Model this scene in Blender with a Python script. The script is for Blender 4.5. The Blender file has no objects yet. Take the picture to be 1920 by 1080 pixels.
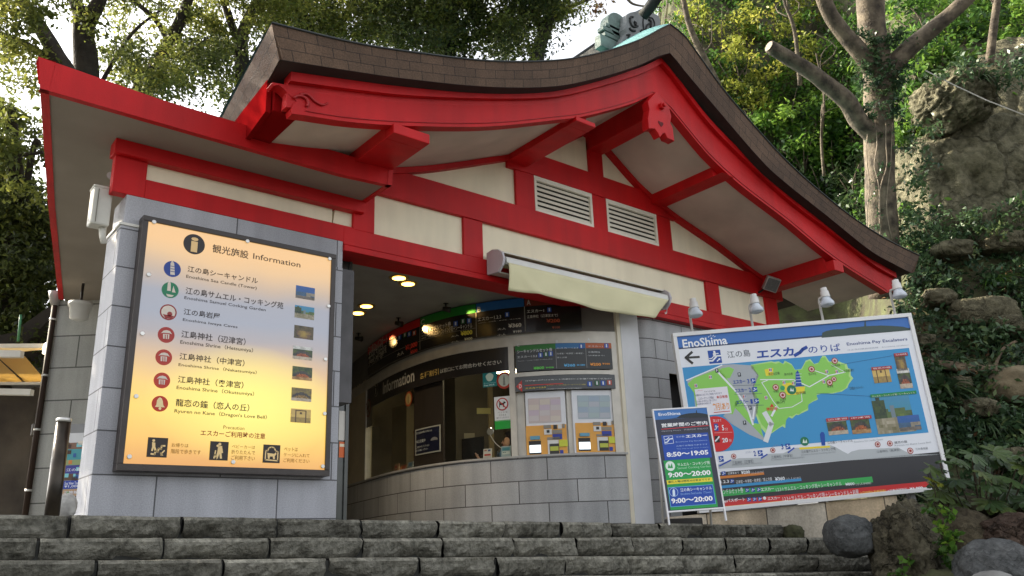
import bpy, bmesh, math, random
import numpy as np
from mathutils import Vector, Matrix, noise
R = math.radians
S = bpy.context.scene
COL = S.collection
V3 = Vector
# ------------------------------------------------------------------ camera
FPX = 1547.0                                   # focal length in pixels of the 1920 px wide frame
CR = V3((.77835826, -.62676362, -.03641128))   # camera right
CD = V3((.163492, .25834803, -.95211694))      # camera down
CF = V3((.60615904, .73513513, .30355816))     # camera forward
cam_d = bpy.data.cameras.new('camera'); cam = bpy.data.objects.new('camera', cam_d); COL.objects.link(cam)
cam_d.sensor_width = 36; cam_d.lens = 36 * FPX / 1920; cam_d.clip_start = .05; cam_d.clip_end = 2000
cam.matrix_world = Matrix(((CR.x, -CD.x, -CF.x, 0), (CR.y, -CD.y, -CF.y, 0), (CR.z, -CD.z, -CF.z, 0), (0, 0, 0, 1)))
S.camera = cam
# ------------------------------------------------------------------ light
FW = V3((CF.x, CF.y, 0)).normalized(); RT = V3((FW.y, -FW.x, 0))
SUN_AZ, SUN_EL = R(-70), R(34)                 # measured from the view direction, left is negative
sd = (FW * math.cos(SUN_AZ) + RT * math.sin(SUN_AZ)) * math.cos(SUN_EL) + V3((0, 0, math.sin(SUN_EL)))
W = bpy.data.worlds.new('World'); S.world = W; W.use_nodes = True
wn, wl = W.node_tree.nodes, W.node_tree.links
sky = wn.new('ShaderNodeTexSky'); sky.sky_type = 'NISHITA'; sky.sun_disc = False
sky.sun_elevation = SUN_EL; sky.sun_rotation = math.atan2(sd.x, sd.y)
sky.air_density = 1.0; sky.dust_density = 4.0; sky.ozone_density = 1.0
hs = wn.new('ShaderNodeHueSaturation'); hs.inputs['Saturation'].default_value = .20
wl.new(sky.outputs[0], hs.inputs['Color'])
wl.new(hs.outputs[0], wn['Background'].inputs['Color']); wn['Background'].inputs['Strength'].default_value = .15
sun_d = bpy.data.lights.new('sun', 'SUN'); sun_d.energy = 3.8; sun_d.angle = R(.5); sun_d.color = (1, .88, .68)
sun = bpy.data.objects.new('sun', sun_d); COL.objects.link(sun)
sun.rotation_euler = sd.to_track_quat('Z', 'Y').to_euler()
S.view_settings.view_transform = 'Standard'; S.view_settings.look = 'None'
S.view_settings.exposure = 1.6; S.view_settings.gamma = 1
# ------------------------------------------------------------------ helpers: pixels of the photo to points
def ray(x, y): return CR * ((x - 960) / FPX) + CD * ((y - 540) / FPX) + CF
def onY(x, y, Y): r = ray(x, y); return r * (Y / r.y)
def onX(x, y, X): r = ray(x, y); return r * (X / r.x)
def onZ(x, y, Z): r = ray(x, y); return r * (Z / r.z)
def at(x, y, d): return ray(x, y) * d          # d = depth along the view axis
def tag(o, label=None, cat=None, group=None, kind=None):
    if label: o['label'] = label
    if cat: o['category'] = cat
    if group: o['group'] = group
    if kind: o['kind'] = kind
    return o
def thing(name, loc, label, cat, group=None):
    o = bpy.data.objects.new(name, None); COL.objects.link(o); o.location = loc; o.empty_display_size = .2
    return tag(o, label, cat, group)
def link(name, me, parent=None):
    o = bpy.data.objects.new(name, me); COL.objects.link(o)
    if parent:
        o.parent = parent
        off = parent.location.copy()
        p = parent.parent
        while p: off += p.location; p = p.parent
        me.transform(Matrix.Translation(-off))
    return o
# ------------------------------------------------------------------ materials
MATS = {}
def newmat(name):
    m = bpy.data.materials.new(name); m.use_nodes = True; MATS[name] = m
    return m, m.node_tree.nodes, m.node_tree.links, m.node_tree.nodes['Principled BSDF']
def mat(name, col, rough=.6, var=.15, scale=3., bump=0., bscale=40., metal=0., spec=.5, col2=None, detail=6, streak=None):
    if name in MATS: return MATS[name]
    m, N, L, b = newmat(name)
    b.inputs['Roughness'].default_value = rough; b.inputs['Metallic'].default_value = metal
    b.inputs['Specular IOR Level'].default_value = spec
    tc = N.new('ShaderNodeTexCoord')
    nz = N.new('ShaderNodeTexNoise'); nz.inputs['Scale'].default_value = scale; nz.inputs['Detail'].default_value = detail
    L.new(tc.outputs['Object'], nz.inputs['Vector'])
    rp = N.new('ShaderNodeValToRGB'); c = Vector(col)
    lo = c * (1 - var); hi = (Vector(col2) if col2 else c * (1 + var))
    rp.color_ramp.elements[0].position = .33; rp.color_ramp.elements[0].color = (*lo, 1)
    rp.color_ramp.elements[1].position = .67; rp.color_ramp.elements[1].color = (*hi, 1)
    L.new(nz.outputs['Fac'], rp.inputs[0]); L.new(streaks(N, L, tc, rp.outputs[0], *streak) if streak else rp.outputs[0], b.inputs['Base Color'])
    if bump:
        n2 = N.new('ShaderNodeTexNoise'); n2.inputs['Scale'].default_value = bscale; n2.inputs['Detail'].default_value = 5
        L.new(tc.outputs['Object'], n2.inputs['Vector'])
        bp = N.new('ShaderNodeBump'); bp.inputs['Strength'].default_value = bump; bp.inputs['Distance'].default_value = .02
        L.new(n2.outputs['Fac'], bp.inputs['Height']); L.new(bp.outputs[0], b.inputs['Normal'])
    return m
def streaks(N, L, tc, a, lo, hi, sx=5., sz=.45):
    mp = N.new('ShaderNodeMapping'); mp.inputs['Scale'].default_value = (sx, sx, sz); L.new(tc.outputs['Object'], mp.inputs['Vector'])
    n = N.new('ShaderNodeTexNoise'); n.inputs['Scale'].default_value = 1.; n.inputs['Detail'].default_value = 6; L.new(mp.outputs[0], n.inputs['Vector'])
    r = N.new('ShaderNodeMapRange'); r.inputs[1].default_value = .35; r.inputs[2].default_value = .62; r.inputs[3].default_value = lo; r.inputs[4].default_value = hi; L.new(n.outputs['Fac'], r.inputs[0])
    x = N.new('ShaderNodeMix'); x.data_type = 'RGBA'; x.blend_type = 'MULTIPLY'; x.inputs[0].default_value = 1; L.new(a, x.inputs[6]); L.new(r.outputs[0], x.inputs[7]); return x.outputs[2]
def brick(name, c1, c2, mortar, bw, rh, ms, rough=.7, speck=.12, sscale=90., stain=.2, bump=.25, off=.5):
    m, N, L, b = newmat(name); b.inputs['Roughness'].default_value = rough
    uv = N.new('ShaderNodeUVMap'); tc = N.new('ShaderNodeTexCoord')
    t = N.new('ShaderNodeTexBrick'); t.offset = off
    for k, v in (('Color1', (*c1, 1)), ('Color2', (*c2, 1)), ('Mortar', (*mortar, 1)), ('Scale', 1.), ('Mortar Size', ms), ('Brick Width', bw), ('Row Height', rh), ('Mortar Smooth', .1)):
        t.inputs[k].default_value = v
    L.new(uv.outputs[0], t.inputs['Vector'])
    def mul(a, sc, lo, hi, det=4):
        n = N.new('ShaderNodeTexNoise'); n.inputs['Scale'].default_value = sc; n.inputs['Detail'].default_value = det
        L.new(tc.outputs['Object'], n.inputs['Vector'])
        r = N.new('ShaderNodeMapRange'); r.inputs[1].default_value = .3; r.inputs[2].default_value = .7
        r.inputs[3].default_value = lo; r.inputs[4].default_value = hi; L.new(n.outputs['Fac'], r.inputs[0])
        x = N.new('ShaderNodeMix'); x.data_type = 'RGBA'; x.blend_type = 'MULTIPLY'; x.inputs[0].default_value = 1
        L.new(a, x.inputs[6]); L.new(r.outputs[0], x.inputs[7]); return x.outputs[2], n
    a, n1 = mul(t.outputs['Color'], sscale, 1 - speck, 1 + speck)
    a, n2 = mul(a, 1.3, 1 - stain, 1 + stain * .6, 8)
    a = streaks(N, L, tc, a, .86, 1.05)
    L.new(a, b.inputs['Base Color'])
    ad = N.new('ShaderNodeMath'); ad.operation = 'MULTIPLY_ADD'; ad.inputs[1].default_value = -1.5
    L.new(t.outputs['Fac'], ad.inputs[0]); L.new(n1.outputs['Fac'], ad.inputs[2])
    bp = N.new('ShaderNodeBump'); bp.inputs['Strength'].default_value = bump; bp.inputs['Distance'].default_value = .01
    L.new(ad.outputs[0], bp.inputs['Height']); L.new(bp.outputs[0], b.inputs['Normal'])
    return m
def emit(name, col, s):
    if name in MATS: return MATS[name]
    m, N, L, b = newmat(name); b.inputs['Base Color'].default_value = (*[c * .5 for c in col], 1)
    b.inputs['Emission Color'].default_value = (*col, 1); b.inputs['Emission Strength'].default_value = s
    return m
def srgb(h):
    return tuple(((int(h[i:i+2], 16) / 255) ** 2.2) for i in (0, 2, 4))
def ink(h, rough=.45):
    n = 'ink_' + h
    if n in MATS: return MATS[n]
    m, N, L, b = newmat(n); b.inputs['Base Color'].default_value = (*srgb(h), 1); b.inputs['Roughness'].default_value = rough
    return m
def leafmat(name, stops, trans=.45, rough=.45):
    m, N, L, b = newmat(name)
    at_ = N.new('ShaderNodeAttribute'); at_.attribute_name = 'tint'
    rp = N.new('ShaderNodeValToRGB'); e = rp.color_ramp.elements
    e[0].color = (*stops[0], 1); e[1].color = (*stops[-1], 1)
    for k, s in enumerate(stops[1:-1]): x = e.new((k + 1) / (len(stops) - 1)); x.color = (*s, 1)
    L.new(at_.outputs['Fac'], rp.inputs[0]); L.new(rp.outputs[0], b.inputs['Base Color'])
    b.inputs['Roughness'].default_value = rough; b.inputs['Specular IOR Level'].default_value = .35
    tr = N.new('ShaderNodeBsdfTranslucent'); g = N.new('ShaderNodeGamma'); g.inputs[1].default_value = .8
    L.new(rp.outputs[0], g.inputs[0]); L.new(g.outputs[0], tr.inputs['Color'])
    mx = N.new('ShaderNodeMixShader'); mx.inputs[0].default_value = trans
    L.new(b.outputs[0], mx.inputs[1]); L.new(tr.outputs[0], mx.inputs[2]); L.new(mx.outputs[0], N['Material Output'].inputs[0])
    return m
RED = mat('red_paint', (.52, .0065, .0085), .5, .14, 1.1, .25, 130, spec=.28, streak=(.88, 1.04))
CREAM = mat('cream_stucco', (.88, .80, .60), .8, .05, 1.2, .25, 160, streak=(.92, 1.02, 4., .6))
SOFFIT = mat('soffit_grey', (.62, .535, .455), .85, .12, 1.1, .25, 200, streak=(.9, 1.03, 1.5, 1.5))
WHITE = mat('white_paint', (.78, .77, .72), .45, .04, 4)
OFFW = mat('offwhite_metal', (.70, .69, .63), .4, .06, 5)
LOUVRE = mat('louvre_cream', (.78, .74, .62), .5, .05, 5)
DARK = mat('dark_gap', (.012, .011, .010), .8, .2, 5)
BLACK = mat('black_frame', (.035, .026, .022), .4, .2, 4, .1, 60)
METAL = mat('brushed_metal', (.62, .61, .58), .35, .08, 8, metal=.7)
ALU = mat('aluminium_frame', (.55, .52, .46), .45, .08, 6, metal=.25)
STONEW = brick('wall_stone', (.44, .445, .475), (.36, .365, .395), (.10, .10, .105), 1.16, .385, .007, speck=.16, stain=.10)
STONEC = brick('counter_stone', (.46, .465, .465), (.38, .385, .39), (.085, .08, .075), .80, .30, .007, speck=.14, stain=.12)
STONEB = brick('back_stone', (.40, .40, .37), (.36, .36, .335), (.10, .10, .09), 1.0, .50, .010, speck=.12, stain=.15)
SHINGLE = brick('bark_shingle', (.128, .076, .046), (.094, .056, .034), (.034, .021, .014), .30, .153, .005, rough=.8, speck=.25, sscale=60, stain=.28, bump=.8)
COPPER = brick('copper_tile', (.12, .31, .32), (.155, .345, .34), (.05, .15, .16), .9, .17, .012, rough=.6, speck=.1, stain=.2, bump=.8)
VERD = mat('verdigris', (.12, .175, .155), .6, .3, 5, .3, 30)
VGREY = mat('ornament_grey', (.17, .178, .178), .6, .25, 6, .4, 30)
MORTAR = mat('mortar', (.03, .03, .026), .9, .3, 8)
def rockmat(name, lo, hi, crk, sc=1., tone=False):
    m, N, L, b = newmat(name); b.inputs['Roughness'].default_value = .9; b.inputs['Specular IOR Level'].default_value = .2
    tc = N.new('ShaderNodeTexCoord')
    def nz(s_, d, src=None):
        n = N.new('ShaderNodeTexNoise'); n.inputs['Scale'].default_value = s_ * sc; n.inputs['Detail'].default_value = d; n.inputs['Roughness'].default_value = .65; L.new(src or tc.outputs['Object'], n.inputs['Vector']); return n
    a, c, g = nz(1.1, 10), nz(7, 10), nz(1.7, 4)
    vm = N.new('ShaderNodeVectorMath'); vm.operation = 'MULTIPLY_ADD'; vm.inputs[1].default_value = (.5, .5, .5); L.new(g.outputs['Color'], vm.inputs[0]); L.new(tc.outputs['Object'], vm.inputs[2])
    vo = N.new('ShaderNodeTexVoronoi'); vo.feature = 'DISTANCE_TO_EDGE'; vo.inputs['Scale'].default_value = .9 * sc; L.new(vm.outputs[0], vo.inputs['Vector'])
    ck = N.new('ShaderNodeMapRange'); ck.inputs[1].default_value = 0; ck.inputs[2].default_value = .05; ck.inputs[3].default_value = crk; ck.inputs[4].default_value = 1; L.new(vo.outputs['Distance'], ck.inputs[0])
    ad = N.new('ShaderNodeMath'); ad.operation = 'MULTIPLY_ADD'; ad.inputs[1].default_value = .55; L.new(c.outputs['Fac'], ad.inputs[0])
    h = N.new('ShaderNodeMath'); h.operation = 'MULTIPLY'; h.inputs[1].default_value = .45; L.new(a.outputs['Fac'], h.inputs[0]); L.new(h.outputs[0], ad.inputs[2])
    rp = N.new('ShaderNodeValToRGB'); e = rp.color_ramp.elements; e[0].position = .36; e[0].color = (*lo, 1); e[1].position = .66; e[1].color = (*hi, 1); x = e.new(.5); x.color = (*[(p + q) * .45 for p, q in zip(lo, hi)], 1)
    L.new(ad.outputs[0], rp.inputs[0]); mx = N.new('ShaderNodeMix'); mx.data_type = 'RGBA'; mx.blend_type = 'MULTIPLY'; mx.inputs[0].default_value = 1
    L.new(rp.outputs[0], mx.inputs[6]); L.new(ck.outputs[0], mx.inputs[7]); L.new(mx.outputs[2], b.inputs['Base Color'])
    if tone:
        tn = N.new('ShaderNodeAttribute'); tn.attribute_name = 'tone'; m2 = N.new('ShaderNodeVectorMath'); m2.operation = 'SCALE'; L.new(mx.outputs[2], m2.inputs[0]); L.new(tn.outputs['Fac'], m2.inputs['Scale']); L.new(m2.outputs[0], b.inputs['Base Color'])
    hh = N.new('ShaderNodeMath'); hh.operation = 'MULTIPLY'; L.new(ad.outputs[0], hh.inputs[0]); L.new(ck.outputs[0], hh.inputs[1])
    bp = N.new('ShaderNodeBump'); bp.inputs['Strength'].default_value = .9; bp.inputs['Distance'].default_value = .22 / sc; L.new(hh.outputs[0], bp.inputs['Height']); L.new(bp.outputs[0], b.inputs['Normal']); return m
ROCK = rockmat('cliff_rock', (.036, .036, .019), (.26, .238, .155), .58)
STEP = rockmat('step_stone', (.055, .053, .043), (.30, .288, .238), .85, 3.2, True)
BARK = mat('bark', (.075, .056, .038), .9, .55, 5, 1., 22, col2=(.17, .135, .092), detail=10)
BARKD = mat('dark_bark', (.035, .026, .02), .9, .4, 5, .8, 25)
SOIL = mat('soil', (.062, .047, .028), .95, .5, 2.2, 1., 14, col2=(.07, .08, .028), detail=10)
PAVE = mat('pave_stone', (.13, .13, .12), .85, .3, 3, .4, 30)
# ------------------------------------------------------------------ mesh builder
class MB:
    def __init__(s): s.bm = bmesh.new(); s.uv = s.bm.loops.layers.uv.new('UVMap'); s.dl = s.bm.faces.layers.int.new('uvd')
    def face(s, pts, mi=0, uvs=None, smooth=False):
        f = s.bm.faces.new([s.bm.verts.new(p) for p in pts]); f.material_index = mi; f.smooth = smooth
        if uvs:
            for l, u in zip(f.loops, uvs): l[s.uv].uv = u
            f[s.dl] = 1
        return f
    def box(s, a, b, mi=0):
        x0, x1 = sorted((a[0], b[0])); y0, y1 = sorted((a[1], b[1])); z0, z1 = sorted((a[2], b[2]))
        s.prism([(x0, y0, z0), (x1, y0, z0), (x1, y0, z1), (x0, y0, z1)], (0, y1 - y0, 0), mi)
        return s
    def prism(s, pts, ext, mi=0, mis=None):
        e = V3(ext); A = [s.bm.verts.new(V3(p)) for p in pts]; B = [s.bm.verts.new(V3(p) + e) for p in pts]; n = len(A)
        fs = [s.bm.faces.new(A), s.bm.faces.new(B[::-1])]
        for i in range(n): fs.append(s.bm.faces.new((A[i], B[i], B[(i+1) % n], A[(i+1) % n])))
        for f in fs: f.material_index = mi
        if mis is not None:
            for f in fs[2:]: f.material_index = mis
        return s
    def grid(s, rows, mi=0, uvf=None, smooth=True, close=False):
        Vs = [[s.bm.verts.new(p) for p in r] for r in rows]
        for i in range(len(Vs) - 1):
            n = len(Vs[i])
            for j in range(n if close else n - 1):
                k = (j + 1) % n
                f = s.bm.faces.new((Vs[i][j], Vs[i][k], Vs[i+1][k], Vs[i+1][j])); f.material_index = mi; f.smooth = smooth
                if uvf:
                    for l, (a, b) in zip(f.loops, ((i, j), (i, j+1), (i+1, j+1), (i+1, j))): l[s.uv].uv = uvf(a, b)
                    f[s.dl] = 1
        return Vs
    def tube(s, path, rad, n=10, mi=0, cap=True, bumpy=0):
        path = [V3(p) for p in path]; rows = []; m = len(path)
        rads = rad if isinstance(rad, (list, tuple)) else [rad] * m
        up = None
        for i in range(m):
            t = (path[min(i+1, m-1)] - path[max(i-1, 0)]).normalized()
            if up is None: up = t.orthogonal().normalized()
            up = (up - t * up.dot(t)).normalized(); sd_ = t.cross(up)
            row = []
            for k in range(n):
                a = 2 * math.pi * k / n; r = rads[i]
                if bumpy: r *= 1 + bumpy * noise.noise(V3((path[i].x * 2 + math.cos(a) * 1.5, path[i].z * 1.2, math.sin(a) * 1.5)))
                row.append(path[i] + up * (math.cos(a) * r) + sd_ * (math.sin(a) * r))
            rows.append(row)
        Vs = s.grid(rows, mi, close=True)
        if cap: 
            f = s.bm.faces.new(Vs[0][::-1]); f.material_index = mi
            f = s.bm.faces.new(Vs[-1]); f.material_index = mi
        return s
    def disc(s, c, n_, r, mi=0, seg=24, th=0.):
        n_ = V3(n_).normalized(); u = n_.orthogonal().normalized(); v = n_.cross(u)
        p = [V3(c) + u * (math.cos(2*math.pi*k/seg) * r) + v * (math.sin(2*math.pi*k/seg) * r) for k in range(seg)]
        if th: s.prism(p, n_ * -th, mi)
        else: s.face(p, mi)
        return s
    def build(s, name, mats, parent=None, bevel=0., fixn=True):
        bm = s.bm
        if fixn: bmesh.ops.recalc_face_normals(bm, faces=bm.faces[:])
        bm.normal_update()
        for f in bm.faces:
            if f[s.dl]: continue
            n = f.normal
            if abs(n.z) > .75:
                for l in f.loops: l[s.uv].uv = (l.vert.co.x, l.vert.co.y)
            else:
                t = V3((-n.y, n.x, 0)).normalized()
                for l in f.loops: l[s.uv].uv = (l.vert.co.dot(t), l.vert.co.z)
        me = bpy.data.meshes.new(name); bm.to_mesh(me); bm.free()
        for m in (mats if isinstance(mats, (list, tuple)) else [mats]): me.materials.append(m)
        o = link(name, me, parent)
        if bevel:
            b = o.modifiers.new('bevel', 'BEVEL'); b.width = bevel; b.segments = 2; b.limit_method = 'ANGLE'; b.angle_limit = R(40)
        return o
def catmull(P, n=8):
    P = [V3(p) for p in P]; out = []
    for i in range(len(P) - 1):
        a, b, c, d = P[max(i-1, 0)], P[i], P[i+1], P[min(i+2, len(P)-1)]
        for k in range(n):
            t = k / n
            out.append(.5 * ((2*b) + (c-a)*t + (2*a-5*b+4*c-d)*t*t + (3*b-a-3*c+d)*t**3))
    out.append(P[-1]); return out
# ------------------------------------------------------------------ boards: flat or curved printed surfaces
FC = bpy.data.curves.new('glyphs', 'FONT'); FO = bpy.data.objects.new('glyphs', FC)
def glyphs(s, bold=0.):
    FC.body = s; FC.offset = bold; FC.resolution_u = 2
    m = FO.to_mesh()
    v = [(p.co.x, p.co.y) for p in m.vertices]; f = [tuple(p.vertices) for p in m.polygons]
    FO.to_mesh_clear(); return v, f
class Board:
    ls = .0012
    def __init__(s, O, U, Vv):
        s.O = V3(O); s.U = V3(U).normalized(); vv = V3(Vv); s.V = (vv - s.U * vv.dot(s.U)).normalized(); s.N = s.U.cross(s.V)
        if s.N.dot(s.O) > 0: s.N = -s.N
        s.v = []; s.f = []; s.fm = []; s.mats = []
    def px(s, x, y):
        r = ray(x, y); t = s.O.dot(s.N) / r.dot(s.N); p = r * t - s.O
        return p.dot(s.U), p.dot(s.V)
    def xyz(s, u, v, off=0.): return s.O + s.U * u + s.V * v + s.N * off
    def mi(s, m):
        if isinstance(m, str): m = ink(m)
        if m not in s.mats: s.mats.append(m)
        return s.mats.index(m)
    def add(s, pts, faces, m, off):
        k = len(s.v); s.v += [s.xyz(u, v, off) for u, v in pts]; i = s.mi(m)
        for f in faces: s.f.append([a + k for a in f]); s.fm.append(i)
    def uvpoly(s, P, m, layer=1): s.add(P, [tuple(range(len(P)))], m, layer * s.ls)
    def poly(s, P, m, layer=1): s.uvpoly([s.px(*p) for p in P], m, layer)
    def rect(s, x0, y0, x1, y1, m, layer=1):
        a = s.px(x0, y0); b = s.px(x1, y1); s.uvrect(a[0], a[1], b[0], b[1], m, layer)
    def uvrect(s, u0, v0, u1, v1, m, layer=1):
        n = max(1, int(abs(u1 - u0) / .06)) if isinstance(s, Curved) else 1
        for k in range(n):
            a = u0 + (u1 - u0) * k / n; b = u0 + (u1 - u0) * (k + 1) / n
            s.uvpoly([(a, v1), (b, v1), (b, v0), (a, v0)], m, layer)
    def circ(s, x, y, r, m, layer=1, seg=24, sx=1.):
        c = s.px(x, y); k = (s.O.length and (ray(x, y) * 1).length); e = s.px(x, y + r); rr = abs(e[1] - c[1])
        s.uvpoly([(c[0] + math.cos(2*math.pi*i/seg) * rr * sx, c[1] + math.sin(2*math.pi*i/seg) * rr) for i in range(seg)], m, layer)
    def text(s, t, x0, y0, x1, y1, m, bold=0., layer=2, slant=0.):
        a = s.px(x0, y0); b = s.px(x1, y1); s.uvtext(t, a[0], a[1], b[0], b[1], m, bold, layer, slant)
    def uvtext(s, t, u0, v0, u1, v1, m, bold=0., layer=2, slant=0.):
        v, f = glyphs(t, bold); xs = [p[0] for p in v]; ys = [p[1] for p in v]
        if not xs: return
        ax, bx, ay, by = min(xs), max(xs), min(ys), max(ys)
        w = (u1 - u0) / max(bx - ax, 1e-6); h = (v0 - v1) / max(by - ay, 1e-6)
        s.add([(u0 + (p[0] - ax) * w + slant * (p[1] - ay) * h, v1 + (p[1] - ay) * h) for p in v], f, m, layer * s.ls)
    def line(s, P, w, m, layer=2, px=True):
        Q = [V3((*s.px(*p), 0)) if px else V3((*p, 0)) for p in P]
        for a, b in zip(Q[:-1], Q[1:]):
            d = (b - a); n = V3((-d.y, d.x, 0)).normalized() * (w / 2); e = d.normalized() * (w * .3)
            s.uvpoly([((a-n-e).x, (a-n-e).y), ((b-n+e).x, (b-n+e).y), ((b+n+e).x, (b+n+e).y), ((a+n-e).x, (a+n-e).y)], m, layer)
    def build(s, name, parent=None):
        me = bpy.data.meshes.new(name); me.from_pydata(s.v, [], s.f)
        for m in s.mats: me.materials.append(m)
        me.polygons.foreach_set('material_index', s.fm); me.update()
        o = link(name, me, parent); s.v, s.f, s.fm, s.mats = [], [], [], []
        return o
    def slab(s, x0, y0, x1, y1, o0, o1, mb, m=0):   # a real block standing off the board from o0 to o1
        a = s.px(x0, y0); b = s.px(x1, y1)
        mb.prism([s.xyz(a[0], b[1], o1), s.xyz(b[0], b[1], o1), s.xyz(b[0], a[1], o1), s.xyz(a[0], a[1], o1)], s.N * (o0 - o1), m)
PATH = catmull([(7.36, 13.9, 0), (7.02, 12.45, 0), (6.82, 11.45, 0), (6.76, 10.5, 0), (6.86, 9.75, 0), (7.06, 9.3, 0), (7.31, 8.9, 0), (7.68, 8.5, 0), (8.08, 8.22, 0), (8.54, 7.98, 0)], 8)
PS = [0.]
for a_, b_ in zip(PATH[:-1], PATH[1:]): PS.append(PS[-1] + (b_ - a_).length)
def pathat(u):
    u = min(max(u, 0), PS[-1] - 1e-6); k = max(i for i in range(len(PS)) if PS[i] <= u); k = min(k, len(PATH) - 2)
    t = (u - PS[k]) / (PS[k+1] - PS[k]); tg = (PATH[k+1] - PATH[k]).normalized()
    if k + 2 < len(PATH): tg = (tg * (1 - t) + (PATH[k+2] - PATH[k+1]).normalized() * t).normalized()
    return PATH[k].lerp(PATH[k+1], t), V3((tg.y, -tg.x, 0))
class Curved(Board):
    ls = .0035
    def __init__(s, off=0.): s.O = V3((7, 9, 1)); s.off = off; s.v = []; s.f = []; s.fm = []; s.mats = []
    def px(s, x, y):
        r = ray(x, y); best = None
        for k in range(len(PATH) - 1):
            n = pathat(PS[k])[1]; n2 = pathat(PS[k+1])[1]
            a = PATH[k] + n * s.off; b = PATH[k+1] + n2 * s.off; d = b - a
            den = r.x * d.y - r.y * d.x
            if abs(den) < 1e-9: continue
            t = (a.x * d.y - a.y * d.x) / den; q = (a.x * r.y - a.y * r.x) / den
            if -.001 <= q <= 1.001 and t > 0 and (best is None or t < best[0]): best = (t, PS[k] + q * (PS[k+1] - PS[k]), r.z * t)
        if best is None:
            return (PS[-1], onY(x, y, 7.98).z) if x > 1000 else (0., onY(x, y, 13.5).z)
        return best[1], best[2]
    def xyz(s, u, v, off=0.):
        p, n = pathat(u); q = p + n * (s.off + off); return V3((q.x, q.y, v))
    def sheet(s, mb, u0, u1, z0, z1, th, mi=0):      # curved wall strip with thickness th behind the surface
        n = max(2, int((u1 - u0) / .08)); us = [u0 + (u1 - u0) * k / n for k in range(n + 1)]
        rows = [[s.xyz(u, z, o) for u in us] for z, o in ((z0, -th), (z0, 0), (z1, 0), (z1, -th), (z0, -th))]
        zz = (z0, z0, z1, z1, z0)
        mb.grid(rows, mi, lambda i, j: (us[j], zz[i]), smooth=False)
        for k in (0, -1): mb.face([rows[0][k], rows[1][k], rows[2][k], rows[3][k]], mi)
# ------------------------------------------------------------------ ground and stairs
def zpl(x): return .362 - .01796 * x           # the paved forecourt falls a little to the right
def setting(name, mb, m): return tag(mb.build(name, m), kind='structure')
mb = MB()
mb.grid([[(x, y, zpl(max(min(x, 14), -10)) - .012) for x in np.linspace(-30, 30, 31)] for y in (6.5, 8, 12, 20, 60)], uvf=lambda i, j: (j * 2, i * 3))
setting('forecourt', mb, PAVE)
mb = MB(); mb.grid([[(x, y, -1.62) for x in np.linspace(-300, 300, 5)] for y in np.linspace(-300, 300, 5)])
setting('ground', mb, mat('lower_paving', (.055, .055, .05), .9, .3, 2))
rows_px = [(6.40, [128, 340, 522, 681, 823, 948, 1056, 1152, 1241, 1320, 1399], 1469), (6.05, [75, 310, 509, 683, 832, 965, 1083, 1187, 1281, 1363, 1443, 1515], 1563), (5.70, [189, 424, 621, 790, 934, 1062, 1180, 1278, 1375, 1450, 1529], 1632)]
def zstep(k, x): return (.362 - .01796 * x) if k == 0 else (.2017 - .01838 * x) if k == 1 else (.0746 - .02707 * x) if k == 2 else (-.0466 - .0351 * x) if k == 3 else -.0466 - .0351 * 6 - .16 * (k - 3) - .01 * (x - 6)
rs = random.Random(5)
def rough_block(mb, x0, x1, yf, k, tread):
    nx = max(6, int((x1 - x0) / .035)); nz = 8; g = .009; sd0 = rs.random() * 50; tilt = rs.uniform(-.004, .004); dz = rs.uniform(-.004, .003)
    rows = []; yo = rs.uniform(-.012, .012)
    for j in range(nz + 1):
        row = []
        for i in range(nx + 1):
            u = i / nx; v = j / nz; x = x0 + g + (x1 - x0 - 2 * g) * u
            zt = zstep(k, x) + dz + tilt * (u - .5); zb = zstep(k + 1, x) - .03
            z = zb + (zt - zb) * v
            p = V3((x * 3.2 + sd0, z * 5, k * 7.3))
            n = noise.fractal(p, 1.0, 2.2, 5) * .042 + noise.noise(p * 6) * .012 + noise.noise(p * 14) * .006
            under = max(0, .50 - v + .42 * noise.noise(V3((x * 2.6 + sd0, 3, k))) + .15 * noise.noise(V3((x * 9 + sd0, 3, k))))
            y = yf + yo - .02 - n * (.35 if v > .93 else 1) + under ** 1.5 * .26
            if i in (0, nx): y += .045
            if v > .99: y += .012; z += noise.noise(V3((x * 9, sd0, 0))) * .004
            row.append((x, y, z))
        rows.append(row)
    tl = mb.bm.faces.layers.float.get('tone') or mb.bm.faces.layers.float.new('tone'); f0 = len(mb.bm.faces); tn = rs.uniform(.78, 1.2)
    mb.grid(rows, 0, smooth=False)
    back = [(p[0], yf + tread, p[2] + .002) for p in rows[-1]]
    mid = [(p[0], yf + .06, p[2] + .003) for p in rows[-1]]
    mb.grid([rows[-1], mid, back], 0)
    mb.bm.faces.ensure_lookup_table()
    for q, f in enumerate(mb.bm.faces[f0:]): f[tl] = tn * (1.35 if q >= nx * (nz - 1) else .72 if q < nx * 2 else 1.)  # random block tone, worn top lighter, undercut shade painted into the bottom rows
    for e in (0, -1): mb.face([rows[0][e], rows[nz//2][e], rows[-1][e], (rows[-1][e][0], yf + .2, rows[-1][e][2]), (rows[0][e][0], yf + .2, rows[0][e][2])])
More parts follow.
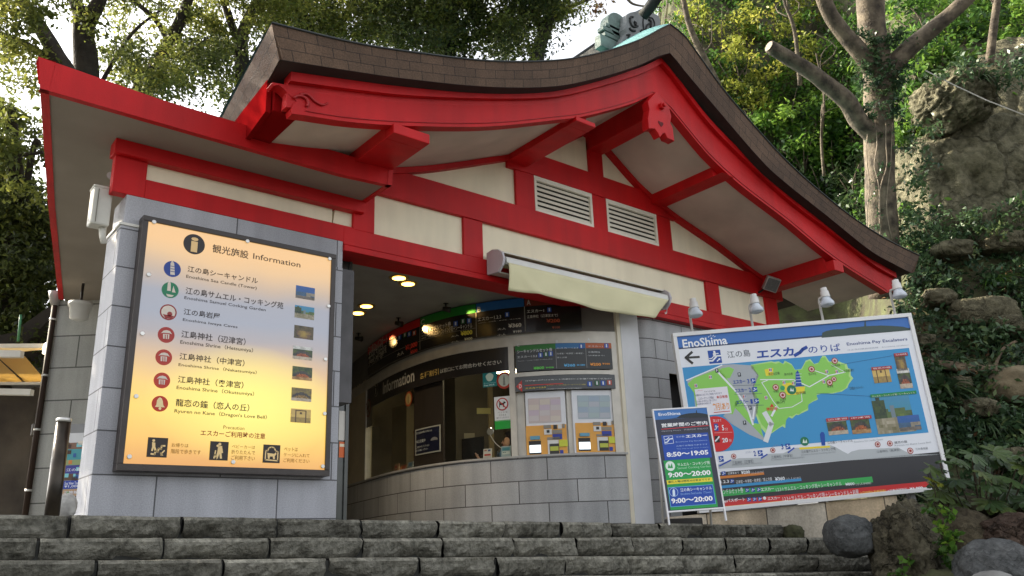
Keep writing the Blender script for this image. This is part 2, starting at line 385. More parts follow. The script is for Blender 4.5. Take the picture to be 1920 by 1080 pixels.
for k in range(10):
    mb = MB()
    if k < 3: yf, js, end = rows_px[k]; xs = [onY(j, 1010, yf).x for j in js]; xe = onY(end, 1000, yf).x
    else: yf = 5.7 - .35 * (k - 2); xs = [1.1 + .02 * k + .74 * i for i in range(12)]; xe = 10.0
    xs = [xs[0] - .76 * i for i in range(9, 0, -1)] + xs
    xs = [x for x in xs if x < xe - .2] + [xe]
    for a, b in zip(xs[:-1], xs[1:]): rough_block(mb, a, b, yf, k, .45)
    mb.grid([[(x, yf + .05, zstep(k + 1, x) - .3) for x in (xs[0], 0, xe)], [(x, yf + .05, zstep(k, x) - .012) for x in (xs[0], 0, xe)], [(x, yf + .5, zstep(k, x) - .012) for x in (xs[0], 0, xe)]], 1)
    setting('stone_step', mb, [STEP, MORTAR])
# ------------------------------------------------------------------ the gabled ticket building
XC = 8.363
bld = thing('ticket_building', (XC, 8.3, .2), 'red and cream gabled hall with curved copper roof and curved stone ticket counter', 'building')
def curve(pxs, Y, n=5):
    return catmull([onY(x, y, Y) for x, y in pxs], n)
def zat(c, x):
    for a, b in zip(c[:-1], c[1:]):
        if a.x <= x <= b.x: return a.z + (b.z - a.z) * (x - a.x) / max(b.x - a.x, 1e-6)
    return c[0].z if x < c[0].x else c[-1].z
def resamp(c, xs): return [V3((x, c[0].y, zat(c, x))) for x in xs]
bot = curve([(572,216),(660,229),(770,236),(918,237),(1040,225),(1100,217),(1186,194),(1222,176)], 6.62) + [V3((XC, 6.62, 6.02))] + curve([(1260,208),(1297,254),(1334,297),(1385,344),(1430,379),(1480,417),(1540,467),(1584,499),(1635,531),(1664,549)], 6.62)
top = curve([(511,154),(622,174),(770,187),(918,193),(1048,185),(1122,167),(1196,139),(1228,122)], 6.62) + [V3((XC, 6.62, 6.60))] + curve([(1252,156),(1288,196.5),(1336,252),(1375,300),(1430,347),(1480,386),(1558,446),(1620,496),(1673,529)], 6.62)
stop_ = curve([(546,134),(659,150),(770,163),(918,170),(1040,168),(1122,150),(1196,128),(1232,112)], 6.55) + [V3((XC, 6.55, 6.72))] + curve([(1254,121),(1288,167.6),(1336,228),(1408,300),(1480,365.6),(1558,425),(1635,485),(1680,511)], 6.55)
sht = curve([(509,44),(659,80),(770,98),(918,115),(1040,114),(1122,100),(1196,76),(1238,54)], 6.34) + [V3((XC, 6.34, 7.15)), V3((XC + .3, 6.34, 7.10))] + curve([(1312,107.4),(1355,167),(1408,230),(1471,299),(1532,355),(1597,407),(1661,448.5),(1724,479.6)], 6.34)
shb = curve([(528,107),(659,128),(770,144),(918,159),(1040,159),(1122,144),(1196,122),(1240,102)], 6.34) + [V3((XC, 6.34, 6.70)), V3((XC + .12, 6.34, 6.64))] + curve([(1290,131.5),(1343,194),(1432,297.6),(1480,342),(1558,404.5),(1635,466.7),(1682,494),(1714,510.7)], 6.34)
# bargeboards
NX = 60
xa, xb = bot[0].x, bot[-1].x
lx = [xa + (xb - xa) * i / NX for i in range(NX + 1)]; lx = sorted(set([x for x in lx if abs(x - XC) > .04] + [XC]))
B_ = resamp(bot, lx); T_ = resamp(top, lx)
mb = MB(); th = V3((0, .13, 0))
scroll = [onY(x, y, 6.62) for x, y in [(548,213),(546,203),(550,195),(556,189),(549,183),(541,176),(532,166),(522,159),(513,161),(509,157),(511,154)]]
poly = [p for p in B_] + [onY(1668,545,6.62), onY(1673,538,6.62), onY(1671,533,6.62), onY(1680,528,6.62)] + [V3((p.x, p.y, p.z)) for p in T_[::-1]] + scroll[::-1][0:1] + scroll[::-1][1:]
rows = [[b + (t - b) * k / 3 for k in range(4)] for b, t in zip(B_, T_)]
mb.grid(rows, 0); mb.grid([[p + th for p in r] for r in rows], 0)
mb.grid([[r[0] for r in rows], [r[0] + th for r in rows]], 0); mb.grid([[r[-1] for r in rows], [r[-1] + th for r in rows]], 0)
mb.prism([B_[0]] + scroll[0:] + [T_[0]], th, 0)
mb.prism([B_[-1], onY(1668,546,6.62), onY(1672,540,6.62), onY(1669,535,6.62), onY(1676,531,6.62), T_[-1]], th, 0)
barge = mb.build('bargeboard', RED, bld)
mb = MB()                                       # carved scroll at the left end, and the incised line along the lower edge
sp = [onY(x, y, 6.605) for x, y in [(574,199),(577,196),(577,190),(573,184),(565,180),(556,180),(551,184)]]
mb.tube(catmull(sp, 4), [.004] + [.016] * 23 + [.006], 6)
mb.tube(catmull([onY(x, y, 6.605) for x, y in [(562,177),(574,176),(582,181),(590,189),(600,195),(608,196),(615,192)]], 4), [.012] * 20 + [.008] * 5, 6)
mb.tube([V3((p.x, 6.615, p.z + .045)) for p in B_], .006, 4)
mb.build('carved_scroll', mat('red_groove', (.40, .008, .010), .5, .1, 3), barge)
# moulding above the boards
sx = [stop_[0].x + (stop_[-1].x - stop_[0].x) * i / NX for i in range(NX + 1)]; sx = sorted(set([x for x in sx if abs(x - XC) > .04] + [XC]))
T2 = resamp(stop_, sx)
mb = MB(); rr = [[(p.x, 6.55, p.z - .10), (p.x, 6.55, p.z), (p.x, 6.70, p.z + .01), (p.x, 6.74, p.z - .34), (p.x, 6.635, p.z - .34), (p.x, 6.615, p.z - .10), (p.x, 6.55, p.z - .10)] for p in T2]
mb.grid(rr, 0, smooth=False); mb.face(rr[0][:-1]); mb.face(rr[-1][:-1])
mb.build('verge_moulding', RED, bld)
# roof: shingled verge, copper top, dark underside
vx = [-1 + 2 * i / 70 for i in range(71)]
def lerpc(c, n):
    d = [0.]
    for a, b in zip(c[:-1], c[1:]): d.append(d[-1] + (b - a).length)
    out = []
    for i in range(n + 1):
        t = d[-1] * i / n; k = max(j for j in range(len(d)) if d[j] <= t + 1e-9); k = min(k, len(c) - 2)
        out.append(c[k].lerp(c[k+1], min(1, (t - d[k]) / max(d[k+1] - d[k], 1e-9))))
    return out
iT = min(range(len(sht)), key=lambda i: abs(sht[i].x - XC)); iB = min(range(len(shb)), key=lambda i: abs(shb[i].x - XC))
ST = lerpc(sht[:iT+1], 40)[:-1] + lerpc(sht[iT:], 40); SB = lerpc(shb[:iB+1], 40)[:-1] + lerpc(shb[iB:], 40)
arc = [0.]
for a, b in zip(ST[:-1], ST[1:]): arc.append(arc[-1] + (b - a).length)
mb = MB()
rows = [[b.lerp(t, k / 4) + V3((0, .05 * (1 - k / 4), 0)) for b, t in zip(SB, ST)] for k in range(5)]
mb.grid(rows, 0, lambda i, j: (arc[j], i * .115), smooth=False)
def back(p, y, rise=0.):
    d = y - 6.34; lf = max(0, (XC - p.x) / 5.9); e = 1 - math.exp(-d / .45)
    near = math.exp(-abs(p.x - XC) / 1.6)
    return V3((p.x + .12 * d * lf, y, p.z + rise * e * (.25 + .75 * near) - .035 * d * lf ** 4))
ys = [6.34, 6.45, 6.6, 6.8, 7.1, 7.6, 9, 11, 14]
el = [[back(SB[0].lerp(ST[0], k / 4) + V3((.02 * (1 - k / 4), 0, 0)), y) for y in ys] for k in range(5)]
mb.grid(el, 0, lambda i, j: (ys[j], i * .115), smooth=False)
er = [[back(SB[-1].lerp(ST[-1], k / 4), y) for y in ys] for k in range(5)]
mb.grid(er, 0, lambda i, j: (ys[j], i * .115), smooth=False)
roof = mb.build('roof', [SHINGLE], bld, fixn=True)
mb = MB()
mb.grid([[back(p, y, .24) + V3((0, 0, .012)) for p in ST] for y in ys], 0, lambda i, j: (ys[i], arc[j]))
mb.grid([[back(p, 6.335 + dy, 0) + V3((0, 0, dz)) for p in ST] for dy, dz in ((0, -.006), (-.012, -.004), (-.012, .01), (0, .0125))], 1)
mb.build('copper_roofing', [COPPER, mat('dark_flashing', (.03, .035, .035), .5, .2, 5)], roof)
mb = MB(); mb.grid([[back(p, y) + V3((0, .05 if y == 6.34 else 0, .0)) for p in SB] for y in ys[0:1] + [6.6, 7, 9, 11, 14]], 0)
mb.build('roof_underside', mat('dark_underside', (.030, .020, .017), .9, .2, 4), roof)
# soffit between the purlins, following the boards
so = [V3((p.x, 0, p.z + .05)) for p in B_]
mb = MB(); mb.grid([[(p.x, y, p.z) for p in so] for y in (6.74, 7.2, 7.6, 8.2)], 0)
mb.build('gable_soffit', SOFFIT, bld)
mb = MB()                                       # red trim where the soffit meets the wall
tr_ = [p for p in so if 4.0 < p.x < 12.7]
mb.grid([[(p.x, 7.95, p.z - .005), (p.x, 7.95, p.z - .085), (p.x, 8.06, p.z - .085)] for p in tr_], 0, smooth=False)
mb.build('soffit_trim', RED, bld)
# purlins running out to the boards
def purlin(x0, x1, z0, z1, y1=8.1, y0=6.60):
    m_ = MB(); zb = min(zat(bot, x0), zat(bot, x1)) + .02
    if y0 < 6.7 and zb < z1: m_.prism([(x0, y0, z0), (x1, y0, z0), (x1, y0, zb), (x0, y0, zb)], (0, 6.755 - y0, 0)); y0 = 6.755
    m_.box((x0, y0, z0), (x1, y1, z1)); m_.build('purlin', RED, bld, bevel=.008)
p0 = onY(738, 238, 6.6); p1 = onY(806, 270, 6.6); purlin(p0.x, p1.x, p1.z, p0.z + .12)
p0 = onY(1093, 222, 6.6); p1 = onY(1117, 241, 6.6); purlin(p0.x - .12, p1.x, p1.z + .01, p1.z + .34)
p0 = onY(1352, 312, 6.6); p1 = onY(1375, 332, 6.6); purlin(p0.x, p1.x + .02, p1.z, p1.z + .34)
p0 = onY(1563, 490, 6.6); p1 = onY(1582, 511, 6.6); purlin(p0.x, p1.x + .02, p1.z, p1.z + .32)
purlin(XC - .15, XC + .15, 5.80, 6.15, y0=6.70)
RED_, RED = RED, MATS['red_paint_shaded'] if 'red_paint_shaded' in MATS else mat('red_paint_shaded', (.22, .006, .007), 1., .1, 2, spec=.0); purlin(B_[0].x - .26, B_[0].x - .01, B_[0].z + .03, B_[0].z + .3, y1=9.5, y0=6.76); RED = RED_  # darker copy of the red paint: shade under the eave put into the colour
mb = MB(); ex = B_[0].x - .30
mb.prism([(ex - .02, 6.80, B_[0].z + .02), (ex - .02, 6.80, B_[0].z + .42), (ex + .35, 11.5, B_[0].z + .42), (ex + .35, 11.5, B_[0].z - .1)], (.05, 0, 0))
mb.build('eave_board', mat('red_paint_shaded', (.22, .006, .007), 1., .1, 2, spec=.0), bld)
# gable pendant
mb = MB()
gp = [(1230,172),(1215,190),(1218,205),(1215,222),(1217,241),(1228,241),(1233,248),(1238,257),(1243,250),(1247,249),(1252,259),(1260,262),(1265,265),(1263,252),(1262,241),(1257,230),(1259,218),(1254,198)]
mb.prism([onY(x, y, 6.52) for x, y in gp], (0, .12, 0))
pend = mb.build('gable_pendant', RED, bld, bevel=.006)
mb = MB(); c = onY(1239, 200, 6.52)
mb.disc(c + V3((0, -.05, 0)), (0, -1, 0), .055, 0, 6, .05); mb.disc(c + V3((0, -.085, 0)), (0, -1, 0), .03, 0, 16, .036)
mb.build('pendant_boss', RED, pend, bevel=.006)
mb = MB(); h = onY(1239, 232, 6.517)
mb.prism([h + V3((.045 * math.sin(t) ** 3 * 1.2, 0, .04 * (math.cos(t) - .38 * math.cos(2*t) - .12 * math.cos(3*t)))) for t in [2*math.pi*k/24 for k in range(24)]], (0, -.003, 0))
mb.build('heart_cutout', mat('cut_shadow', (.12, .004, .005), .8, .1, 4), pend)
# timber frame and cream panels of the gable wall
fr = MB()
def beam(x0, x1, z0, z1, y=8.0, d=.12): fr.box((x0, y, z0), (x1, y + d, z1))
beam(4.13, 12.78, 3.41, 3.62); beam(4.0, 12.95, 4.14, 4.52, 7.985); beam(6.60, 10.13, 5.07, 5.42, 7.99)
for x0, x1 in ((4.25, 4.53), (5.83, 6.14), (10.75, 11.10), (12.41, 12.77)): beam(x0, x1, 3.62, 4.14, 8.004)
for x0, x1, z0, z1 in ((6.74, 7.08, 4.52, 5.07), (8.22, 8.52, 4.52, 5.07), (9.66, 10.0, 4.52, 5.07), (6.62, 6.95, 5.42, 5.25), (XC - .15, XC + .15, 5.42, 5.95)): beam(x0, x1, z0, z1, 8.004)
beam(1.66, 1.96, 3.44, 3.97, 8.004); beam(1.96, 4.25, 3.44, 3.64, 8.004); beam(1.63, 4.36, 3.82, 3.97, 7.93, .2)
fr.build('timber_frame', RED, bld, bevel=.006)
mb = MB(); mb.box((4.13, 7.975, 3.325), (12.78, 8.34, 3.398)); mb.box((4.13, 8.03, 3.398), (12.78, 8.3, 3.411)); mb.build('lintel', RED, bld, bevel=.006)
mb = MB()
gx = [p for p in so if 4.0 <= p.x <= 12.75]
mb.prism([(4.0, 8.045, 3.5)] + [(12.75, 8.045, 3.5)] + [(p.x, 8.045, p.z + .02) for p in gx[::-1]], (0, .16, 0))
mb.box((1.75, 8.045, 3.5), (4.0, 8.15, 3.9))
mb.build('cream_wall', CREAM, bld)
for x0, x1 in ((7.08, 8.22), (8.52, 9.66)):     # louvres
    m_ = MB(); z0, z1 = 4.52, 5.07; w = .045
    for a, b in (((x0, 8.0, z1 - w - .02), (x1, 8.05, z1)), ((x0, 8.0, z0), (x1, 8.05, z0 + w)), ((x0, 8.001, z0 + w), (x0 + w, 8.05, z1 - w - .02)), ((x1 - w, 8.001, z0 + w), (x1, 8.05, z1 - w - .02))): m_.box(a, b)
    n = 6
    for k in range(n):
        za = z0 + w + (z1 - z0 - 2 * w - .02) * k / n; zb = z0 + w + (z1 - z0 - 2 * w - .02) * (k + 1) / n
        m_.prism([(x0 + w, 8.012, za), (x0 + w, 8.04, zb - .014), (x0 + w, 8.046, zb - .014), (x0 + w, 8.02, za)], (x1 - x0 - 2 * w, 0, 0))
    lv = m_.build('louvre', LOUVRE, bld, bevel=.003)
    m_ = MB(); m_.box((x0 + .01, 8.0405, z0 + .01), (x1 - .01, 8.0445, z1 - .01)); m_.build('louvre_gap', DARK, lv)
# ridge with its end ornament
mb = MB(); yo = 7.15
pl = [(1175,27),(1182,23),(1192,21),(1203,16),(1211,14.4),(1219,18),(1227,25),(1236,30),(1239,40),(1236,56),(1207,72),(1180,80),(1164,80),(1170,69),(1175,62),(1172,53),(1174,42)]
mb.prism([onY(x, y, yo) for x, y in pl], (0, .14, 0))
orn = mb.build('ridge_ornament', VGREY, bld, bevel=.01)
mb = MB()
def yl(L, r=.018): mb.tube(catmull([onY(x, y, yo - .008) for x, y in L], 4), r, 6)
yl([(1181,36),(1183,32),(1187,32)]); yl([(1182,33),(1182,42),(1187,50),(1196,49)]); yl([(1189,41),(1192,44),(1191,48)], .024); yl([(1180,52),(1184,57),(1191,58)], .02); yl([(1175,66),(1181,65),(1178,71)], .014)
yl([(1208,58),(1206,45),(1207,33),(1212,29),(1217,31)], .012); yl([(1217,33),(1223,34),(1227,42),(1227,50)], .012); yl([(1216,36),(1221,42),(1220,52)], .02); yl([(1211,56),(1213,48),(1218,44)], .016); yl([(1201,57),(1203,60),(1204,56)], .018)
mb.build('ornament_carving', mat('carving_dark', (.02, .02, .02), .8, .1, 5), orn)
mb = MB()
rt = onX(1200, 40, XC).z
for w, z0, z1 in ((.44, 7.15, 7.36), (.33, 7.38, 7.45), (.36, 7.47, 7.54), (.29, 7.56, 7.62)): mb.box((XC - w, 7.292, z0), (XC + w, 7.43, z1))
mb.tube([(XC, 7.292, 7.66), (XC, 7.48, 7.66)], .24, 20)
mb.build('ridge_end', VERD, orn, bevel=.01)
mb = MB(); mb.box((XC - .17, 7.5, 7.25), (XC + .17, 14, 7.46)); mb.tube([(XC, 7.5, 7.47), (XC, 14, 7.47)], .15, 16)
p0 = onX(1216, 17, XC); mb.tube([p0 + V3((0, .12, -.05)), p0, p0 + V3((0, -.5, .28))], [.085, .085, .095], 18)
mb.build('ridge_beam', mat('dark_copper', (.018, .021, .02), .6, .3, 6, .2, 30, spec=.25), bld)
# canopy with flat soffit on the left
mb = MB(); zs = 3.97
cp = [onZ(75, 163, zs), onZ(300, 228, zs), onZ(520, 291, zs), onZ(640, 325, zs), V3((4.38, 7.36, zs)), V3((4.38, 8.05, zs))]
lf = [onZ(75, 163, zs), onZ(90, 380, zs), onZ(110, 560, zs)]
ins = V3((.07, .05, 0))
out = [V3((2.9, 8.2, zs)), V3((5.0, 13.8, zs))]
mb.prism([lf[2] + V3((.06, 0, 0)), lf[1] + V3((.07, 0, 0)), lf[0] + ins] + [p + V3((0, .05, 0)) for p in cp[1:4]] + [cp[4] + V3((-.05, .05, 0)), cp[5] + V3((-.05, 0, 0)), V3((4.33, 13.8, zs))], (0, 0, .06), 0)
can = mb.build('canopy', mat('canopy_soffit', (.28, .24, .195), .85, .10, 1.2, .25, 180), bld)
mb = MB()
tops = [onY(72, 106, cp[0].y), onY(300, 186, cp[1].y), onY(520, 252, cp[2].y), onY(640, 287, cp[3].y), onY(738, 317, 7.36)]
rows = []
for i in range(5):
    b = cp[i] - V3((0, 0, .012)); t = tops[i]; rows.append([b + V3((0, .07, 0)), b, t, t + V3((0, .1, 0)), b + V3((0, .12, .1))])
mb.grid(rows, 0, smooth=False)
mb.prism([cp[4] - V3((0, 0, .012)), tops[4], V3((4.38, 8.0, tops[4].z)), V3((4.38, 8.0, zs - .012))], (-.06, 0, 0))
h = tops[0].z - cp[0].z
rows = [[p - V3((0, 0, .012)), p + V3((-.02, 0, h * (1 - .2 * k))), p + V3((.09, 0, h * (1 - .2 * k))), p + V3((.07, 0, -.012)), p - V3((0, 0, .012))] for k, p in enumerate(lf)]
mb.grid(rows, 0, smooth=False)
mb.build('fascia', RED, can)
mb = MB(); mb.prism([lf[2] + V3((.08, 0, .2)), lf[1] + V3((.09, 0, .25)), lf[0] + V3((.1, .1, .26)), V3((4.3, 7.46, 4.12)), V3((4.3, 13.8, 4.12))], (0, 0, .03)); mb.build('canopy_deck', mat('grey_deck', (.16, .15, .14), .9, .2, 3), can)
# stone-clad wall that carries the lit board
def stonebox(name, a, b, m, bev=.006):
    m_ = MB(); m_.box(a, b); return m_.build(name, m, bld, bevel=bev)
stonebox('stone_pier', (1.775, 8.0, 0), (4.13, 8.5, 3.12), STONEW)
stonebox('pier_top', (1.80, 8.012, 3.12), (4.13, 8.45, 3.445), STONEW)
mb = MB(); mb.box((1.76, 7.985, 3.115), (2.02, 8.5, 3.14)); mb.build('pier_cap', OFFW, bld)
# hanging dark shutter box, glazed door and cream column at the back of the recess
mb = MB(); mb.box((4.14, 8.03, 1.6), (4.29, 8.28, 3.12)); mb.build('shutter_box', mat('shutter_grey', (.075, .072, .075), .6, .2, 6), bld)
mb = MB(); mb.box((4.14, 8.30, .1), (4.36, 8.33, 3.5)); mb.box((4.36, 8.28, .1), (4.40, 8.34, 3.5)); mb.build('door_leaf', mat('door_glass', (.05, .055, .05), .12, .3, 3), bld)
d_ = Board((4.14, 8.295, 0), (1, 0, 0), (0, 0, 1)); d_.rect(636, 770, 647, 826, 'cfcac0'); d_.rect(636, 828, 648, 858, 'd8621f'); d_.rect(637, 832, 646, 838, 'f0e0c0', 2); d_.build('door_poster', bld)
# curved counter
cv = Curved(); LEN = PS[-1]
mb = MB(); cv.sheet(mb, 0, LEN, 0, 1.215, .22); mb.build('counter_wall', STONEC, bld)
cs = Curved(.02); mb = MB(); cs.sheet(mb, 0, LEN, 1.217, 1.243, .25); sill = mb.build('counter_sill', mat('sill_stone', (.40, .395, .38), .6, .08, 6), bld)
uR = cv.px(957, 800)[0]; uM = cv.px(968, 800)[0]; uE = cv.px(1152, 790)[0]; uL = cv.px(683, 820)[0]
cg = Curved(-.02)
mb = MB()
def frame(u0, u1, z0, z1, th=.10): cg.sheet(mb, u0, u1, z0, z1, th)
frame(0, LEN, 2.80, 2.97); frame(uR, uM, 1.243, 2.80); frame(uM, uE, 2.345, 2.405); frame(uE, LEN, 1.243, 2.80); frame(uL - .05, uL, 1.243, 2.80)
mb.build('window_frame', ALU, bld)
mb = MB(); Curved(-.03).sheet(mb, 0, uL - .05, 1.243, 3.0, .12); mb.build('end_column', mat('cream_column', (.55, .47, .33), .6, .06, 4), bld)
GL, N_, L_, b_ = newmat('window_glass'); tp = N_.new('ShaderNodeBsdfTransparent'); gl = N_.new('ShaderNodeBsdfGlossy'); gl.inputs['Roughness'].default_value = .03
tp.inputs[0].default_value = (.88, .89, .85, 1)
lw_ = N_.new('ShaderNodeLayerWeight'); lw_.inputs[0].default_value = .5; pw_ = N_.new('ShaderNodeMath'); pw_.operation = 'POWER'; pw_.inputs[1].default_value = 4.; L_.new(lw_.outputs['Facing'], pw_.inputs[0]); fz = N_.new('ShaderNodeMath'); fz.operation = 'MULTIPLY_ADD'; fz.inputs[1].default_value = .8; fz.inputs[2].default_value = .05; L_.new(pw_.outputs[0], fz.inputs[0]); mxs = N_.new('ShaderNodeMixShader')
L_.new(fz.outputs[0], mxs.inputs[0]); L_.new(tp.outputs[0], mxs.inputs[1]); L_.new(gl.outputs[0], mxs.inputs[2]); L_.new(mxs.outputs[0], N_['Material Output'].inputs[0])
mb = MB(); cgl = Curved(-.06); n = int((uR - uL) / .08); us = [uL + (uR - uL) * k / n for k in range(n + 1)]
mb.grid([[cgl.xyz(u, 1.24) for u in us], [cgl.xyz(u, 2.46) for u in us]], 0); mb.build('window_pane', GL, bld)
# stone above the boards at the right, machine bay backing, white post and rounded stone wall
mb = MB(); Curved(-.03).sheet(mb, 0, LEN, 2.97, 3.6, .1); mb.build('upper_wall', mat('dim_wall', (.17, .16, .145), .8, .1, 4), bld)
mb = MB(); Curved(-.14).sheet(mb, uM, uE, 1.24, 2.85, .05); mb.build('bay_panel', mat('bay_cream', (.62, .59, .52), .5, .05, 5), bld)
mb = MB(); mb.box((8.585, 7.97, .1), (8.965, 8.25, 3.33)); pst = mb.build('white_post', mat('post_white', (.64, .645, .66), .5, .04, 4), bld, bevel=.01)
mb = MB(); mb.box((8.515, 7.98, .1), (8.583, 8.2, 3.33)); mb.build('post_edge', mat('post_cream', (.72, .66, .52), .5, .05, 4), pst)
arcp = [(8.98, 8.62), (9.0, 8.45), (9.06, 8.30), (9.16, 8.19), (9.30, 8.12), (9.46, 8.10), (9.72, 8.10)]
def wallpath(mb, P, z0, z1, th=.25):
    d = [0.]
    for a, b in zip(P[:-1], P[1:]): d.append(d[-1] + math.hypot(b[0]-a[0], b[1]-a[1]))
    mb.grid([[(x, y, z) for x, y in P] for z in (z0, z1)], 0, lambda i, j: (d[j], (z0, z1)[i]), smooth=True)
mb = MB(); wallpath(mb, [(p.x, p.y) for p in catmull([(*p, 0) for p in arcp], 5)], 0, 3.36); wallpath(mb, [(9.72, 8.1), (9.72, 8.5)], 0, 2.5); wallpath(mb, [(9.72, 8.1), (10.6, 8.1)], 2.5, 3.36); wallpath(mb, [(10.6, 8.1), (12.7, 8.1), (12.7, 12)], 0, 3.5)
mb.build('stone_wall', STONEC, bld)
mb = MB(); mb.box((9.6, 8.45, .1), (10.7, 8.5, 2.6)); mb.build('doorway', DARK, bld)
# recess ceiling
mb = MB(); mb.box((4.1, 8.3, 3.5), (12.7, 14.2, 3.56)); mb.build('recess_ceiling', mat('ceiling_panel', (.30, .285, .26), .7, .12, 2.5, .15, 12), bld)
# shell: side and back walls, office interior
mb = MB(); mb.box((4.45, 14.0, 0), (12.7, 14.15, 3.5)); mb.box((12.55, 8.2, 0), (12.70, 14, 4.2)); mb.box((2.6, 13.9, 0), (4.5, 14.15, 3.97)); mb.build('back_wall', mat('inner_wall', (.36, .30, .20), .8, .1, 3), bld)
mb = MB(); mb.box((3.95, 8.5, 0), (4.12, 13.9, 3.5)); mb.build('side_wall', mat('side_grey', (.3, .3, .29), .8, .1, 3), bld)
# ------------------------------------------------------------------ lit information board on the pier
def crop(ox, oy, s): return lambda *q: [((q[i] / s) + (ox if i % 2 == 0 else oy)) for i in range(len(q))]
it = thing('information_board', (2.95, 7.95, .82), 'glowing amber backlit information board in a dark frame on the grey stone pier', 'sign')
ib = Board((1.95, 7.88, 0), (1, 0, 0), (0, 0, 1))
fo = [onY(270, 402, 7.86), onY(627, 475, 7.86), onY(616, 887, 7.86), onY(215, 877, 7.86)]
fx0, fx1, fz0, fz1 = 1.935, 3.975, .795, 3.205
mb = MB(); w = .052
mb.box((fx0, 7.86, fz1 - w), (fx1, 7.995, fz1)); mb.box((fx0, 7.86, fz0), (fx1, 7.995, fz0 + w + .01)); mb.box((fx0, 7.861, fz0 + w + .01), (fx0 + w, 7.995, fz1 - w)); mb.box((fx1 - w, 7.861, fz0 + w + .01), (fx1, 7.995, fz1 - w))
mb.build('board_frame', BLACK, it, bevel=.004)
mb = MB(); mb.box((fx0 + w, 7.882, fz0 + w + .01), (fx1 - w, 7.99, fz1 - w))
LB, N_, L_, b_ = newmat('lit_panel')            # opal panel: brighter where the tubes sit behind it; grey-blue band paints reflected sky
tc = N_.new('ShaderNodeTexCoord'); sp_ = N_.new('ShaderNodeSeparateXYZ'); L_.new(tc.outputs['Generated'], sp_.inputs[0])
nz = N_.new('ShaderNodeTexNoise'); nz.inputs['Scale'].default_value = 1.6; L_.new(tc.outputs['Generated'], nz.inputs['Vector'])
ad = N_.new('ShaderNodeMath'); ad.operation = 'MULTIPLY_ADD'; ad.inputs[1].default_value = .16; L_.new(nz.outputs['Fac'], ad.inputs[0]); L_.new(sp_.outputs['Z'], ad.inputs[2])
rp = N_.new('ShaderNodeValToRGB'); e = rp.color_ramp.elements
e[0].position = .08; e[0].color = (.72, .33, .06, 1); e[1].position = 1.08; e[1].color = (.80, .48, .20, 1)
for p_, c_ in ((.18, (.86, .48, .075)), (.30, (.92, .60, .095)), (.40, (.88, .56, .13)), (.52, (.60, .40, .22)), (.62, (.33, .30, .31)), (.70, (.27, .29, .35)), (.79, (.28, .29, .34)), (.87, (.48, .36, .26)), (.95, (.72, .46, .22))):
    x_ = e.new(p_); x_.color = (*c_, 1)
def mth(op, a, b=None):
    n = N_.new('ShaderNodeMath'); n.operation = op
    for k, q in enumerate((a, b)):
        if q is None: continue
        if isinstance(q, (int, float)): n.inputs[k].default_value = q
        else: L_.new(q, n.inputs[k])
    return n.outputs[0]
qx = mth('DIVIDE', mth('SUBTRACT', sp_.outputs['X'], .56), .50); qz = mth('DIVIDE', mth('SUBTRACT', sp_.outputs['Z'], .27), .26)
gl_ = mth('POWER', mth('MAXIMUM', mth('SUBTRACT', 1., mth('SQRT', mth('ADD', mth('MULTIPLY', qx, qx), mth('MULTIPLY', qz, qz)))), 0.), .85)
gm = N_.new('ShaderNodeMix'); gm.data_type = 'RGBA'; L_.new(gl_, gm.inputs[0]); L_.new(rp.outputs[0], gm.inputs[6]); gm.inputs[7].default_value = (1.05, .88, .17, 1)
L_.new(ad.outputs[0], rp.inputs[0]); L_.new(gm.outputs[2], b_.inputs['Emission Color']); b_.inputs['Emission Strength'].default_value = .35
b_.inputs['Base Color'].default_value = (.10, .10, .10, 1); b_.inputs['Roughness'].default_value = .25
mb.build('lit_face', LB, it)
K = '2b211c'
def pict(fn, *a): fn(*a)
ib.circ(364, 458, 19, '2a2426', 2, 32); ib.text('i', 358.5, 444, 370, 474, 'f0c98a', .03, 4)
ib.text('観光施設', 399, 457.5, 465.5, 486, '4a3b30', .012); ib.text('Information', 475, 474.5, 563, 502, '4a3b30', .006)
items = [('江の島シーキャンドル', 352, 498, 483, 532.5, 'Enoshima Sea Candle (Tower)', 349.5, 515, 481, 544.5), ('江の島サムエル・コッキング苑', 348.5, 538, 531, 580, 'Enoshima Samuel Cocking Garden', 346, 555, 498, 585.5),
 ('江の島岩屋', 345, 578, 412, 599.5, 'Enoshima Iwaya Caves', 343, 596.5, 445, 617), ('江島神社（辺津宮）', 340.5, 619, 460, 648, 'Enoshima Shrine（Hetsumiya）', 338.5, 636, 474, 662.5),
 ('江島神社（中津宮）', 337, 661, 458, 687.5, 'Enoshima Shrine（Nakatsumiya）', 335, 679.5, 481, 703), ('江島神社（奥津宮）', 334, 704, 456, 729, 'Enoshima Shrine（Okutsumiya）', 331.5, 721.5, 476, 744),
 ('龍恋の鐘（恋人の丘）', 330, 747, 467, 772, "Ryuren no Kane（Dragon's Love Bell）", 327.5, 765.5, 500, 787.5)]
for a in items:
    ib.text(*a[:5], K, .012); ib.text(*a[5:], K, .008)
ic = [(323, 504.5, '1f3f8f'), (319, 544, '1f7a55'), (315.5, 585.5, '93302c'), (311.5, 628, 'a8332c'), (307, 670, 'b5382a'), (303.5, 713.4, 'bf3820'), (299.7, 757, 'c03214')]
for x, y, c in ic: ib.circ(x, y, 15, c, 2, 28)
PALE = 'd8cdbf'
ib.poly([(319.5,494),(323,488),(326.5,494.5),(327.5,516),(319,515)], PALE, 3); ib.line([(320,499),(326,500)], .006, '1f3f8f', 4); ib.line([(320,504),(326.5,505)], .006, '1f3f8f', 4); ib.line([(320,509),(327,510)], .006, '1f3f8f', 4)
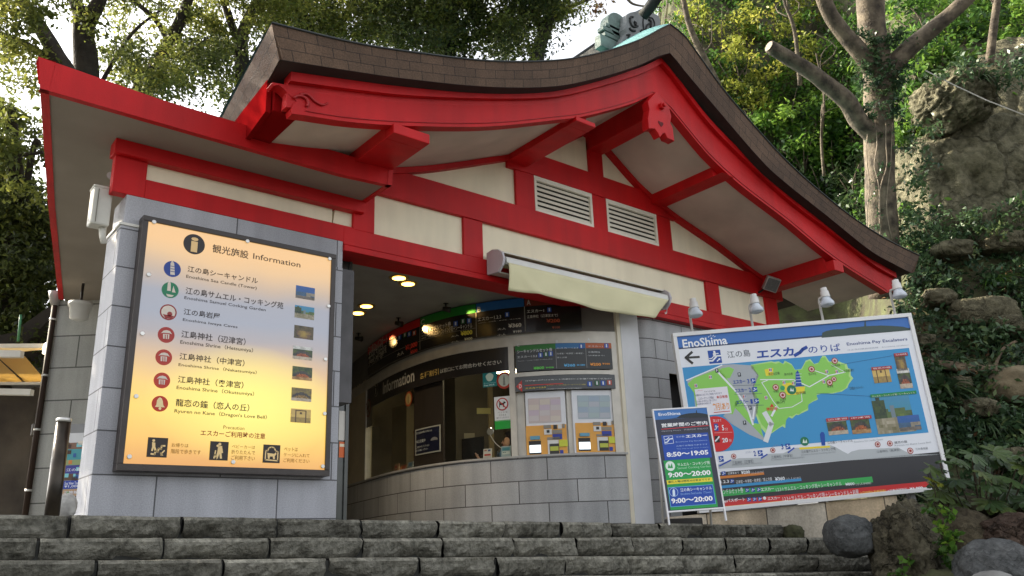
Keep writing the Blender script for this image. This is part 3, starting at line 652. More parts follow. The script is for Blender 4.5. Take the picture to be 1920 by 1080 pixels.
ib.poly([(313,545),(314.5,531),(318,526),(320,532),(320,546)], PALE, 3); ib.poly([(322,548),(325,536),(329,549)], PALE, 3); ib.poly([(311,551),(326,554),(322,557),(314,556)], PALE, 3)
ib.circ(315.5, 585.5, 12.5, PALE, 3, 24); ib.circ(318, 589, 4.5, '93302c', 4, 16); ib.poly([(305,589),(326,593),(321,598),(310,597)], '93302c', 4)
for x, y, c in ic[3:6]:
    ib.poly([(x-10,y-3),(x-5,y-8),(x+1,y-9),(x+7,y-7),(x+11,y-1),(x+6,y-3),(x-6,y-4)], PALE, 3); ib.poly([(x-6,y-2),(x+6,y-1),(x+5,y+8),(x-6,y+7)], PALE, 3)
    ib.line([(x-2,y),(x-2,y+7)], .008, c, 4); ib.line([(x+2,y),(x+2,y+7)], .008, c, 4)
ib.poly([(299.5,745),(303,747),(305,752),(306,760),(309,764),(290,763),(293,759),(294,751),(296.5,747)], 'f0d9a0', 3); ib.circ(299.7, 766, 2.6, 'f0d9a0', 3, 12)
ib.text('Precaution', 419, 797.5, 458, 806.5, '5a3a20'); ib.text('エスカーご利用時の注意', 376.5, 805.5, 497, 823.5, '8a2a12', .015)
for x, y in ((295, 839), (410.5, 845.5), (509, 851)):
    u, v = ib.px(x, y); ib.uvrect(u - .088, v + .088, u + .088, v - .088, '261d1c', 2)
C_ = 'f2cf8f'
ib.line([(283,851),(290,852),(291,846),(296,847),(297,841),(302,842),(303,836),(309,836)], .014, C_, 3); ib.circ(288, 826, 2.6, C_, 3, 12); ib.poly([(285,829),(291,830),(291,838),(294,846),(290,847),(288,840),(286,846),(283,845),(285,838)], C_, 3); ib.line([(308,845),(301,852)], .012, C_, 3); ib.poly([(300,854),(300,848),(306,854)], C_, 3)
ib.circ(412, 833, 2.8, C_, 3, 12); ib.circ(408, 836, 2.4, C_, 3, 12); ib.poly([(409,837),(416,836),(418,849),(415,850),(416,860),(412,860),(411,851),(408,860),(404,859),(407,848)], C_, 3); ib.line([(404,845),(401,859)], .012, C_, 3); ib.line([(402,852),(406,860)], .01, C_, 3)
ib.line([(498,845),(502,845),(504,840),(509,838),(514,840),(517,846),(521,847),(520,864),(497,862),(498,845)], .012, C_, 3); ib.poly([(501,849),(506,850),(514,851),(517,848),(518,852),(515,855),(515,861),(512,861),(511,856),(506,856),(505,861),(502,860)], C_, 3)
for t in (('お帰りは', 322, 830.5, 353, 839.5), ('階段で歩きです', 321, 841.5, 376, 852.5), ('ベビーカーは', 435, 833.5, 478, 842), ('折りたたんで', 434, 843, 478, 853), ('ご利用下さい', 433.5, 853.5, 477.5, 864), ('ペットは', 533, 838, 558, 847), ('ケージに入れて', 532, 849, 580, 858), ('ご利用ください', 531.5, 859, 580, 868.5)): ib.text(*t, '6a4a20', .004)
ib.build('lettering', it)
PRN, N_, L_, b_ = newmat('photo_paper'); a_t = N_.new('ShaderNodeAttribute'); a_t.attribute_name = 'ink'; L_.new(a_t.outputs['Color'], b_.inputs['Base Color']); b_.inputs['Roughness'].default_value = .35
def picture(ex, u, v, sd):                    # what each small photograph shows at (u across, v down)
    n1 = noise.fractal(V3((u * 5 + sd, v * 5, sd)), 1, 2, 4); n2 = noise.noise(V3((u * 14 + sd, v * 14, 3)))
    n = n1 * .6 + n2 * .4
    if ex == 'sea':
        if v < .45 + .03 * n: c = (.03 + .03 * n, .12, .40 - .1 * v)
        elif u > .55 and v < .75 - .3 * u + .1 * n + .2: c = (.28 + .2 * n, .25 + .17 * n, .20 + .14 * n)
        else: c = (.05, .12 + .05 * n, .22 + .12 * n) if v < .8 else (.16 + .12 * n, .14 + .1 * n, .12 + .1 * n)
    elif ex == 'tower':
        if v < .42 + .08 * n: c = (.06, .28, .50 - .2 * v)
        elif v < .62: c = (.10 + .1 * n, .16 + .13 * n, .05)
        else: c = (.30 + .25 * n, .27 + .22 * n, .18 + .2 * n)
        if u < .32 and .1 + .3 * abs(u - .16) < v < .62: c = (.04 + .05 * n, .07 + .07 * n, .03)
        if abs(u - .5) < .055 - .03 * (v < .3) and .12 < v < .6: c = (.18, .24, .28)
    elif ex == 'cave':
        r = math.hypot((u - .5) * 1.2, v - .6); c = (.40 - r * .6 + .2 * n, .28 - r * .45 + .14 * n, .06) if r < .45 and v > .35 else (.10 + .1 * n, .08 + .07 * n, .04 + .03 * n)
    elif ex == 'gate':
        c = (.66 + .12 * n, .46 + .1 * n, .14) if v < .6 else (.38 + .2 * n, .26 + .13 * n, .08)
        if abs(abs(u - .5) - .24) < .03 and v > .1 or (abs(v - .12) < .05 and abs(u - .5) < .3) or math.hypot(u - .5, v - .3) < .08: c = (.12, .07, .03)
    else:
        d = {'shrine': 0, 'shrine2': 1, 'shrine3': 2}[ex]
        c = (.62 + .3 * n, .62 + .3 * n, .58 + .3 * n) if d == 0 and v < .25 else (.06 + .1 * n, .09 + .1 * n, .035) if d < 2 else (.22 + .15 * n, .17 + .12 * n, .06)
        ro = .30 + 1.1 * abs(u - .5) ** 1.6
        if ro < v < ro + .20 and abs(u - .5) < .42: c = (.06 + .05 * n, .055 + .05 * n, .05 + .04 * n)
        elif ro + .2 <= v < .8 and abs(u - .5) < .32: c = ((.30, .08, .035), (.36, .10, .03), (.26, .16, .05))[d]; c = tuple(max(0, q * (1 + 1.4 * n2)) for q in c)
        elif v >= .74: c = (.50 + .3 * n, .42 + .25 * n, .32 + .2 * n) if d != 1 else (.42 + .3 * n, .24 + .2 * n, .10 + .1 * n)
    return tuple(min(.9, max(.012, q)) for q in c)
def snap(B, x0, y0, x1, y1, kind, L=2):
    a = B.px(x0, y0); b = B.px(x1, y1); ex = kind; NXp, NYp = 18, 13; sd = x0 * .37 + y0 * .11; k0 = len(PH)
    for i in range(NXp):
        for j in range(NYp):
            u0_, u1_ = a[0] + (b[0]-a[0]) * i / NXp, a[0] + (b[0]-a[0]) * (i+1) / NXp; v0_, v1_ = a[1] + (b[1]-a[1]) * j / NYp, a[1] + (b[1]-a[1]) * (j+1) / NYp
            PH.append(([B.xyz(u0_, v1_, L * B.ls), B.xyz(u1_, v1_, L * B.ls), B.xyz(u1_, v0_, L * B.ls), B.xyz(u0_, v0_, L * B.ls)], picture(ex, (i + .5) / NXp, (j + .5) / NYp, sd)))
PH = []
def flush_photos(parent):
    global PH
    n = len(PH) // 234
    for q in range(n):
        P = PH[q * 234:(q + 1) * 234]; me = bpy.data.meshes.new('photo_print'); me.from_pydata([p for f in P for p in f[0]], [], [tuple(range(4 * k, 4 * k + 4)) for k in range(234)])
        at_ = me.attributes.new('ink', 'FLOAT_COLOR', 'FACE'); at_.data.foreach_set('color', np.array([(*f[1], 1) for f in P], dtype=np.float32).ravel()); me.materials.append(PRN); link('photo_print', me, parent)
    PH = []
KS = {'sea': 'sea', 'tow': 'tower', 'cave': 'cave', 'shr': 'shrine', 'shr2': 'shrine2', 'shr3': 'shrine3', 'gate': 'gate'}
for (x0, y0, x1, y1), k in zip([(555,534.5,589.5,564),(553,571.5,588.5,600.5),(552,609,587,638),(549.7,647.7,585,676.6),(548.5,686,584.6,714.6),(546.8,726,583.4,754),(545.4,765.6,582,794)], ('sea','tow','cave','shr','shr2','shr3','gate')): snap(ib, x0, y0, x1, y1, KS[k])
flush_photos(it)
for x, y in ((288,417),(463,453),(617,486),(278,515.5),(266,626),(615,574.5),(609,674),(254.4,743.5),(607.5,776),(241.7,856.6),(436,866.7),(604,874.7)):
    mb = MB(); u, v = ib.px(x, y); mb.disc(ib.xyz(u, v, .022), ib.N, .021, 0, 14, .022); mb.build('screw_cap', METAL, it, bevel=.004)
# ------------------------------------------------------------------ large map sign beside the stairs
mo = at(1300, 900, 11.0)
mg = thing('map_sign', at(1500, 975, 11.1), 'large white framed island map sign with blue sea and four spotlights along its top edge', 'sign')
ms = Board(mo, (.7887, -.6122, .0552), (-.0394, .0039, .9992))
u0, v1 = ms.px(1263, 625); u1, _ = ms.px(1742, 735); _, v0 = ms.px(1500, 944.5); uu0, _ = ms.px(1282, 790)
u0 = (u0 + uu0) / 2; v1 = (v1 + ms.px(1708, 587)[1]) / 2
mb = MB(); fw = .055
def bar(B, mb, a, b, c, d, o0, o1, mi=0): mb.prism([B.xyz(a, c, o1), B.xyz(b, c, o1), B.xyz(b, d, o1), B.xyz(a, d, o1)], B.N * (o0 - o1), mi)
bar(ms, mb, u0, u1, v1 - fw, v1, -.10, .025); bar(ms, mb, u0, u1, v0, v0 + fw, -.10, .025); bar(ms, mb, u0, u0 + fw, v0 + fw, v1 - fw, -.10, .024); bar(ms, mb, u1 - fw, u1, v0 + fw, v1 - fw, -.10, .024)
mb.build('sign_frame', mat('frame_white', (.80, .80, .80), .3, .04, 3), mg, bevel=.004)
mb = MB(); bar(ms, mb, u0 + fw, u1 - fw, v0 + fw, v1 - fw, -.07, 0); mb.build('sign_panel', ink('e9ecf3', .3), mg)
mb = MB()
for uu in (u0 + .5, (u0 + u1) / 2, u1 - .5): bar(ms, mb, uu - .04, uu + .04, v0 - .9, v1 - .3, -.19, -.101)
mb.build('sign_post', mat('post_grey', (.3, .3, .3), .5, .1, 4, metal=.6), mg)
ms.uvrect(u0 + fw, ms.px(1272, 652)[1], u1 - fw, v1 - fw, '3f73bd', 1); ms.uvrect(u0 + fw, ms.px(1272, 655)[1], u1 - fw, ms.px(1272, 652)[1], '2a3f66', 1)
c6 = crop(1260, 590, 3.692)
def cp6(*L): 
    q = c6(*L); return [(q[i], q[i+1]) for i in range(0, len(q), 2)]
def cr(o, *L):
    q = o(*L); return [(q[i], q[i+1]) for i in range(0, len(q), 2)]
ms.poly(cp6(1035,160, 1040,125, 1070,112, 1120,102, 1180,100, 1240,88, 1300,84, 1330,80, 1333,45, 1340,45, 1344,80, 1380,78, 1450,75, 1520,78, 1600,84, 1640,95, 1652,108), '3d4f4a', 2)
ms.text('EnoShima', *c6(68, 172), *c6(385, 204), 'f4f6fa', .022); 
for a in ((250,158,258,148),(268,150,268,136),(280,150,288,142),(290,155,300,150)): ms.line(cp6(*a), .008, 'dfe8f5', 3)
ms.line(cp6(98,298, 187,293), .03, '333333', 2); ms.line(cp6(137,260, 95,298, 140,336), .034, '333333', 3)
ms.rect(*c6(245, 250), *c6(347, 333), '1d4fa8', 2)
ms.line(cp6(258,320, 280,320, 312,285, 338,284), .022, 'f2f5fa', 3); ms.line(cp6(258,305, 275,303, 305,270, 320,268), .012, 'f2f5fa', 3); ms.poly(cp6(282,270, 290,262, 302,262, 305,285, 295,292, 286,290), 'f2f5fa', 3); ms.circ(*c6(292, 258), 2.2, 'f2f5fa', 3, 10); ms.line(cp6(312,322, 330,305), .014, 'f2f5fa', 3); ms.poly(cp6(320,304, 334,302, 332,318), 'f2f5fa', 4)
ms.text('江の島', *c6(378, 254), *c6(545, 288), '39475a', .0); ms.text('エスカ', *c6(578, 246), *c6(845, 284), '1f4aa5', .035, slant=.12); ms.line(cp6(850,282, 885,262, 905,240, 930,226), .045, '1f4aa5', 3)
ms.text('のりば', *c6(938, 218), *c6(1170, 250), '1f4aa5', .004); ms.text('Enoshima Pay Escalators', *c6(1207, 194), *c6(1632, 184), '4a5a90', .012)
ms.text('江之岛付费自动扶梯　Enoshima escalator', *c6(1212, 240), *c6(1640, 214), 'a8b0be')
SEA = '3f97d0'; GRN = '8fd45f'; GRY = 'aeb4ba'
su0, sv1 = ms.px(*c6(92, 365)); su1, sv0 = ms.px(1741, 811); su0 = ms.px(1290, 760)[0]
ms.uvrect(su0, sv0, su1, sv1, SEA, 1)
ms.poly(cp6(105,455, 330,355, 350,346, 430,343, 560,352, 640,440, 640,600, 580,700, 560,760) + [(1425,800),(1434,827),(1405,815),(1372,795),(1356,780),(1370,765)] + cp6(300,640, 160,640, 150,520, 110,490), GRY, 2)
ms.poly(cp6(150,440, 330,372, 345,400, 440,520, 470,600, 440,640, 420,690, 360,680, 170,640, 150,540, 108,480), GRN, 3)
ms.poly(cp6(340,372, 395,362, 430,378, 400,440, 360,440, 330,395), GRN, 3); ms.poly(cp6(440,600, 490,590, 500,640, 540,700, 560,750) + [(1425,795),(1431,820),(1412,800),(1397,785)] + cp6(470,680, 430,640), GRN, 3)
isl = cp6(560,350, 690,332, 720,340, 745,330, 770,345, 790,330, 830,352, 850,385, 900,380, 925,330, 950,318, 985,345, 1010,340, 1030,300, 1060,295, 1080,330, 1130,330, 1170,345, 1195,345, 1200,375, 1225,385, 1222,425, 1235,440, 1215,480, 1200,510, 1160,530, 1110,540, 1080,545, 1040,545, 1000,552, 1005,580, 970,600, 945,620, 940,650, 900,670, 880,690, 860,685, 830,705, 815,700, 790,730, 785,770) + [(1470,795),(1462,800),(1447,810),(1440,808)] + cp6(620,760, 590,690, 600,600, 560,520, 600,420, 570,380)
icx = sum(p[0] for p in isl) / len(isl); icy = sum(p[1] for p in isl) / len(isl)
ms.poly([(icx + (x - icx) * 1.045 + 1.5 * math.sin(k * 2.1), icy + (y - icy) * 1.05 + 1.2 * math.cos(k * 1.7)) for k, (x, y) in enumerate(isl)], 'b9e58c', 2)
ms.poly(isl, GRN, 3)
WH = 'eef2f6'
for L, w in (((100,455, 345,350),.022), ((315,395, 450,540, 520,640, 560,760),.035), ((570,640, 560,720),.03), ((610,450, 840,450, 950,500, 1090,420, 1190,400),.018), ((960,378, 1080,420),.015), ((700,600, 640,500, 620,470, 660,455),.014), ((700,600, 740,650, 830,640, 900,600, 895,545),.012), ((720,640, 690,700),.04), ((1100,345, 1200,400),.01)): ms.line(cp6(*L), w * .75, WH, 4)
ms.line([(1434,775),(1446,795),(1436,826)], .07, 'e4e8ea', 4)
ms.poly(cp6(640,380, 700,370, 700,420, 650,425), 'f0dc3a', 4); ms.poly(cp6(760,480, 820,470, 840,490, 920,500, 915,540, 860,555, 800,555, 780,530), 'f0dc3a', 4)
ms.poly(cp6(855,490, 855,405, 868,385, 880,405, 898,490), '1d4fa8', 5); ms.poly(cp6(845,492, 910,488, 912,496, 850,500), '1d4fa8', 5)
for k in range(4): ms.line(cp6(858, 412 + 20 * k, 894, 410 + 20 * k), .006, 'dfe8f5', 6)
ms.circ(*c6(827, 520), 9, '1f7a55', 5, 20); ms.circ(*c6(765, 508), 4.5, '2fa56a', 5, 14); ms.poly(cp6(815,530, 822,505, 830,525, 838,508, 843,532), 'dff0e6', 6)
for x, y, r in ((965,378,6),(1125,320,6),(717,503,6),(765,557,6.5),(1090,470,6),(1120,447,5)): ms.circ(*c6(x, y), r, '9c2f2c', 5, 18); ms.circ(*c6(x, y), r * .75, 'e8c8c4', 6, 16); ms.circ(*c6(x, y), r * .4, '9c2f2c', 7, 10)
for x, y in ((310,388),(465,415),(540,645),(502,748)): ms.rect(*c6(x - 13, y - 13), *c6(x + 13, y + 13), '3a4048', 5); ms.text('P', *c6(x - 6, y - 9), *c6(x + 6, y + 9), WH, .02, 6)
for x, y in ((265,433),(165,492),(500,567),(650,575),(1140,395),(1070,395),(1050,465),(680,383),(775,470),(840,475)): ms.rect(*c6(x - 12, y - 11), *c6(x + 12, y + 11), 'f2e8e8', 5); ms.line(cp6(x - 5, y + 7, x - 5, y - 7), .012, 'c03a34', 6); ms.line(cp6(x + 5, y + 7, x + 5, y - 7), .012, '2a5aa5', 6)
def blue(B, x0, y0, x1, y1, L=5):
    B.rect(x0, y0, x1, y1, '1d4fa8', L); w = x1 - x0; h = y1 - y0
    B.line([(x0 + w*.15, y1 - h*.2), (x0 + w*.4, y1 - h*.22), (x0 + w*.65, y0 + h*.42), (x0 + w*.88, y0 + h*.4)], abs(B.px(x0, y0)[1] - B.px(x0, y1)[1]) * .13, 'e8eefa', L + 1)
    B.poly([(x0 + w*.3, y0 + h*.55), (x0 + w*.3, y0 + h*.2), (x0 + w*.5, y0 + h*.15), (x0 + w*.52, y0 + h*.4)], 'e8eefa', L + 1)
for k, (x, y) in enumerate(((420,452),(432,512),(443,592))):
    ms.text('エスカー', *c6(x, y + 2), *c6(x + 88, y + 22), '1f4aa5', .025, 5); ms.text(str(3 - k), *c6(x + 97, y - 6), *c6(x + 117, y + 24), '1f4aa5', .02, 5); blue(ms, *c6(x + 122, y - 9), *c6(x + 160, y + 21)); ms.line(cp6(x, y + 40, x + 190, y + 34), .005, '5a6a7a', 5)
ms.rect(*c6(155, 517), *c6(412, 682), 'eceaf2', 5)
ms.text('御案内表示', *c6(158, 528), *c6(215, 540), 'c0392f', .02, 6); ms.text('キャンドルでお', *c6(222, 528), *c6(300, 534), '30303a', .0, 6)
ms.text('当施設はどなたでもご利用いただけます', *c6(160, 552), *c6(345, 550), '2a3a6a', .0, 6); ms.text('エスカーチケット売場は', *c6(180, 574), *c6(290, 582), '2a3a6a', .0, 6); ms.text('本日有効', *c6(305, 562), *c6(385, 576), 'c03a34', .03, 6); ms.text('江の島への手引もご覧ください', *c6(165, 596), *c6(310, 598), '2a3a6a', .0, 6); ms.text('料金改定のお知らせ', *c6(170, 614), *c6(270, 618), '2a3a6a', .0, 6)
ms.text('割引あり', *c6(280, 615), *c6(400, 655), 'e8963a', .02, 6); ms.line(cp6(290,678, 400,668), .01, 'c03a34', 6)
ms.text('現在地', *c6(650, 644), *c6(730, 662), 'd8321f', .02, 5); ms.poly(cp6(675,640, 690,615, 705,638), 'd8321f', 5)
for t, x, y, w in (('展望台広場',665,402,80),('緑の広場',775,405,60),('恋人の丘',943,404,55),('中津宮',700,525,40),('辺津宮',745,580,45),('奥津宮',1072,490,45),('江の島岩屋',1100,345,65),('お岩屋通り',1185,380,75),('江の島ヨットハーバー',1225,500,100),('瑞心門',720,600,60),('植物園',855,535,70)): ms.text(t, *c6(x, y), *c6(x + w, y + 13), '3a4a3a', .0, 5)
ms.line(cp6(1170,345, 1520,285), .004, '2a5a8a', 4); ms.line(cp6(1000,545, 1370,565), .004, '2a5a8a', 4)
c7 = crop(1340, 780, 4.364)
# inset photos on the sea
for rx0, ry0, rx1, ry1, kd, hd, t in ((1675,663,1702,694,'cave','a8383a','江の島岩屋'), (1680,692,1712,727,'shr','a8383a',None), (1633,689,1672,716,'gate','a8383a','龍恋の鐘'), (1548,785,1591,813,'shr','b03238','辺津宮'), (1592,782,1634,811,'shr2','b03238','中津宮'), (1631,741,1718,808,'tow','1f8a4a','サムエル・コッキング苑／シーキャンドル')):
    snap(ms, rx0, ry0, rx1, ry1, KS[kd], 4)
    if t: ms.rect(rx0, ry0 - 1, rx1, ry0 + 4.5 - .085 * (rx1 - rx0), hd, 9) if rx1 - rx0 > 60 else ms.rect(rx0, ry0, rx1, ry0 + 6 - .085 * (rx1 - rx0), hd, 9); ms.text(t, rx0 + 3, ry0 + 1, rx1 - 3, ry0 + 4.5 - .085 * (rx1 - rx0), 'f2e8e8', .0, 10)
snap(ms, 1681, 781, 1728, 805, KS['sea'], 6)
# cross-section strip
ms.poly(cr(c7, 20,400, 130,360, 200,345, 380,340, 430,310, 560,305, 650,262, 950,240, 990,255, 1050,290, 1090,310, 1120,290, 1180,275, 1500,258, 1560,290, 1620,315, 1838,310, 1838,318, 1840,316) + [(1761,852.4),(1345,879)], 'b9bfc2', 2)
ms.poly(cr(c7, 690,258, 940,243, 945,258, 695,275), 'f0dc3a', 3)
for x, y, r in ((155,330,5),(475,280,5),(1333,232,5.5),(1433,225,5.5),(1600,285,6)): ms.circ(*c7(x, y), r, '9c2f2c', 3, 16); ms.circ(*c7(x, y), r * .75, 'eed8d4', 4, 14); ms.circ(*c7(x, y), r * .45, '9c2f2c', 5, 10)
ms.circ(*c7(735, 207), 8.5, '1f7a55', 3, 18); ms.poly(cr(c7, 718,222, 726,185, 738,215, 750,190, 756,220), 'dff0e6', 4); ms.poly(cr(c7, 860,150, 872,130, 890,132, 900,150, 905,240, 875,242), '1d4fa8', 3)
for x, y, n in ((30,330,None),(350,283,'2'),(575,228,'3')):
    blue(ms, *c7(x, y), *c7(x + 46, y + 42), 4)
    if n: ms.text(n, *c7(x - 35, y + 3), *c7(x - 10, y + 44), '1f4aa5', .02, 4); ms.text('エスカー', *c7(x - 100, y + 8), *c7(x - 42, y + 18), '8a97b5', .0, 4)
for L in ((40,408, 130,362),(380,345, 428,315),(600,300, 648,262)): ms.line(cr(c7, *L), .018, '2a4fb0', 4)
for t, x0, y0, x1, y1, c in (('江島神社（辺津宮）',140,370,320,386,'6a7078'),('江島神社（中津宮）',460,325,640,335,'6a7078'),('江の島サムエル・コッキング苑',705,282,990,280,'4a5058'),('江の島シーキャンドル',920,207,1130,212,'4a5058'),('龍恋の鐘',1468,208,1575,218,'4a5058'),('江島神社（奥津宮）',1322,282,1518,286,'6a7078'),('江の島岩屋',1640,262,1745,272,'6a7078'),('Enoshima Shrine Hetsumiya',140,398,390,390,'9aa0a5'),('Enoshima Shrine Nakatsumiya',460,352,735,345,'9aa0a5'),('Enoshima Samuel Cocking Garden',705,312,990,302,'9aa0a5'),('Enoshima Sea Candle Tower',1140,205,1380,196,'b0b5ba'),('Ryuren no Kane Love Bell',1470,235,1770,225,'b0b5ba')): ms.text(t, *c7(x0, y0), *c7(x1, y1), c, .0, 4)
bu, bv = ms.px(1500, 868.5); ms.uvrect(u0 + fw, v0 + fw, u1 - fw, (bv + ms.px(1700, 856)[1]) / 2, '3a3a3e', 2)
ms.text('1', *c7(36, 462), *c7(48, 482), WH, .02, 4); blue(ms, *c7(55, 455), *c7(92, 485), 4); ms.text('辺津宮まで', *c7(105, 462), *c7(200, 472), WH, .0, 4); ms.text('¥200', *c7(213, 450), *c7(290, 470), WH, .03, 4); ms.text('（小人¥100）', *c7(295, 455), *c7(402, 468), 'c8c8cc', .0, 4); ms.rect(*c7(30, 494), *c7(405, 480), 'd8823a', 4)
ms.text('1.2.3', *c7(46, 528), *c7(118, 546), WH, .02, 4); blue(ms, *c7(124, 518), *c7(160, 548), 4); ms.text('辺津宮・中津宮・奥津宮／頂上方面', *c7(172, 528), *c7(470, 528), WH, .0, 4); ms.text('¥360', *c7(490, 502), *c7(575, 525), WH, .03, 4); ms.text('（小人¥180）', *c7(580, 505), *c7(705, 518), 'c8c8cc', .0, 4); ms.rect(*c7(30, 572), *c7(710, 531), '3f97d0', 4)
def strip(x0, y0, x1, y1, hgt, c, L=3):      # a level band on the board through two pixels
    a = ms.px(x0, y0); b = ms.px(x1, y1); v = (a[1] + b[1]) / 2; ms.uvrect(max(a[0], u0 + fw), v, b[0], v + hgt, c, L); return v
hb = abs(ms.px(1500, 905)[1] - ms.px(1500, 916)[1])
strip(1345, 927, 1638, 909, hb, '3fae5a'); strip(1345, 946, 1744, 917, hb * .95, 'd0393a')
strip(1345, 947.5, 1662, 928, hb * .2, 'e8b93a', 4)
ms.text('シーキャンドルセット券', *c7(-30, 606), *c7(235, 628), WH, .0, 5)
for x in (248, 295, 342): blue(ms, *c7(x, 592 - (x - 248) * .05), *c7(x + 35, 622 - (x - 248) * .05), 5)
ms.text('エスカー', *c7(375, 590), *c7(487, 606), WH, .02, 5); ms.text('1.2.3＋サムエル・コッキング苑＋シーキャンドル', *c7(497, 585), *c7(1040, 570), WH, .0, 5); ms.text('¥800', *c7(1065, 548), *c7(1145, 565), WH, .03, 5); ms.text('（小人¥400）', *c7(1150, 548), *c7(1280, 558), 'dff0e2', .0, 5)
ms.text('1Dayパスポート', *c7(35, 685), *c7(250, 698), WH, .02, 5)
for x in (262, 308, 352): blue(ms, *c7(x, 668 - (x - 262) * .05), *c7(x + 35, 698 - (x - 262) * .05), 5)
ms.circ(*c7(407, 672), 3.2, 'f0f0f0', 5, 14); ms.text('エスカー', *c7(430, 666), *c7(535, 680), WH, .02, 5); ms.text('1.2.3＋サムエル・コッキング苑＋シーキャンドル＋岩屋', *c7(552, 658), *c7(1180, 640), WH, .0, 5); ms.text('（1日何度も利用可能）', *c7(1185, 618), *c7(1405, 632), 'f0d060', .0, 5); ms.text('&対象店舗割引', *c7(1412, 602), *c7(1575, 614), WH, .0, 5); ms.text('¥1,000', *c7(1592, 585), *c7(1705, 600), WH, .03, 5)
cx_, cy_ = ms.px(1343, 813.5); rr_ = ms.px(1375.5, 811)[0] - cx_
ms.uvpoly([(cx_ + rr_ * math.cos(2*math.pi*k/36), cy_ + rr_ * math.sin(2*math.pi*k/36)) for k in range(36)], 'd8282c', 6)
c5 = crop(1220, 750, 4.695)
ms.text('頂上まで', *c5(545, 172), *c5(622, 190), WH, .0, 8); blue(ms, *c5(555, 210), *c5(598, 272), 8); ms.text('5', *c5(622, 222), *c5(648, 268), WH, .03, 8); ms.text('分', *c5(652, 246), *c5(680, 268), WH, .0, 8); ms.line(cr(c5, 560,290, 715,284), .006, 'f0b0b0', 8)
ms.rect(*c5(560, 318), *c5(610, 372), '2a2422', 8); ms.line(cr(c5, 568,362, 585,345, 600,325), .02, WH, 9); ms.text('20', *c5(625, 336), *c5(682, 372), WH, .03, 8); ms.text('分', *c5(686, 345), *c5(712, 368), WH, .0, 8)
flush_photos(mg); ms.build('map_print', mg)
ODM = mat('lamp_white', (.66, .65, .62), .4, .06, 8)
for px_, py_ in ((1299, 581), (1412, 573), (1543, 561), (1677, 546)):
    u, v = ms.px(px_, py_); vt = ms.px(px_, py_ - 2)[1]; hd = .14
    mb = MB(); mb.tube([ms.xyz(u - .04, v1 - .02, -.05), ms.xyz(u - .04, v - .02, -.05), ms.xyz(u - .04, v + .02, -.02), ms.xyz(u, v + .03, .07)], .018, 8)
    lamp = mb.build('sign_lamp', ODM, mg)
    mb = MB(); o = .10; c = ms.xyz(u, v, o); t_ = ms.V * 1.0 + ms.N * -.12
    mb.tube([c + t_ * z for z in (.14, .138, .085, .085, .0, -.005)], [.038, .045, .047, .058, .064, .066], 16); mb.build('lamp_socket', ODM, lamp)
    mb = MB(); mb.tube([c + t_ * z for z in (-.005, -.05, -.085, -.115)], [.055, .075, .098, .098], 18, cap=False); mb.tube([c + t_ * z for z in (-.115, -.13, -.138)], [.098, .07, .01], 18); mb.build('lamp_bulb', mat('lamp_glass', (.55, .60, .66), .15, .15, 12), lamp)
# ------------------------------------------------------------------ A-board with opening hours
ag = thing('opening_hours_board', at(1300, 978, 9.3), 'narrow free standing board with white frame showing blue and green panels of opening hours', 'sign')
ab = Board(at(1290, 870, 9.35), (.83, -.555, .036), (.072, .042, .997))
mb = MB(); a0, b1 = ab.px(1229.5, 767); a1, _ = ab.px(1333, 764); a0 = (a0 + ab.px(1243, 960)[0]) / 2; a1 = (a1 + ab.px(1354, 953)[0]) / 2; b1 = (b1 + ab.px(1333, 761)[1]) / 2; b0 = ab.px(1300, 958)[1]; bz = ab.px(1244, 985)[1]
w = .018
bar(ab, mb, a0, a0 + w, bz, b1 - w, -.03, .006); bar(ab, mb, a1 - w, a1, bz, b1 - w, -.03, .006); bar(ab, mb, a0, a1, b1 - w, b1, -.03, .0065); bar(ab, mb, a0 + w, a1 - w, b0, b0 + w, -.03, .0055)
fr_ = mb.build('board_frame', mat('frame_white2', (.78, .78, .80), .35, .04, 5), ag, bevel=.003)
mb = MB(); Q = [ab.xyz(a0 + .05, b1 - .1, -.035), ab.xyz(a0 + .05, bz, -.42), ab.xyz(a1 - .05, b1 - .1, -.035), ab.xyz(a1 - .05, bz, -.42)]
mb.tube(Q[:2], .014, 8); mb.tube(Q[2:], .014, 8); mb.build('stand_leg', ODM, ag)
mb = MB(); bar(ab, mb, a0 + w, a1 - w, b0 + w, b1 - w, -.022, 0); mb.build('board_panel', ink('262a3c', .3), ag)
ab.uvrect(a0 + w, ab.px(1285, 784)[1], a1 - w, b1 - w, '3f73b5', 1)
def ap(*L): return cr(c5, *L)
ab.poly(ap(60,168, 150,165, 230,155, 270,130, 330,118, 398,113, 400,90, 406,90, 408,113, 460,118, 505,128, 530,150), '1f2a30', 2)
ab.text('EnoShima', *c5(66, 115), *c5(264, 130), 'e8eef8', .02, 3); ab.text('営業時間のご案内', *c5(92, 208), *c5(500, 218), 'f4f4f6', .022, 3); ab.line(ap(95,258, 507,225), .008, 'd0303a', 3)
ab.text('Opening Hours　开放时间 영업시간', *c5(95, 268), *c5(505, 258), 'b0b4c0', .0, 3)
def blk(x0, y0, x1, y1, c, L=2): ab.rect(*c5(x0, y0), *c5(x1, y1), c, L)
BL, GR = '1748a8', '1f9a4a'
blk(92, 312, 540, 505, BL); blk(112, 535, 592, 940, GR); blk(150, 770, 575, 915, '6fb0e8', 3); blk(155, 774, 570, 911, BL, 4); blk(140, 708, 545, 716, 'f0dc3a', 3)
ab.line(ap(115,322, 190,315, 202,380, 125,388, 115,322), .005, 'dfe8f5', 3); ab.line(ap(125,375, 145,372, 165,345, 190,340), .014, 'dfe8f5', 3); ab.line(ap(128,350, 145,345, 160,330), .01, 'dfe8f5', 3)
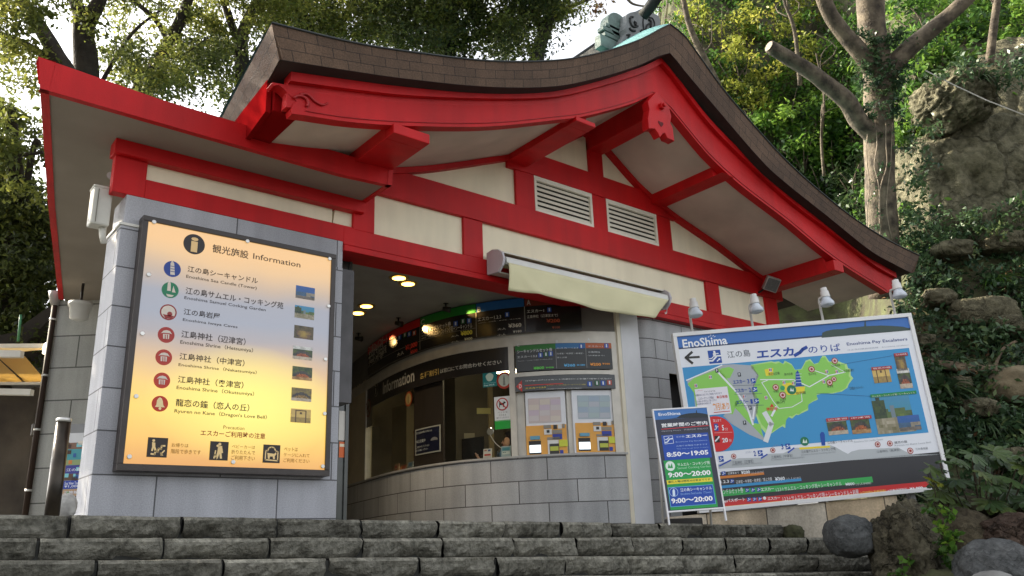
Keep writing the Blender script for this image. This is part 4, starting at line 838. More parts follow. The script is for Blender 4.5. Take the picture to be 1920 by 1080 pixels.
ab.text('江の島', *c5(222, 318), *c5(298, 328), 'c8d8f0', .0, 3); ab.text('エスカー', *c5(305, 308), *c5(497, 322), 'f4f6fa', .035, 3, slant=.1); ab.text('Enoshima Pay Escalators', *c5(220, 366), *c5(498, 360), 'a8c4ec', .005, 3); ab.text('お帰りは階段で歩きです', *c5(225, 400), *c5(500, 395), 'b8d0f0', .0, 3); ab.text('The way to go back is stairs', *c5(228, 428), *c5(508, 420), '9ab8e8', .0, 3)
ab.text('8:50～19:05', *c5(137, 462), *c5(510, 480), 'f8f8fa', .03, 3)
u, v = ab.px(*c5(172, 582)); ab.uvpoly([(u + .055 * math.cos(t), v + .055 * math.sin(t)) for t in [2*math.pi*k/24 for k in range(24)]], 'dff0e6', 3); ab.poly(ap(150,600, 158,560, 172,590, 185,555, 195,600), GR, 4); ab.poly(ap(155,548, 160,535, 166,548), 'dff0e6', 3)
ab.text('サムエル・コッキング苑', *c5(233, 555), *c5(522, 566), 'e0f2e4', .012, 3); ab.text('Samuel Cocking Garden', *c5(233, 592), *c5(527, 596), 'a8dcb4', .005, 3); ab.text('9:00～20:00', *c5(150, 640), *c5(530, 660), 'f8f8fa', .03, 3); ab.text('最終入場は閉苑30分前までです', *c5(152, 712), *c5(525, 708), '2a5a2a', .01, 4)
u, v = ab.px(*c5(202, 812)); ab.uvpoly([(u + .05 * math.cos(t), v + .05 * math.sin(t)) for t in [2*math.pi*k/24 for k in range(24)]], 'b8d4f4', 5); ab.uvpoly([(u + .045 * math.cos(t), v + .045 * math.sin(t)) for t in [2*math.pi*k/24 for k in range(24)]], BL, 6); ab.poly(ap(193,848, 190,800, 202,780, 212,800, 215,846), 'd8e8fa', 7)
ab.text('江の島シーキャンドル', *c5(258, 778), *c5(540, 790), 'e8f0fa', .012, 5); ab.text('Enoshima SeaCandle（Tower）', *c5(262, 816), *c5(540, 820), '8ab0e8', .005, 5); ab.text('9:00～20:00', *c5(177, 868), *c5(548, 888), 'f8f8fa', .03, 5)
ab.build('lettering', ag)
# ------------------------------------------------------------------ printed boards of the counter
fb = Curved(.06); FU0 = fb.px(690, 660)[0]; FU1 = fb.px(1091, 610)[0]
pb_t = thing('price_fascia', fb.xyz((FU0 + FU1) / 2, 2.96), 'long curved black price board with red green and blue headings hung under the recess ceiling', 'sign')
mb = MB(); fb.sheet(mb, FU0, FU1, 2.965, 3.485, .06); mb.build('fascia_board', mat('board_black', (.014, .012, .011), .25, .1, 4), pb_t)
D1, D2, D3 = (fb.px(x, y)[0] for x, y in ((788, 620), (893, 600), (984, 590)))
for a, b, c in ((FU0, D1, 'd01c18'), (D1, D2, '1f7f2c'), (D2, D3, '1f5f9f'), (D3, FU1 - .35, '7a3018')): fb.uvrect(a + .005, 3.48, b - .005, 3.35, c)
for u in (D1, D2, D3): fb.uvrect(u - .006, 3.35, u + .006, 2.98, '8a857a', 2)
TW = 'd8d2c4'
def ft(t, x0, y0, x1, y1, c=TW, b=.01): fb.text(t, x0, y0, x1, y1, c, b, 2)
ft('D', 692, 636, 697, 643); ft('江の島1Dayパスポート', 692, 650, 727, 647); ft('エスカー1.2.3', 692, 660, 718, 655); ft('サムエル・コッキング苑', 692, 668, 725, 661); ft('シーキャンドル・岩屋', 692, 676, 720, 670)
ft('¥1,000', 761, 648, 783, 651, 'f04a3a', .03); ft('¥500', 770, 658, 783, 659.5, 'f04a3a', .02); ft('大人', 745, 662.5, 758, 664)
fb.uvrect(FU0, 3.115, D2, 3.11, '8a857a', 2)
ft('C', 789.5, 600, 796.5, 608); ft('シーキャンドルセット券', 791, 618.5, 846, 612); ft('エスカー1.2.3サムエル・コッキング苑＋シーキャンドル', 791, 628, 886, 615, TW, .0); ft('¥800', 864, 621.5, 886, 627, 'e8d850', .03); ft('¥400', 871, 634, 886, 637, 'd8d0a0', .02); ft('大人', 846, 630, 861, 630); ft('小人', 846, 641, 861, 641)
ft('B', 895.5, 576, 902, 585); ft('エスカー1.2.3', 896, 596, 940, 597); ft('辺津宮・中津宮・奥津宮／頂上方面', 897, 606, 976, 598, TW, .0); ft('¥360', 953, 607.5, 978, 613, TW, .03); ft('¥180', 962, 620, 978, 623); ft('大人', 933, 616, 949, 618); ft('小人', 933, 627, 949, 629)
ft('A', 987.5, 563, 995, 572); ft('エスカー1', 988, 581.5, 1020, 585); ft('江島神社（辺津宮まで）', 988, 591.5, 1046, 594, TW, .0); ft('¥200', 1024.5, 598.5, 1050, 604.5, 'b8502a', .03); ft('¥100', 1035, 612, 1050, 616, '9a4a2a', .02)
def pics(B, L, s, only=None):
    for k, (x, y) in enumerate(L):
        B.rect(x - s, y - s, x + s, y + s, ('1d4fa8', '1f5a3a', '1d4fa8', 'b0483a')[k], 2); B.rect(x - s * .35, y - s * .7, x + s * .35, y + s * .7, 'd8dce0', 3)
pics(fb, [(750, 633), (760, 628), (768, 626.5), (777.5, 624.5)], 3.2); pics(fb, [(855, 607), (868.5, 602.5), (880, 601.5)], 4); pics(fb, [(951, 590)], 4); pics(fb, [(1030, 581)], 4)
fb.build('lettering', pb_t)
# dark information band over the window (film on the building's glazing)
bd = Curved(-.035); mb = MB(); u0b = bd.px(683, 740)[0]; u1b = bd.px(956, 670)[0]
Curved(-.04).sheet(mb, u0b, u1b, 2.455, 2.80, .02); band = mb.build('window_band', mat('band_dark', (.022, .019, .017), .3, .1, 4), bld)
gB = 'd2cec2'
u, v = bd.px(706, 731); bd.uvpoly([(u + .115 * math.cos(t), v + .115 * math.sin(t)) for t in [2*math.pi*k/28 for k in range(28)]], 'a8a498', 2); bd.uvpoly([(u + .10 * math.cos(t), v + .10 * math.sin(t)) for t in [2*math.pi*k/28 for k in range(28)]], '1a1715', 3); bd.uvrect(u - .025, v + .03, u + .025, v - .075, 'a8a498', 4); bd.uvrect(u - .025, v + .075, u + .025, v + .045, 'a8a498', 4)
bd.text('Information', 719, 717, 777.5, 715, gB, .015); bd.text('各種割引', 788, 700.5, 823, 702, 'd0b060', .01); bd.text('は窓口にてお問合わせください', 826, 692.5, 940.5, 682.5, gB, .01)
bd.build('lettering', band)
# price panel over the ticket machines
pc = Curved(.005); pa = pc.px(967, 680)[0]; pe = pc.px(1147, 660)[0]
pm = thing('ticket_price_sign', pc.xyz((pa + pe) / 2, 2.41), 'small black price panel with green blue and orange headings framed above the two ticket machines', 'sign')
mb = MB(); pc.sheet(mb, pa, pe, 2.415, 2.795, .06); mb.build('panel_board', ink('1c1f20', .3), pm)
q1 = pc.px(1041, 640)[0]; q2 = pc.px(1097, 640)[0]
for a, b, c in ((pa, q1, '1f6f24'), (q1, q2, '2a6a9f'), (q2, pe, 'b0562a')): pc.uvrect(a, 2.79, b, 2.715, c)
for u in (q1, q2): pc.uvrect(u - .005, 2.715, u + .005, 2.43, '7a7a7a', 2)
TP = 'd0d4d6'
def pt(t, x0, y0, x1, y1, c=TP, b=.012): pc.text(t, x0, y0, x1, y1, c, b, 2)
pt('C', 969.5, 645, 974, 650); pt('B', 1042, 638, 1047, 643); pt('A', 1101, 634, 1106, 639)
pt('シーキャンドルセット券', 969.6, 656.5, 1035.6, 659); pt('エスカー1.2.3', 970, 668, 1007, 669.5); pt('サムエル・コッキング苑＋シーキャンドル', 970.5, 676.5, 1036, 674.5, TP, 0); pt('¥800', 1000, 688, 1020.7, 692, '5fd04a', .03); pt('¥400', 1023, 688, 1038, 690.5, '5fd04a', .02)
pt('エスカー1.2.3', 1043, 652, 1083.7, 653.5); pt('辺津宮・中津宮・奥津宮・', 1043.5, 662, 1095, 664, TP, 0); pt('頂上方面', 1044, 669.5, 1063, 671.5, TP, 0); pt('¥360', 1057, 682.5, 1078.5, 687.5, '5fb4e8', .03); pt('¥180', 1081, 683, 1097, 686, '5fb4e8', .02)
pt('エスカー1', 1102, 648, 1129.6, 651); pt('江島神社', 1102, 658.5, 1125, 662, TP, 0); pt('（辺津宮まで）', 1102, 665.5, 1133, 668, TP, 0); pt('¥200', 1106, 680.5, 1126.7, 686, 'f09a40', .03); pt('¥100', 1129, 680.5, 1143.5, 684, 'f09a40', .02)
pics(pc, [(1013.5, 666), (1023.7, 664.5), (1032.6, 663.5)], 4.2); pics(pc, [(1089.6, 649.5)], 4.2); pics(pc, [(1136.7, 648.5)], 4.2)
pc.build('lettering', pm)
# notice strip directly above the machines
sg = Curved(.002); sa = sg.px(966, 725)[0]; se = sg.px(1153, 710)[0]
sn = thing('notice_strip', sg.xyz((sa + se) / 2, 2.135), 'dark grey notice strip with red arrow and yellow line above the ticket machines', 'sign')
mb = MB(); sg.sheet(mb, sa, se, 2.135, 2.335, .06); mb.build('strip_board', ink('4a4d50', .35), sn)
sg.text('江の島1Dayパスポートは窓口にてお買い求めください。', 985, 716, 1146.7, 709, 'e0e2e2', .015); sg.uvrect(sg.px(984, 724)[0], sg.px(984, 722.5)[1], sg.px(1056, 720)[0], sg.px(984, 724)[1], 'd03a34', 2)
sg.text('エスカー1.2.3', 985, 727, 1023, 727.5, 'e8d43a', .02); sg.text('サムエル・コッキング苑＋シーキャンドル＋岩屋', 1025, 724, 1097.5, 720, 'd8c860', .0); sg.text('1日何度も利用可能 & 対象店舗割引', 1025, 731, 1090, 727, 'd8d8d8', .0)
a = sg.px(968, 725); sg.uvpoly([(a[0], a[1]), (a[0] + .085, a[1] - .085), (a[0] + .085, a[1] + .085)], 'c83a34', 2); sg.uvtext('D', a[0] + .042, a[1] + .03, a[0] + .078, a[1] - .03, 'f0dcd8', .02, 3)
pics(sg, [(1105.5, 720), (1119, 718.5), (1130.5, 718.5), (1142.5, 717.5)], 4.5); sg.build('lettering', sn)
# two ticket machines
c3 = crop(950, 690, 6)
def machine(bl, br, tl_y, scr, dx, dy, label, tone):
    ua = cv.px(*bl)[0]; ub = cv.px(*br)[0]; A = cv.xyz(ua, 1.245, -.05); Bp = cv.xyz(ub, 1.245, -.05)
    t = thing('ticket_machine', (A + Bp) / 2, label, 'ticket machine', 'ticket machines in the counter bay')
    B = Board(A, Bp - A, (0, 0, 1)); w = (Bp - A).length; h = 2.125 - 1.245
    mb = MB(); mb.prism([B.xyz(0, 0, 0), B.xyz(w, 0, 0), B.xyz(w, h, 0), B.xyz(0, h, 0)], B.N * -.07); mb.build('cabinet', mat('machine_white', (.72, .73, .76), .35, .04, 5), t, bevel=.006)
    def Q(a, b, c, d): return (*c3(a + dx, b + dy), *c3(c + dx, d + dy))
    mb = MB(); B.slab(*Q(238, 345, 618, 605), .0, .006, mb); s_ = mb.build('touch_screen', mat('screen_' + label[:4], tone, .2, .05, 6), t)
    x0, y0, x1, y1 = Q(245, 352, 612, 598)
    for i in range(3):
        for j in range(4): 
            c = ('c8b8b4', 'cfc4b8', 'c4b4c0', 'c8c0c0')[(i + j) % 4] if tone[0] > tone[2] * .97 else ('9fb0b8', 'a4b4b4', '98a8b8', 'b0b4bc')[(i * 2 + j) % 4]
            B.rect(x0 + (x1 - x0) * i / 3 + .6, y0 + (y1 - y0) * j / 4 + .6, x0 + (x1 - x0) * (i + 1) / 3 - .6, y0 + (y1 - y0) * (j + 1) / 4 - .6, c, 6)
    B.build('screen_keys', s_)
    mb = MB(); B.slab(*Q(215, 655, 690, 978), .0, .008, mb); mb.build('payment_panel', mat('machine_orange', (.75, .36, .055), .4, .05, 5), t)
    def blk(nm, c, L, o=.016, bev=0):
        for q in L: mb = MB(); B.slab(*Q(*q), .008, o, mb); r_ = mb.build(nm, ink(c), t)
        return r_
    blk('coin_plate', 'd8d8d4', [(420, 692, 510, 748), (575, 640, 622, 682), (460, 815, 592, 965)]); blk('label_plate', '8a8478', [(415, 645, 455 + 45, 680), (513, 700, 625, 735), (455, 782, 600, 805), (625, 630, 655, 672)])
    blk('coin_slot', '2c2c2e', [(525, 642, 568, 685), (450, 700, 484, 730)], .02); blk('blue_label', '2f3f9a', [(515, 746, 626, 800), (600, 925, 640, 968)]); blk('ticket_sign', '5f9ab4', [(265, 770, 376, 804)], .03)
    n = blk('ticket_outlet', '241f1c', [(250, 825, 392, 968)], .012); mb = MB(); B.slab(*Q(258, 872, 388, 950), .012, .02, mb); mb.build('outlet_light', emit('outlet_glow', (.8, .92, 1.), .55), n)
    n = blk('note_slot', '34322f', [(482, 855, 594, 965)], .02); mb = MB(); B.slab(*Q(490, 886, 586, 930), .02, .024, mb); mb.build('slot_guide', ink('b8bf4a'), n)
    blk('paper_note', 'c9cf3f', [(590, 812, 690, 882)], .022)
machine((988, 857), (1066, 852.5), 738, None, 0, 0, 'left ticket machine with a pale pink touch screen beside the window', (.55, .47, .46))
machine((1079, 851), (1157, 848), 732, None, 553, -36, 'right ticket machine with a pale blue touch screen beside the white post', (.36, .43, .48))
for a, b in ((uM, cv.px(983, 800)[0]), (cv.px(1067, 800)[0], cv.px(1077, 800)[0])): mb = MB(); Curved(-.10).sheet(mb, a, b, 1.245, 2.13, .05); mb.build('bay_strip', ALU, bld)
# ------------------------------------------------------------------ window stickers, cards on the sill, office behind the glass
ws = Curved(-.045)
def wnd(name, label, cat, x, y, build, grp=None):
    o = build(); ob = ws.build(name); tag(ob, label, cat, grp); return ob
def dog_sign(x0, y0, x1, y1, faded=False):
    w, g_, r_, k_ = ('7d7766', '6a6450', '7a3a2a', '3a342a') if faded else ('d8dcde', '1f9a3a', 'b02a2c', '1c1a1c')
    a = ws.px(x0, y0); b = ws.px(x1, y1); W_ = b[0] - a[0]; H = a[1] - b[1]
    ws.uvrect(a[0], a[1], b[0], b[1], w, 1)
    if not faded: ws.uvrect(a[0], b[1] + H * .27, b[0], b[1], g_, 2); ws.uvrect(a[0] + W_*.03, b[1] + H*.25, b[0] - W_*.03, b[1] + H*.245, w, 3)
    cx, cy, r = a[0] + W_*.5, a[1] - H*.24, W_*.36
    def ring(r0, c, L): ws.uvpoly([(cx + r0 * math.cos(t), cy + r0 * math.sin(t)) for t in [2*math.pi*k/28 for k in range(28)]], c, L)
    ring(r, r_, 3); ring(r * .82, w, 4)
    D = [(-.55,-.5),(-.42,-.5),(-.38,-.15),(.1,-.2),(.14,-.5),(.3,-.5),(.32,-.05),(.45,.1),(.62,.12),(.62,.28),(.45,.32),(.38,.45),(.28,.42),(.22,.2),(-.38,.18),(-.52,.4),(-.58,.32),(-.5,.1)]
    ws.uvpoly([(cx + p * r * .95, cy + q * r * .95) for p, q in D], k_, 5); ws.line([(cx - r * .6, cy + r * .62), (cx + r * .6, cy - r * .62)], r * .16, r_, 6, px=False)
    if not faded:
        ws.uvtext('ペットを', a[0] + W_*.2, a[1] - H*.47, b[0] - W_*.2, a[1] - H*.52, '6a6a70', 0, 3); ws.uvtext('そのまま', a[0] + W_*.28, a[1] - H*.55, b[0] - W_*.3, a[1] - H*.6, '6a6a70', 0, 3); ws.uvtext('連れて入れません', a[0] + W_*.12, a[1] - H*.63, b[0] - W_*.12, a[1] - H*.68, '6a6a70', 0, 3)
dog_sign(926.5, 745, 959.5, 803); tag(ws.build('pet_notice'), 'white and green notice with a crossed out dog taped inside the window', 'notice')
dog_sign(685, 758, 698, 798, True); tag(ws.build('pet_notice'), 'faded beige notice with a small crossed out dog at the far end of the window', 'notice')
def tower(x, y, rx, ry, c0, c1, c2):
    u, v = ws.px(x, y); e = ws.px(x + rx, y)[0] - u; r = abs(ws.px(x, y + ry)[1] - v); e = r * .95
    for k, c, L in ((1, c0, 1), (.74, c1, 2)): ws.uvpoly([(u + e * k * math.cos(t) * (1 + (.04 if k == 1 else 0) * math.cos(12 * t)), v + r * k * math.sin(t)) for t in [2*math.pi*q/48 for q in range(48)]], c, L)
    ws.uvpoly([(u - e * .16, v - r * .6), (u + e * .16, v - r * .6), (u + e * .1, v), (u + e * .12, v + r * .2), (u, v + r * .6), (u - e * .12, v + r * .2), (u - e * .1, v)], c2, 3)
tower(945.5, 713, 14, 16, 'a8321c', 'b8bcae', '7c8078'); tag(ws.build('round_sticker'), 'round white tower sticker with scalloped red rim in the top right window corner', 'sticker')
tower(766.5, 748, 9, 14, '8a3a18', 'a08c5a', '6a5a38'); tag(ws.build('round_sticker'), 'round tower sticker with dim orange rim glowing over the left half of the window', 'sticker')
a = ws.px(905, 698); b = ws.px(932, 724); ws.uvrect(a[0], a[1], b[0], b[1], '14787a', 1); cx, cy = (a[0] + b[0]) / 2, a[1] * .62 + b[1] * .38
ws.uvpoly([(cx + .06 * math.cos(t) * (1 + .1 * math.sin(3*t)), cy + .06 * math.sin(t)) for t in [2*math.pi*q/24 for q in range(24)]], 'c4d8c8', 2); ws.uvtext('Enoshima', a[0] + .02, a[1] * .3 + b[1] * .7, b[0] - .02, a[1] * .22 + b[1] * .78, '9fd0d0', 0, 2); ws.uvtext('Free Wi-Fi', a[0] + .02, a[1] * .17 + b[1] * .83, b[0] - .04, b[1] + .015, 'd0e8e8', .02, 2)
tag(ws.build('wifi_sticker'), 'square teal sticker beside the round red rimmed one on the glass', 'sticker')
# dark partition with a poster
pw = Curved(-.10); mb = MB(); g0 = pw.px(776, 800)[0]; g1 = pw.px(831, 800)[0]; pw.sheet(mb, g0, g1, 1.25, 2.5, .03); mb.build('dark_partition', mat('partition', (.030, .021, .017), .5, .15, 3), bld)
po = Curved(-.092); a = po.px(779, 806); b = po.px(827, 846); po.uvrect(a[0], a[1], b[0], b[1], 'b4b4b0', 1); po.uvrect(a[0] + .03, a[1] - .02, b[0] - .03, b[1] + .02, '1c1f38', 2)
W_ = b[0] - a[0]; H = a[1] - b[1]
for t, p, q, r_, s_ in (('窓口営業時間のお知らせ', .06, .12, .7, .2), ('本日営業中', .06, .42, .45, .55), ('ご利用ありがとうございます', .06, .66, .6, .74), ('またお越しください', .06, .78, .55, .86)): po.uvtext(t, a[0] + W_*p, a[1] - H*q, a[0] + W_*r_, a[1] - H*s_, 'c8ccd0', .01, 3)
po.uvpoly([(a[0] + W_*(.78 + .13 * math.cos(t)), a[1] - H*(.55 - .12 * abs(math.sin(t)))) for t in [math.pi*k/10 for k in range(11)]], '8a8a90', 3)
tag(po.build('window_poster'), 'dark blue poster with pale frame and white lines of writing on the brown partition', 'poster')
def card(name, label, cat, x, y0, y1, w, c, marks, off=-.13):
    b_ = Curved(off); u, _ = b_.px(x, y1); z0 = 1.245; z1 = b_.px(x, y0)[1]
    p, n = pathat(u); base = V3((p.x, p.y, z0)) + n * off; tt = V3((-n.y, n.x, 0))
    o = thing(name, base, label, cat); B = Board(base - tt * w / 2, tt, (0, 0, 1)); h = max(.1, z1 - z0)
    mb = MB(); mb.prism([B.xyz(0, 0, 0), B.xyz(w, 0, 0), B.xyz(w, h, -.02), B.xyz(0, h, -.02)], B.N * -.012); mb.prism([B.xyz(w*.3, 0, -.012), B.xyz(w*.7, 0, -.012), B.xyz(w*.5, h*.7, -.03)], B.N * -.05); mb.build('card', ink(c), o)
    B2 = Board(B.xyz(0, 0, .002), tt, V3((0, 0, 1)) - n * (.02 / h)); B2.N = n
    for q in marks: B2.uvrect(w * q[0], h * q[1], w * q[2], h * q[3], q[4], 1)
    B2.build('print', o); return o
card('price_card', 'white upright card with red stripe on the window sill', 'card', 914, 841, 865, .13, 'c8c8c4', [(.12,.5,.88,.32,'a83a34'), (.1,.92,.42,.78,'9a6a60'), (.55,.92,.85,.74,'3a4a80'), (.1,.22,.9,.18,'8a8a8a')])
card('leaflet_box', 'pale blue leaflet holder at the right end of the window sill', 'leaflet holder', 949, 836, 863, .14, '9fb4bc', [(.1,.9,.9,.62,'4a8a9a'), (.1,.55,.9,.3,'c8d4d4'), (.15,.5,.5,.42,'2a5a6a')])
card('leaflet_box', 'dim white leaflet holder left of the dark partition on the sill', 'leaflet holder', 768, 866, 884, .16, '6a7478', [(.2,.85,.8,.5,'3a5a70')])
card('price_card', 'small red and beige card at the far left of the sill', 'card', 742, 870, 892, .16, '8a6a50', [(.15,.8,.6,.55,'8a2a1c'), (.15,.4,.8,.2,'7a4a30')])
card('price_card', 'low brown patterned card between beige card and white leaflet holder', 'card', 754, 876, 887, .2, '6a4028', [(.1,.8,.4,.3,'a87040'), (.5,.8,.9,.3,'8a3a20')])
def off_pt(x, y, back):                     # a point behind the glass
    u, z = cv.px(x, y); p, n = pathat(u); return V3((p.x, p.y, z)) - n * back
# office: counter top, cabinets, shelves
mb = MB(); Curved(-.2).sheet(mb, uL, uR, 1.10, 1.14, .55); mb.build('desk_top', mat('desk', (.10, .09, .075), .5, .1, 4), bld)
cabn = thing('office_cabinet', V3((9.3, 11.8, .2)), 'tall dark cabinet with beige edge standing inside the ticket office', 'cabinet')
mb = MB(); mb.box((8.2, 11.6, .2), (10.6, 12.1, 3.2)); mb.build('cabinet_body', mat('cabinet_dark', (.05, .043, .033), .6, .2, 3), cabn); mb = MB(); mb.box((8.9, 11.57, .2), (9.0, 11.6, 2.9)); mb.box((9.7, 11.57, .2), (9.78, 11.6, 2.9)); mb.build('cabinet_edge', mat('beige_edge', (.22, .18, .11), .6, .1, 3), cabn)
mon = thing('monitor', off_pt(848, 862, .45) - V3((0, 0, .08)), 'black computer monitor on the desk behind the window', 'monitor')
c = off_pt(848, 838, .45); n = pathat(cv.px(848, 840)[0])[1]; tt = V3((-n.y, n.x, 0))
mb = MB(); mb.prism([c + tt * a_ + V3((0, 0, b_)) for a_, b_ in ((-.2, -.13), (.2, -.13), (.2, .17), (-.2, .17))], n * -.04); mb.build('screen', ink('101214', .2), mon, bevel=.006); mb = MB(); mb.tube([c - n * .05 + V3((0, 0, -.05)), c - n * .06 + V3((0, 0, -.25))], .025, 8); mb.disc(c - n * .06 + V3((0, 0, -.245)), (0, 0, 1), .11, 0, 20, .02); mb.build('monitor_stand', ink('18191a'), mon)
mir = thing('gooseneck_mirror', off_pt(935, 850, .25) - V3((0, 0, .1)), 'round silver mirror on a thin curved stalk inside the window', 'mirror')
c = off_pt(908, 806, .2); e = off_pt(933, 842, .25)
mb = MB(); mb.tube(catmull([c - V3((0, 0, .05)), c.lerp(e, .4) - V3((0, 0, .06)), e, e - V3((0, 0, .12))], 5), .006, 6); mb.build('stalk', METAL, mir); mb = MB(); n = pathat(cv.px(908, 806)[0])[1]; mb.disc(c, n, .055, 0, 24, .015); mb.build('mirror_disc', mat('chrome', (.85, .85, .85), .08, .02, 3, metal=1), mir, bevel=.004)
for k, (x, c_) in enumerate(((926, '26303a'), (932, '4a6a80'), (937, '3a2a2c'))):
    b0 = off_pt(x, 864, .16); b0.z = 1.245; mb = MB(); mb.tube([b0 + V3((0, 0, z)) for z in (0, .07, .085, .095, .125)], [.021, .021, .017, .010, .009], 10); tag(mb.build('small_bottle', ink(c_, .2)), ('dark grey bottle', 'pale blue bottle', 'dark red bottle')[k] + ' in the little row between white card and blue leaflet holder', 'bottle', 'small bottles on the window sill')
fo_ = off_pt(892, 864, .3); fo_.z = 1.142; mb = MB(); n = pathat(cv.px(892, 862)[0])[1]; tt = V3((-n.y, n.x, 0)); mb.prism([fo_ + tt * a_ + n * b_ for a_, b_ in ((-.16, -.11), (.16, -.11), (.16, .11), (-.16, .11))], (0, 0, .025)); tag(mb.build('blue_folder', ink('24489a')), 'flat blue folder lying on the desk behind the window', 'folder')
for nm, lb, ct, (x0, y0, x1, y1), d_, cl_ in (('paper_strip', 'pale yellow paper strip hanging inside the right half of the window', 'notice', (894, 765, 920, 776), 12.6, 'c8bf78'), ('green_poster', 'dim green poster on the wall inside the left half of the window', 'poster', (737, 813, 754, 842), 15.6, '1f7a3a'), ('wall_notice', 'grey sheet of paper on the inner wall left of the green poster', 'notice', (696, 800, 712, 830), 15.6, '8a8676'), ('wall_notice', 'pale sheet of paper on the cabinet behind the monitor', 'notice', (870, 812, 890, 850), 14.0, '7d7a70')):
    a_ = at(x0, y1, d_); b_2 = at(x1, y1, d_); c_2 = at(x1, y0, d_); e_2 = at(x0, y0, d_); mb = MB(); mb.prism([a_, b_2, c_2, e_2], FW * .004); tag(mb.build(nm, ink(cl_)), lb, ct)
fcab = thing('filing_cabinet', V3((8.9, 12.9, .25)), 'beige filing cabinet at the back of the office seen through the left window', 'cabinet'); mb = MB(); mb.box((7.9, 12.7, .25), (8.12, 13.2, 2.6)); mb.build('cabinet_body', mat('beige_edge', (.2, .2, .1)), fcab)
bk = off_pt(735, 860, .6); mb = MB(); mb.box(bk + V3((-.18, -.1, -.2)), bk + V3((.18, .1, .42))); mb.box(bk + V3((-.185, -.105, .42)), bk + V3((.185, .105, .46))); tag(mb.build('brown_box', mat('carton', (.22, .085, .035), .7, .2, 5), bevel=.006), 'tall reddish brown box with dark lid inside the left window', 'box')
oc = at(951, 699, 13.0); ol = thing('office_light', oc, 'small bright ceiling light glimpsed at the top right of the ticket window', 'light'); mb = MB(); mb.box(oc + V3((-.5, -.12, 0)), oc + V3((.5, .12, .05))); mb.build('light_box', emit('office_glow', (1., .85, .50), 9.), ol)
# clerk seated behind the window: one continuous skinned body
def skinned(name, verts, edges, rad, m, parent=None, sub=2):
    me = bpy.data.meshes.new(name); me.from_pydata([tuple(v) for v in verts], edges, []); o = bpy.data.objects.new(name, me); COL.objects.link(o)
    sk = o.modifiers.new('skin', 'SKIN'); sk.use_smooth_shade = True
    for i, r in enumerate(rad):
        d = me.skin_vertices[0].data[i]; d.radius = (r, r) if not isinstance(r, tuple) else r; d.use_root = (i == 0)
    s_ = o.modifiers.new('sub', 'SUBSURF'); s_.levels = s_.render_levels = sub
    me.materials.append(m)
    if parent: o.parent = parent; me.transform(Matrix.Translation(-parent.location))
    return o
hp = off_pt(934, 822, .42); n = pathat(cv.px(934, 830)[0])[1]; tt = V3((-n.y, n.x, 0)); Z = V3((0, 0, 1))   # head centre; tt points to the right in the picture
per = thing('person', hp - Z * .85 - n * .1, 'dark haired clerk in black clothes leaning forward behind the ticket window, hand on the desk', 'person')
SK = mat('skin', (.50, .30, .21), .5, .06, 8); CL = mat('black_cloth', (.016, .015, .018), .85, .3, 8); HR = mat('black_hair', (.010, .008, .007), .4, .2, 30)
fc = (-tt * .8 + n * .5).normalized()         # she looks to the left
ch = hp - Z * .42 - n * .12 + tt * .06
hand = off_pt(868, 851, .40); elb = (ch - tt * .42 + hand) * .5 + V3((0, 0, -.12)) + tt * .05
hand2 = ch + n * .22 - tt * .12 - Z * .24; elb2 = ch + tt * .26 + n * .02 - Z * .3
vs = [ch - Z * .42, ch - Z * .2, ch, ch + Z * .15, hp - Z * .15 - fc * .02, ch - tt * .17 + Z * .11, elb, hand - (hand - elb).normalized() * .09, ch + tt * .17 + Z * .11, elb2, hand2]
body = skinned('clothing', vs, [(0,1),(1,2),(2,3),(3,4),(3,5),(5,6),(6,7),(3,8),(8,9),(9,10)], [(.17,.13), (.15,.12), (.17,.12), (.12,.09), .05, .065, .045, .034, .065, .045, .034], CL, per)
hv = [hp - Z * .17 - fc * .02, hp - Z * .07, hp + Z * .0, hp + Z * .075, hp - Z * .05 + fc * .045, hp - Z * .085 + fc * .05]
hd = skinned('head', hv, [(0,1),(1,2),(2,3),(1,4),(4,5)], [.045, .062, .078, .062, .045, .030], SK, per)
mb = MB(); nb = hp - Z * .012 + fc * .082; mb.prism([nb - fc * .01 + Z * .035, nb + fc * .022 - Z * .008, nb - fc * .008 - Z * .012], fc.cross(Z) * .02); mb.build('nose', SK, hd)
for sgn in (-1, 1):
    mb = MB(); mb.disc(hp + fc * .076 + Z * .012 + fc.cross(Z) * .028 * sgn, fc, .010, 0, 10, .008); mb.build('eye', ink('141010', .2), hd)
mb = MB(); mb.disc(hp + fc * .085 - Z * .055, fc, .018, 0, 12, .008); mb.build('mouth', ink('7a3a34'), hd)
hr = [hp + Z * .03 - fc * .02, hp + Z * .06 - fc * .03, hp - Z * .03 - fc * .06, hp - Z * .13 - fc * .06, hp - Z * .2 - fc * .055]
skinned('hair', hr, [(0,1),(0,2),(2,3),(3,4)], [.088, .075, .080, .062, .035], HR, per)
hb_ = (hand - elb).normalized(); sdv = hb_.cross(Z).normalized()
hvs = [hand - hb_ * .09, hand - hb_ * .03, hand]; hed = [(0,1),(1,2)]; hrad = [.026, (.036, .018), (.036, .016)]
for k, (o_, L_f) in enumerate(((-.03, .06), (-.01, .075), (.01, .072), (.03, .055))):
    i = len(hvs); hvs += [hand + sdv * o_ + hb_ * .02, hand + sdv * o_ + hb_ * (L_f * .55) - Z * .006, hand + sdv * o_ + hb_ * L_f - Z * .022]; hed += [(2, i), (i, i+1), (i+1, i+2)]; hrad += [.010, .009, .007]
i = len(hvs); hvs += [hand - hb_ * .02 + sdv * .045, hand + hb_ * .02 + sdv * .065]; hed += [(1, i), (i, i+1)]; hrad += [.011, .008]
skinned('hand', hvs, hed, hrad, SK, per)
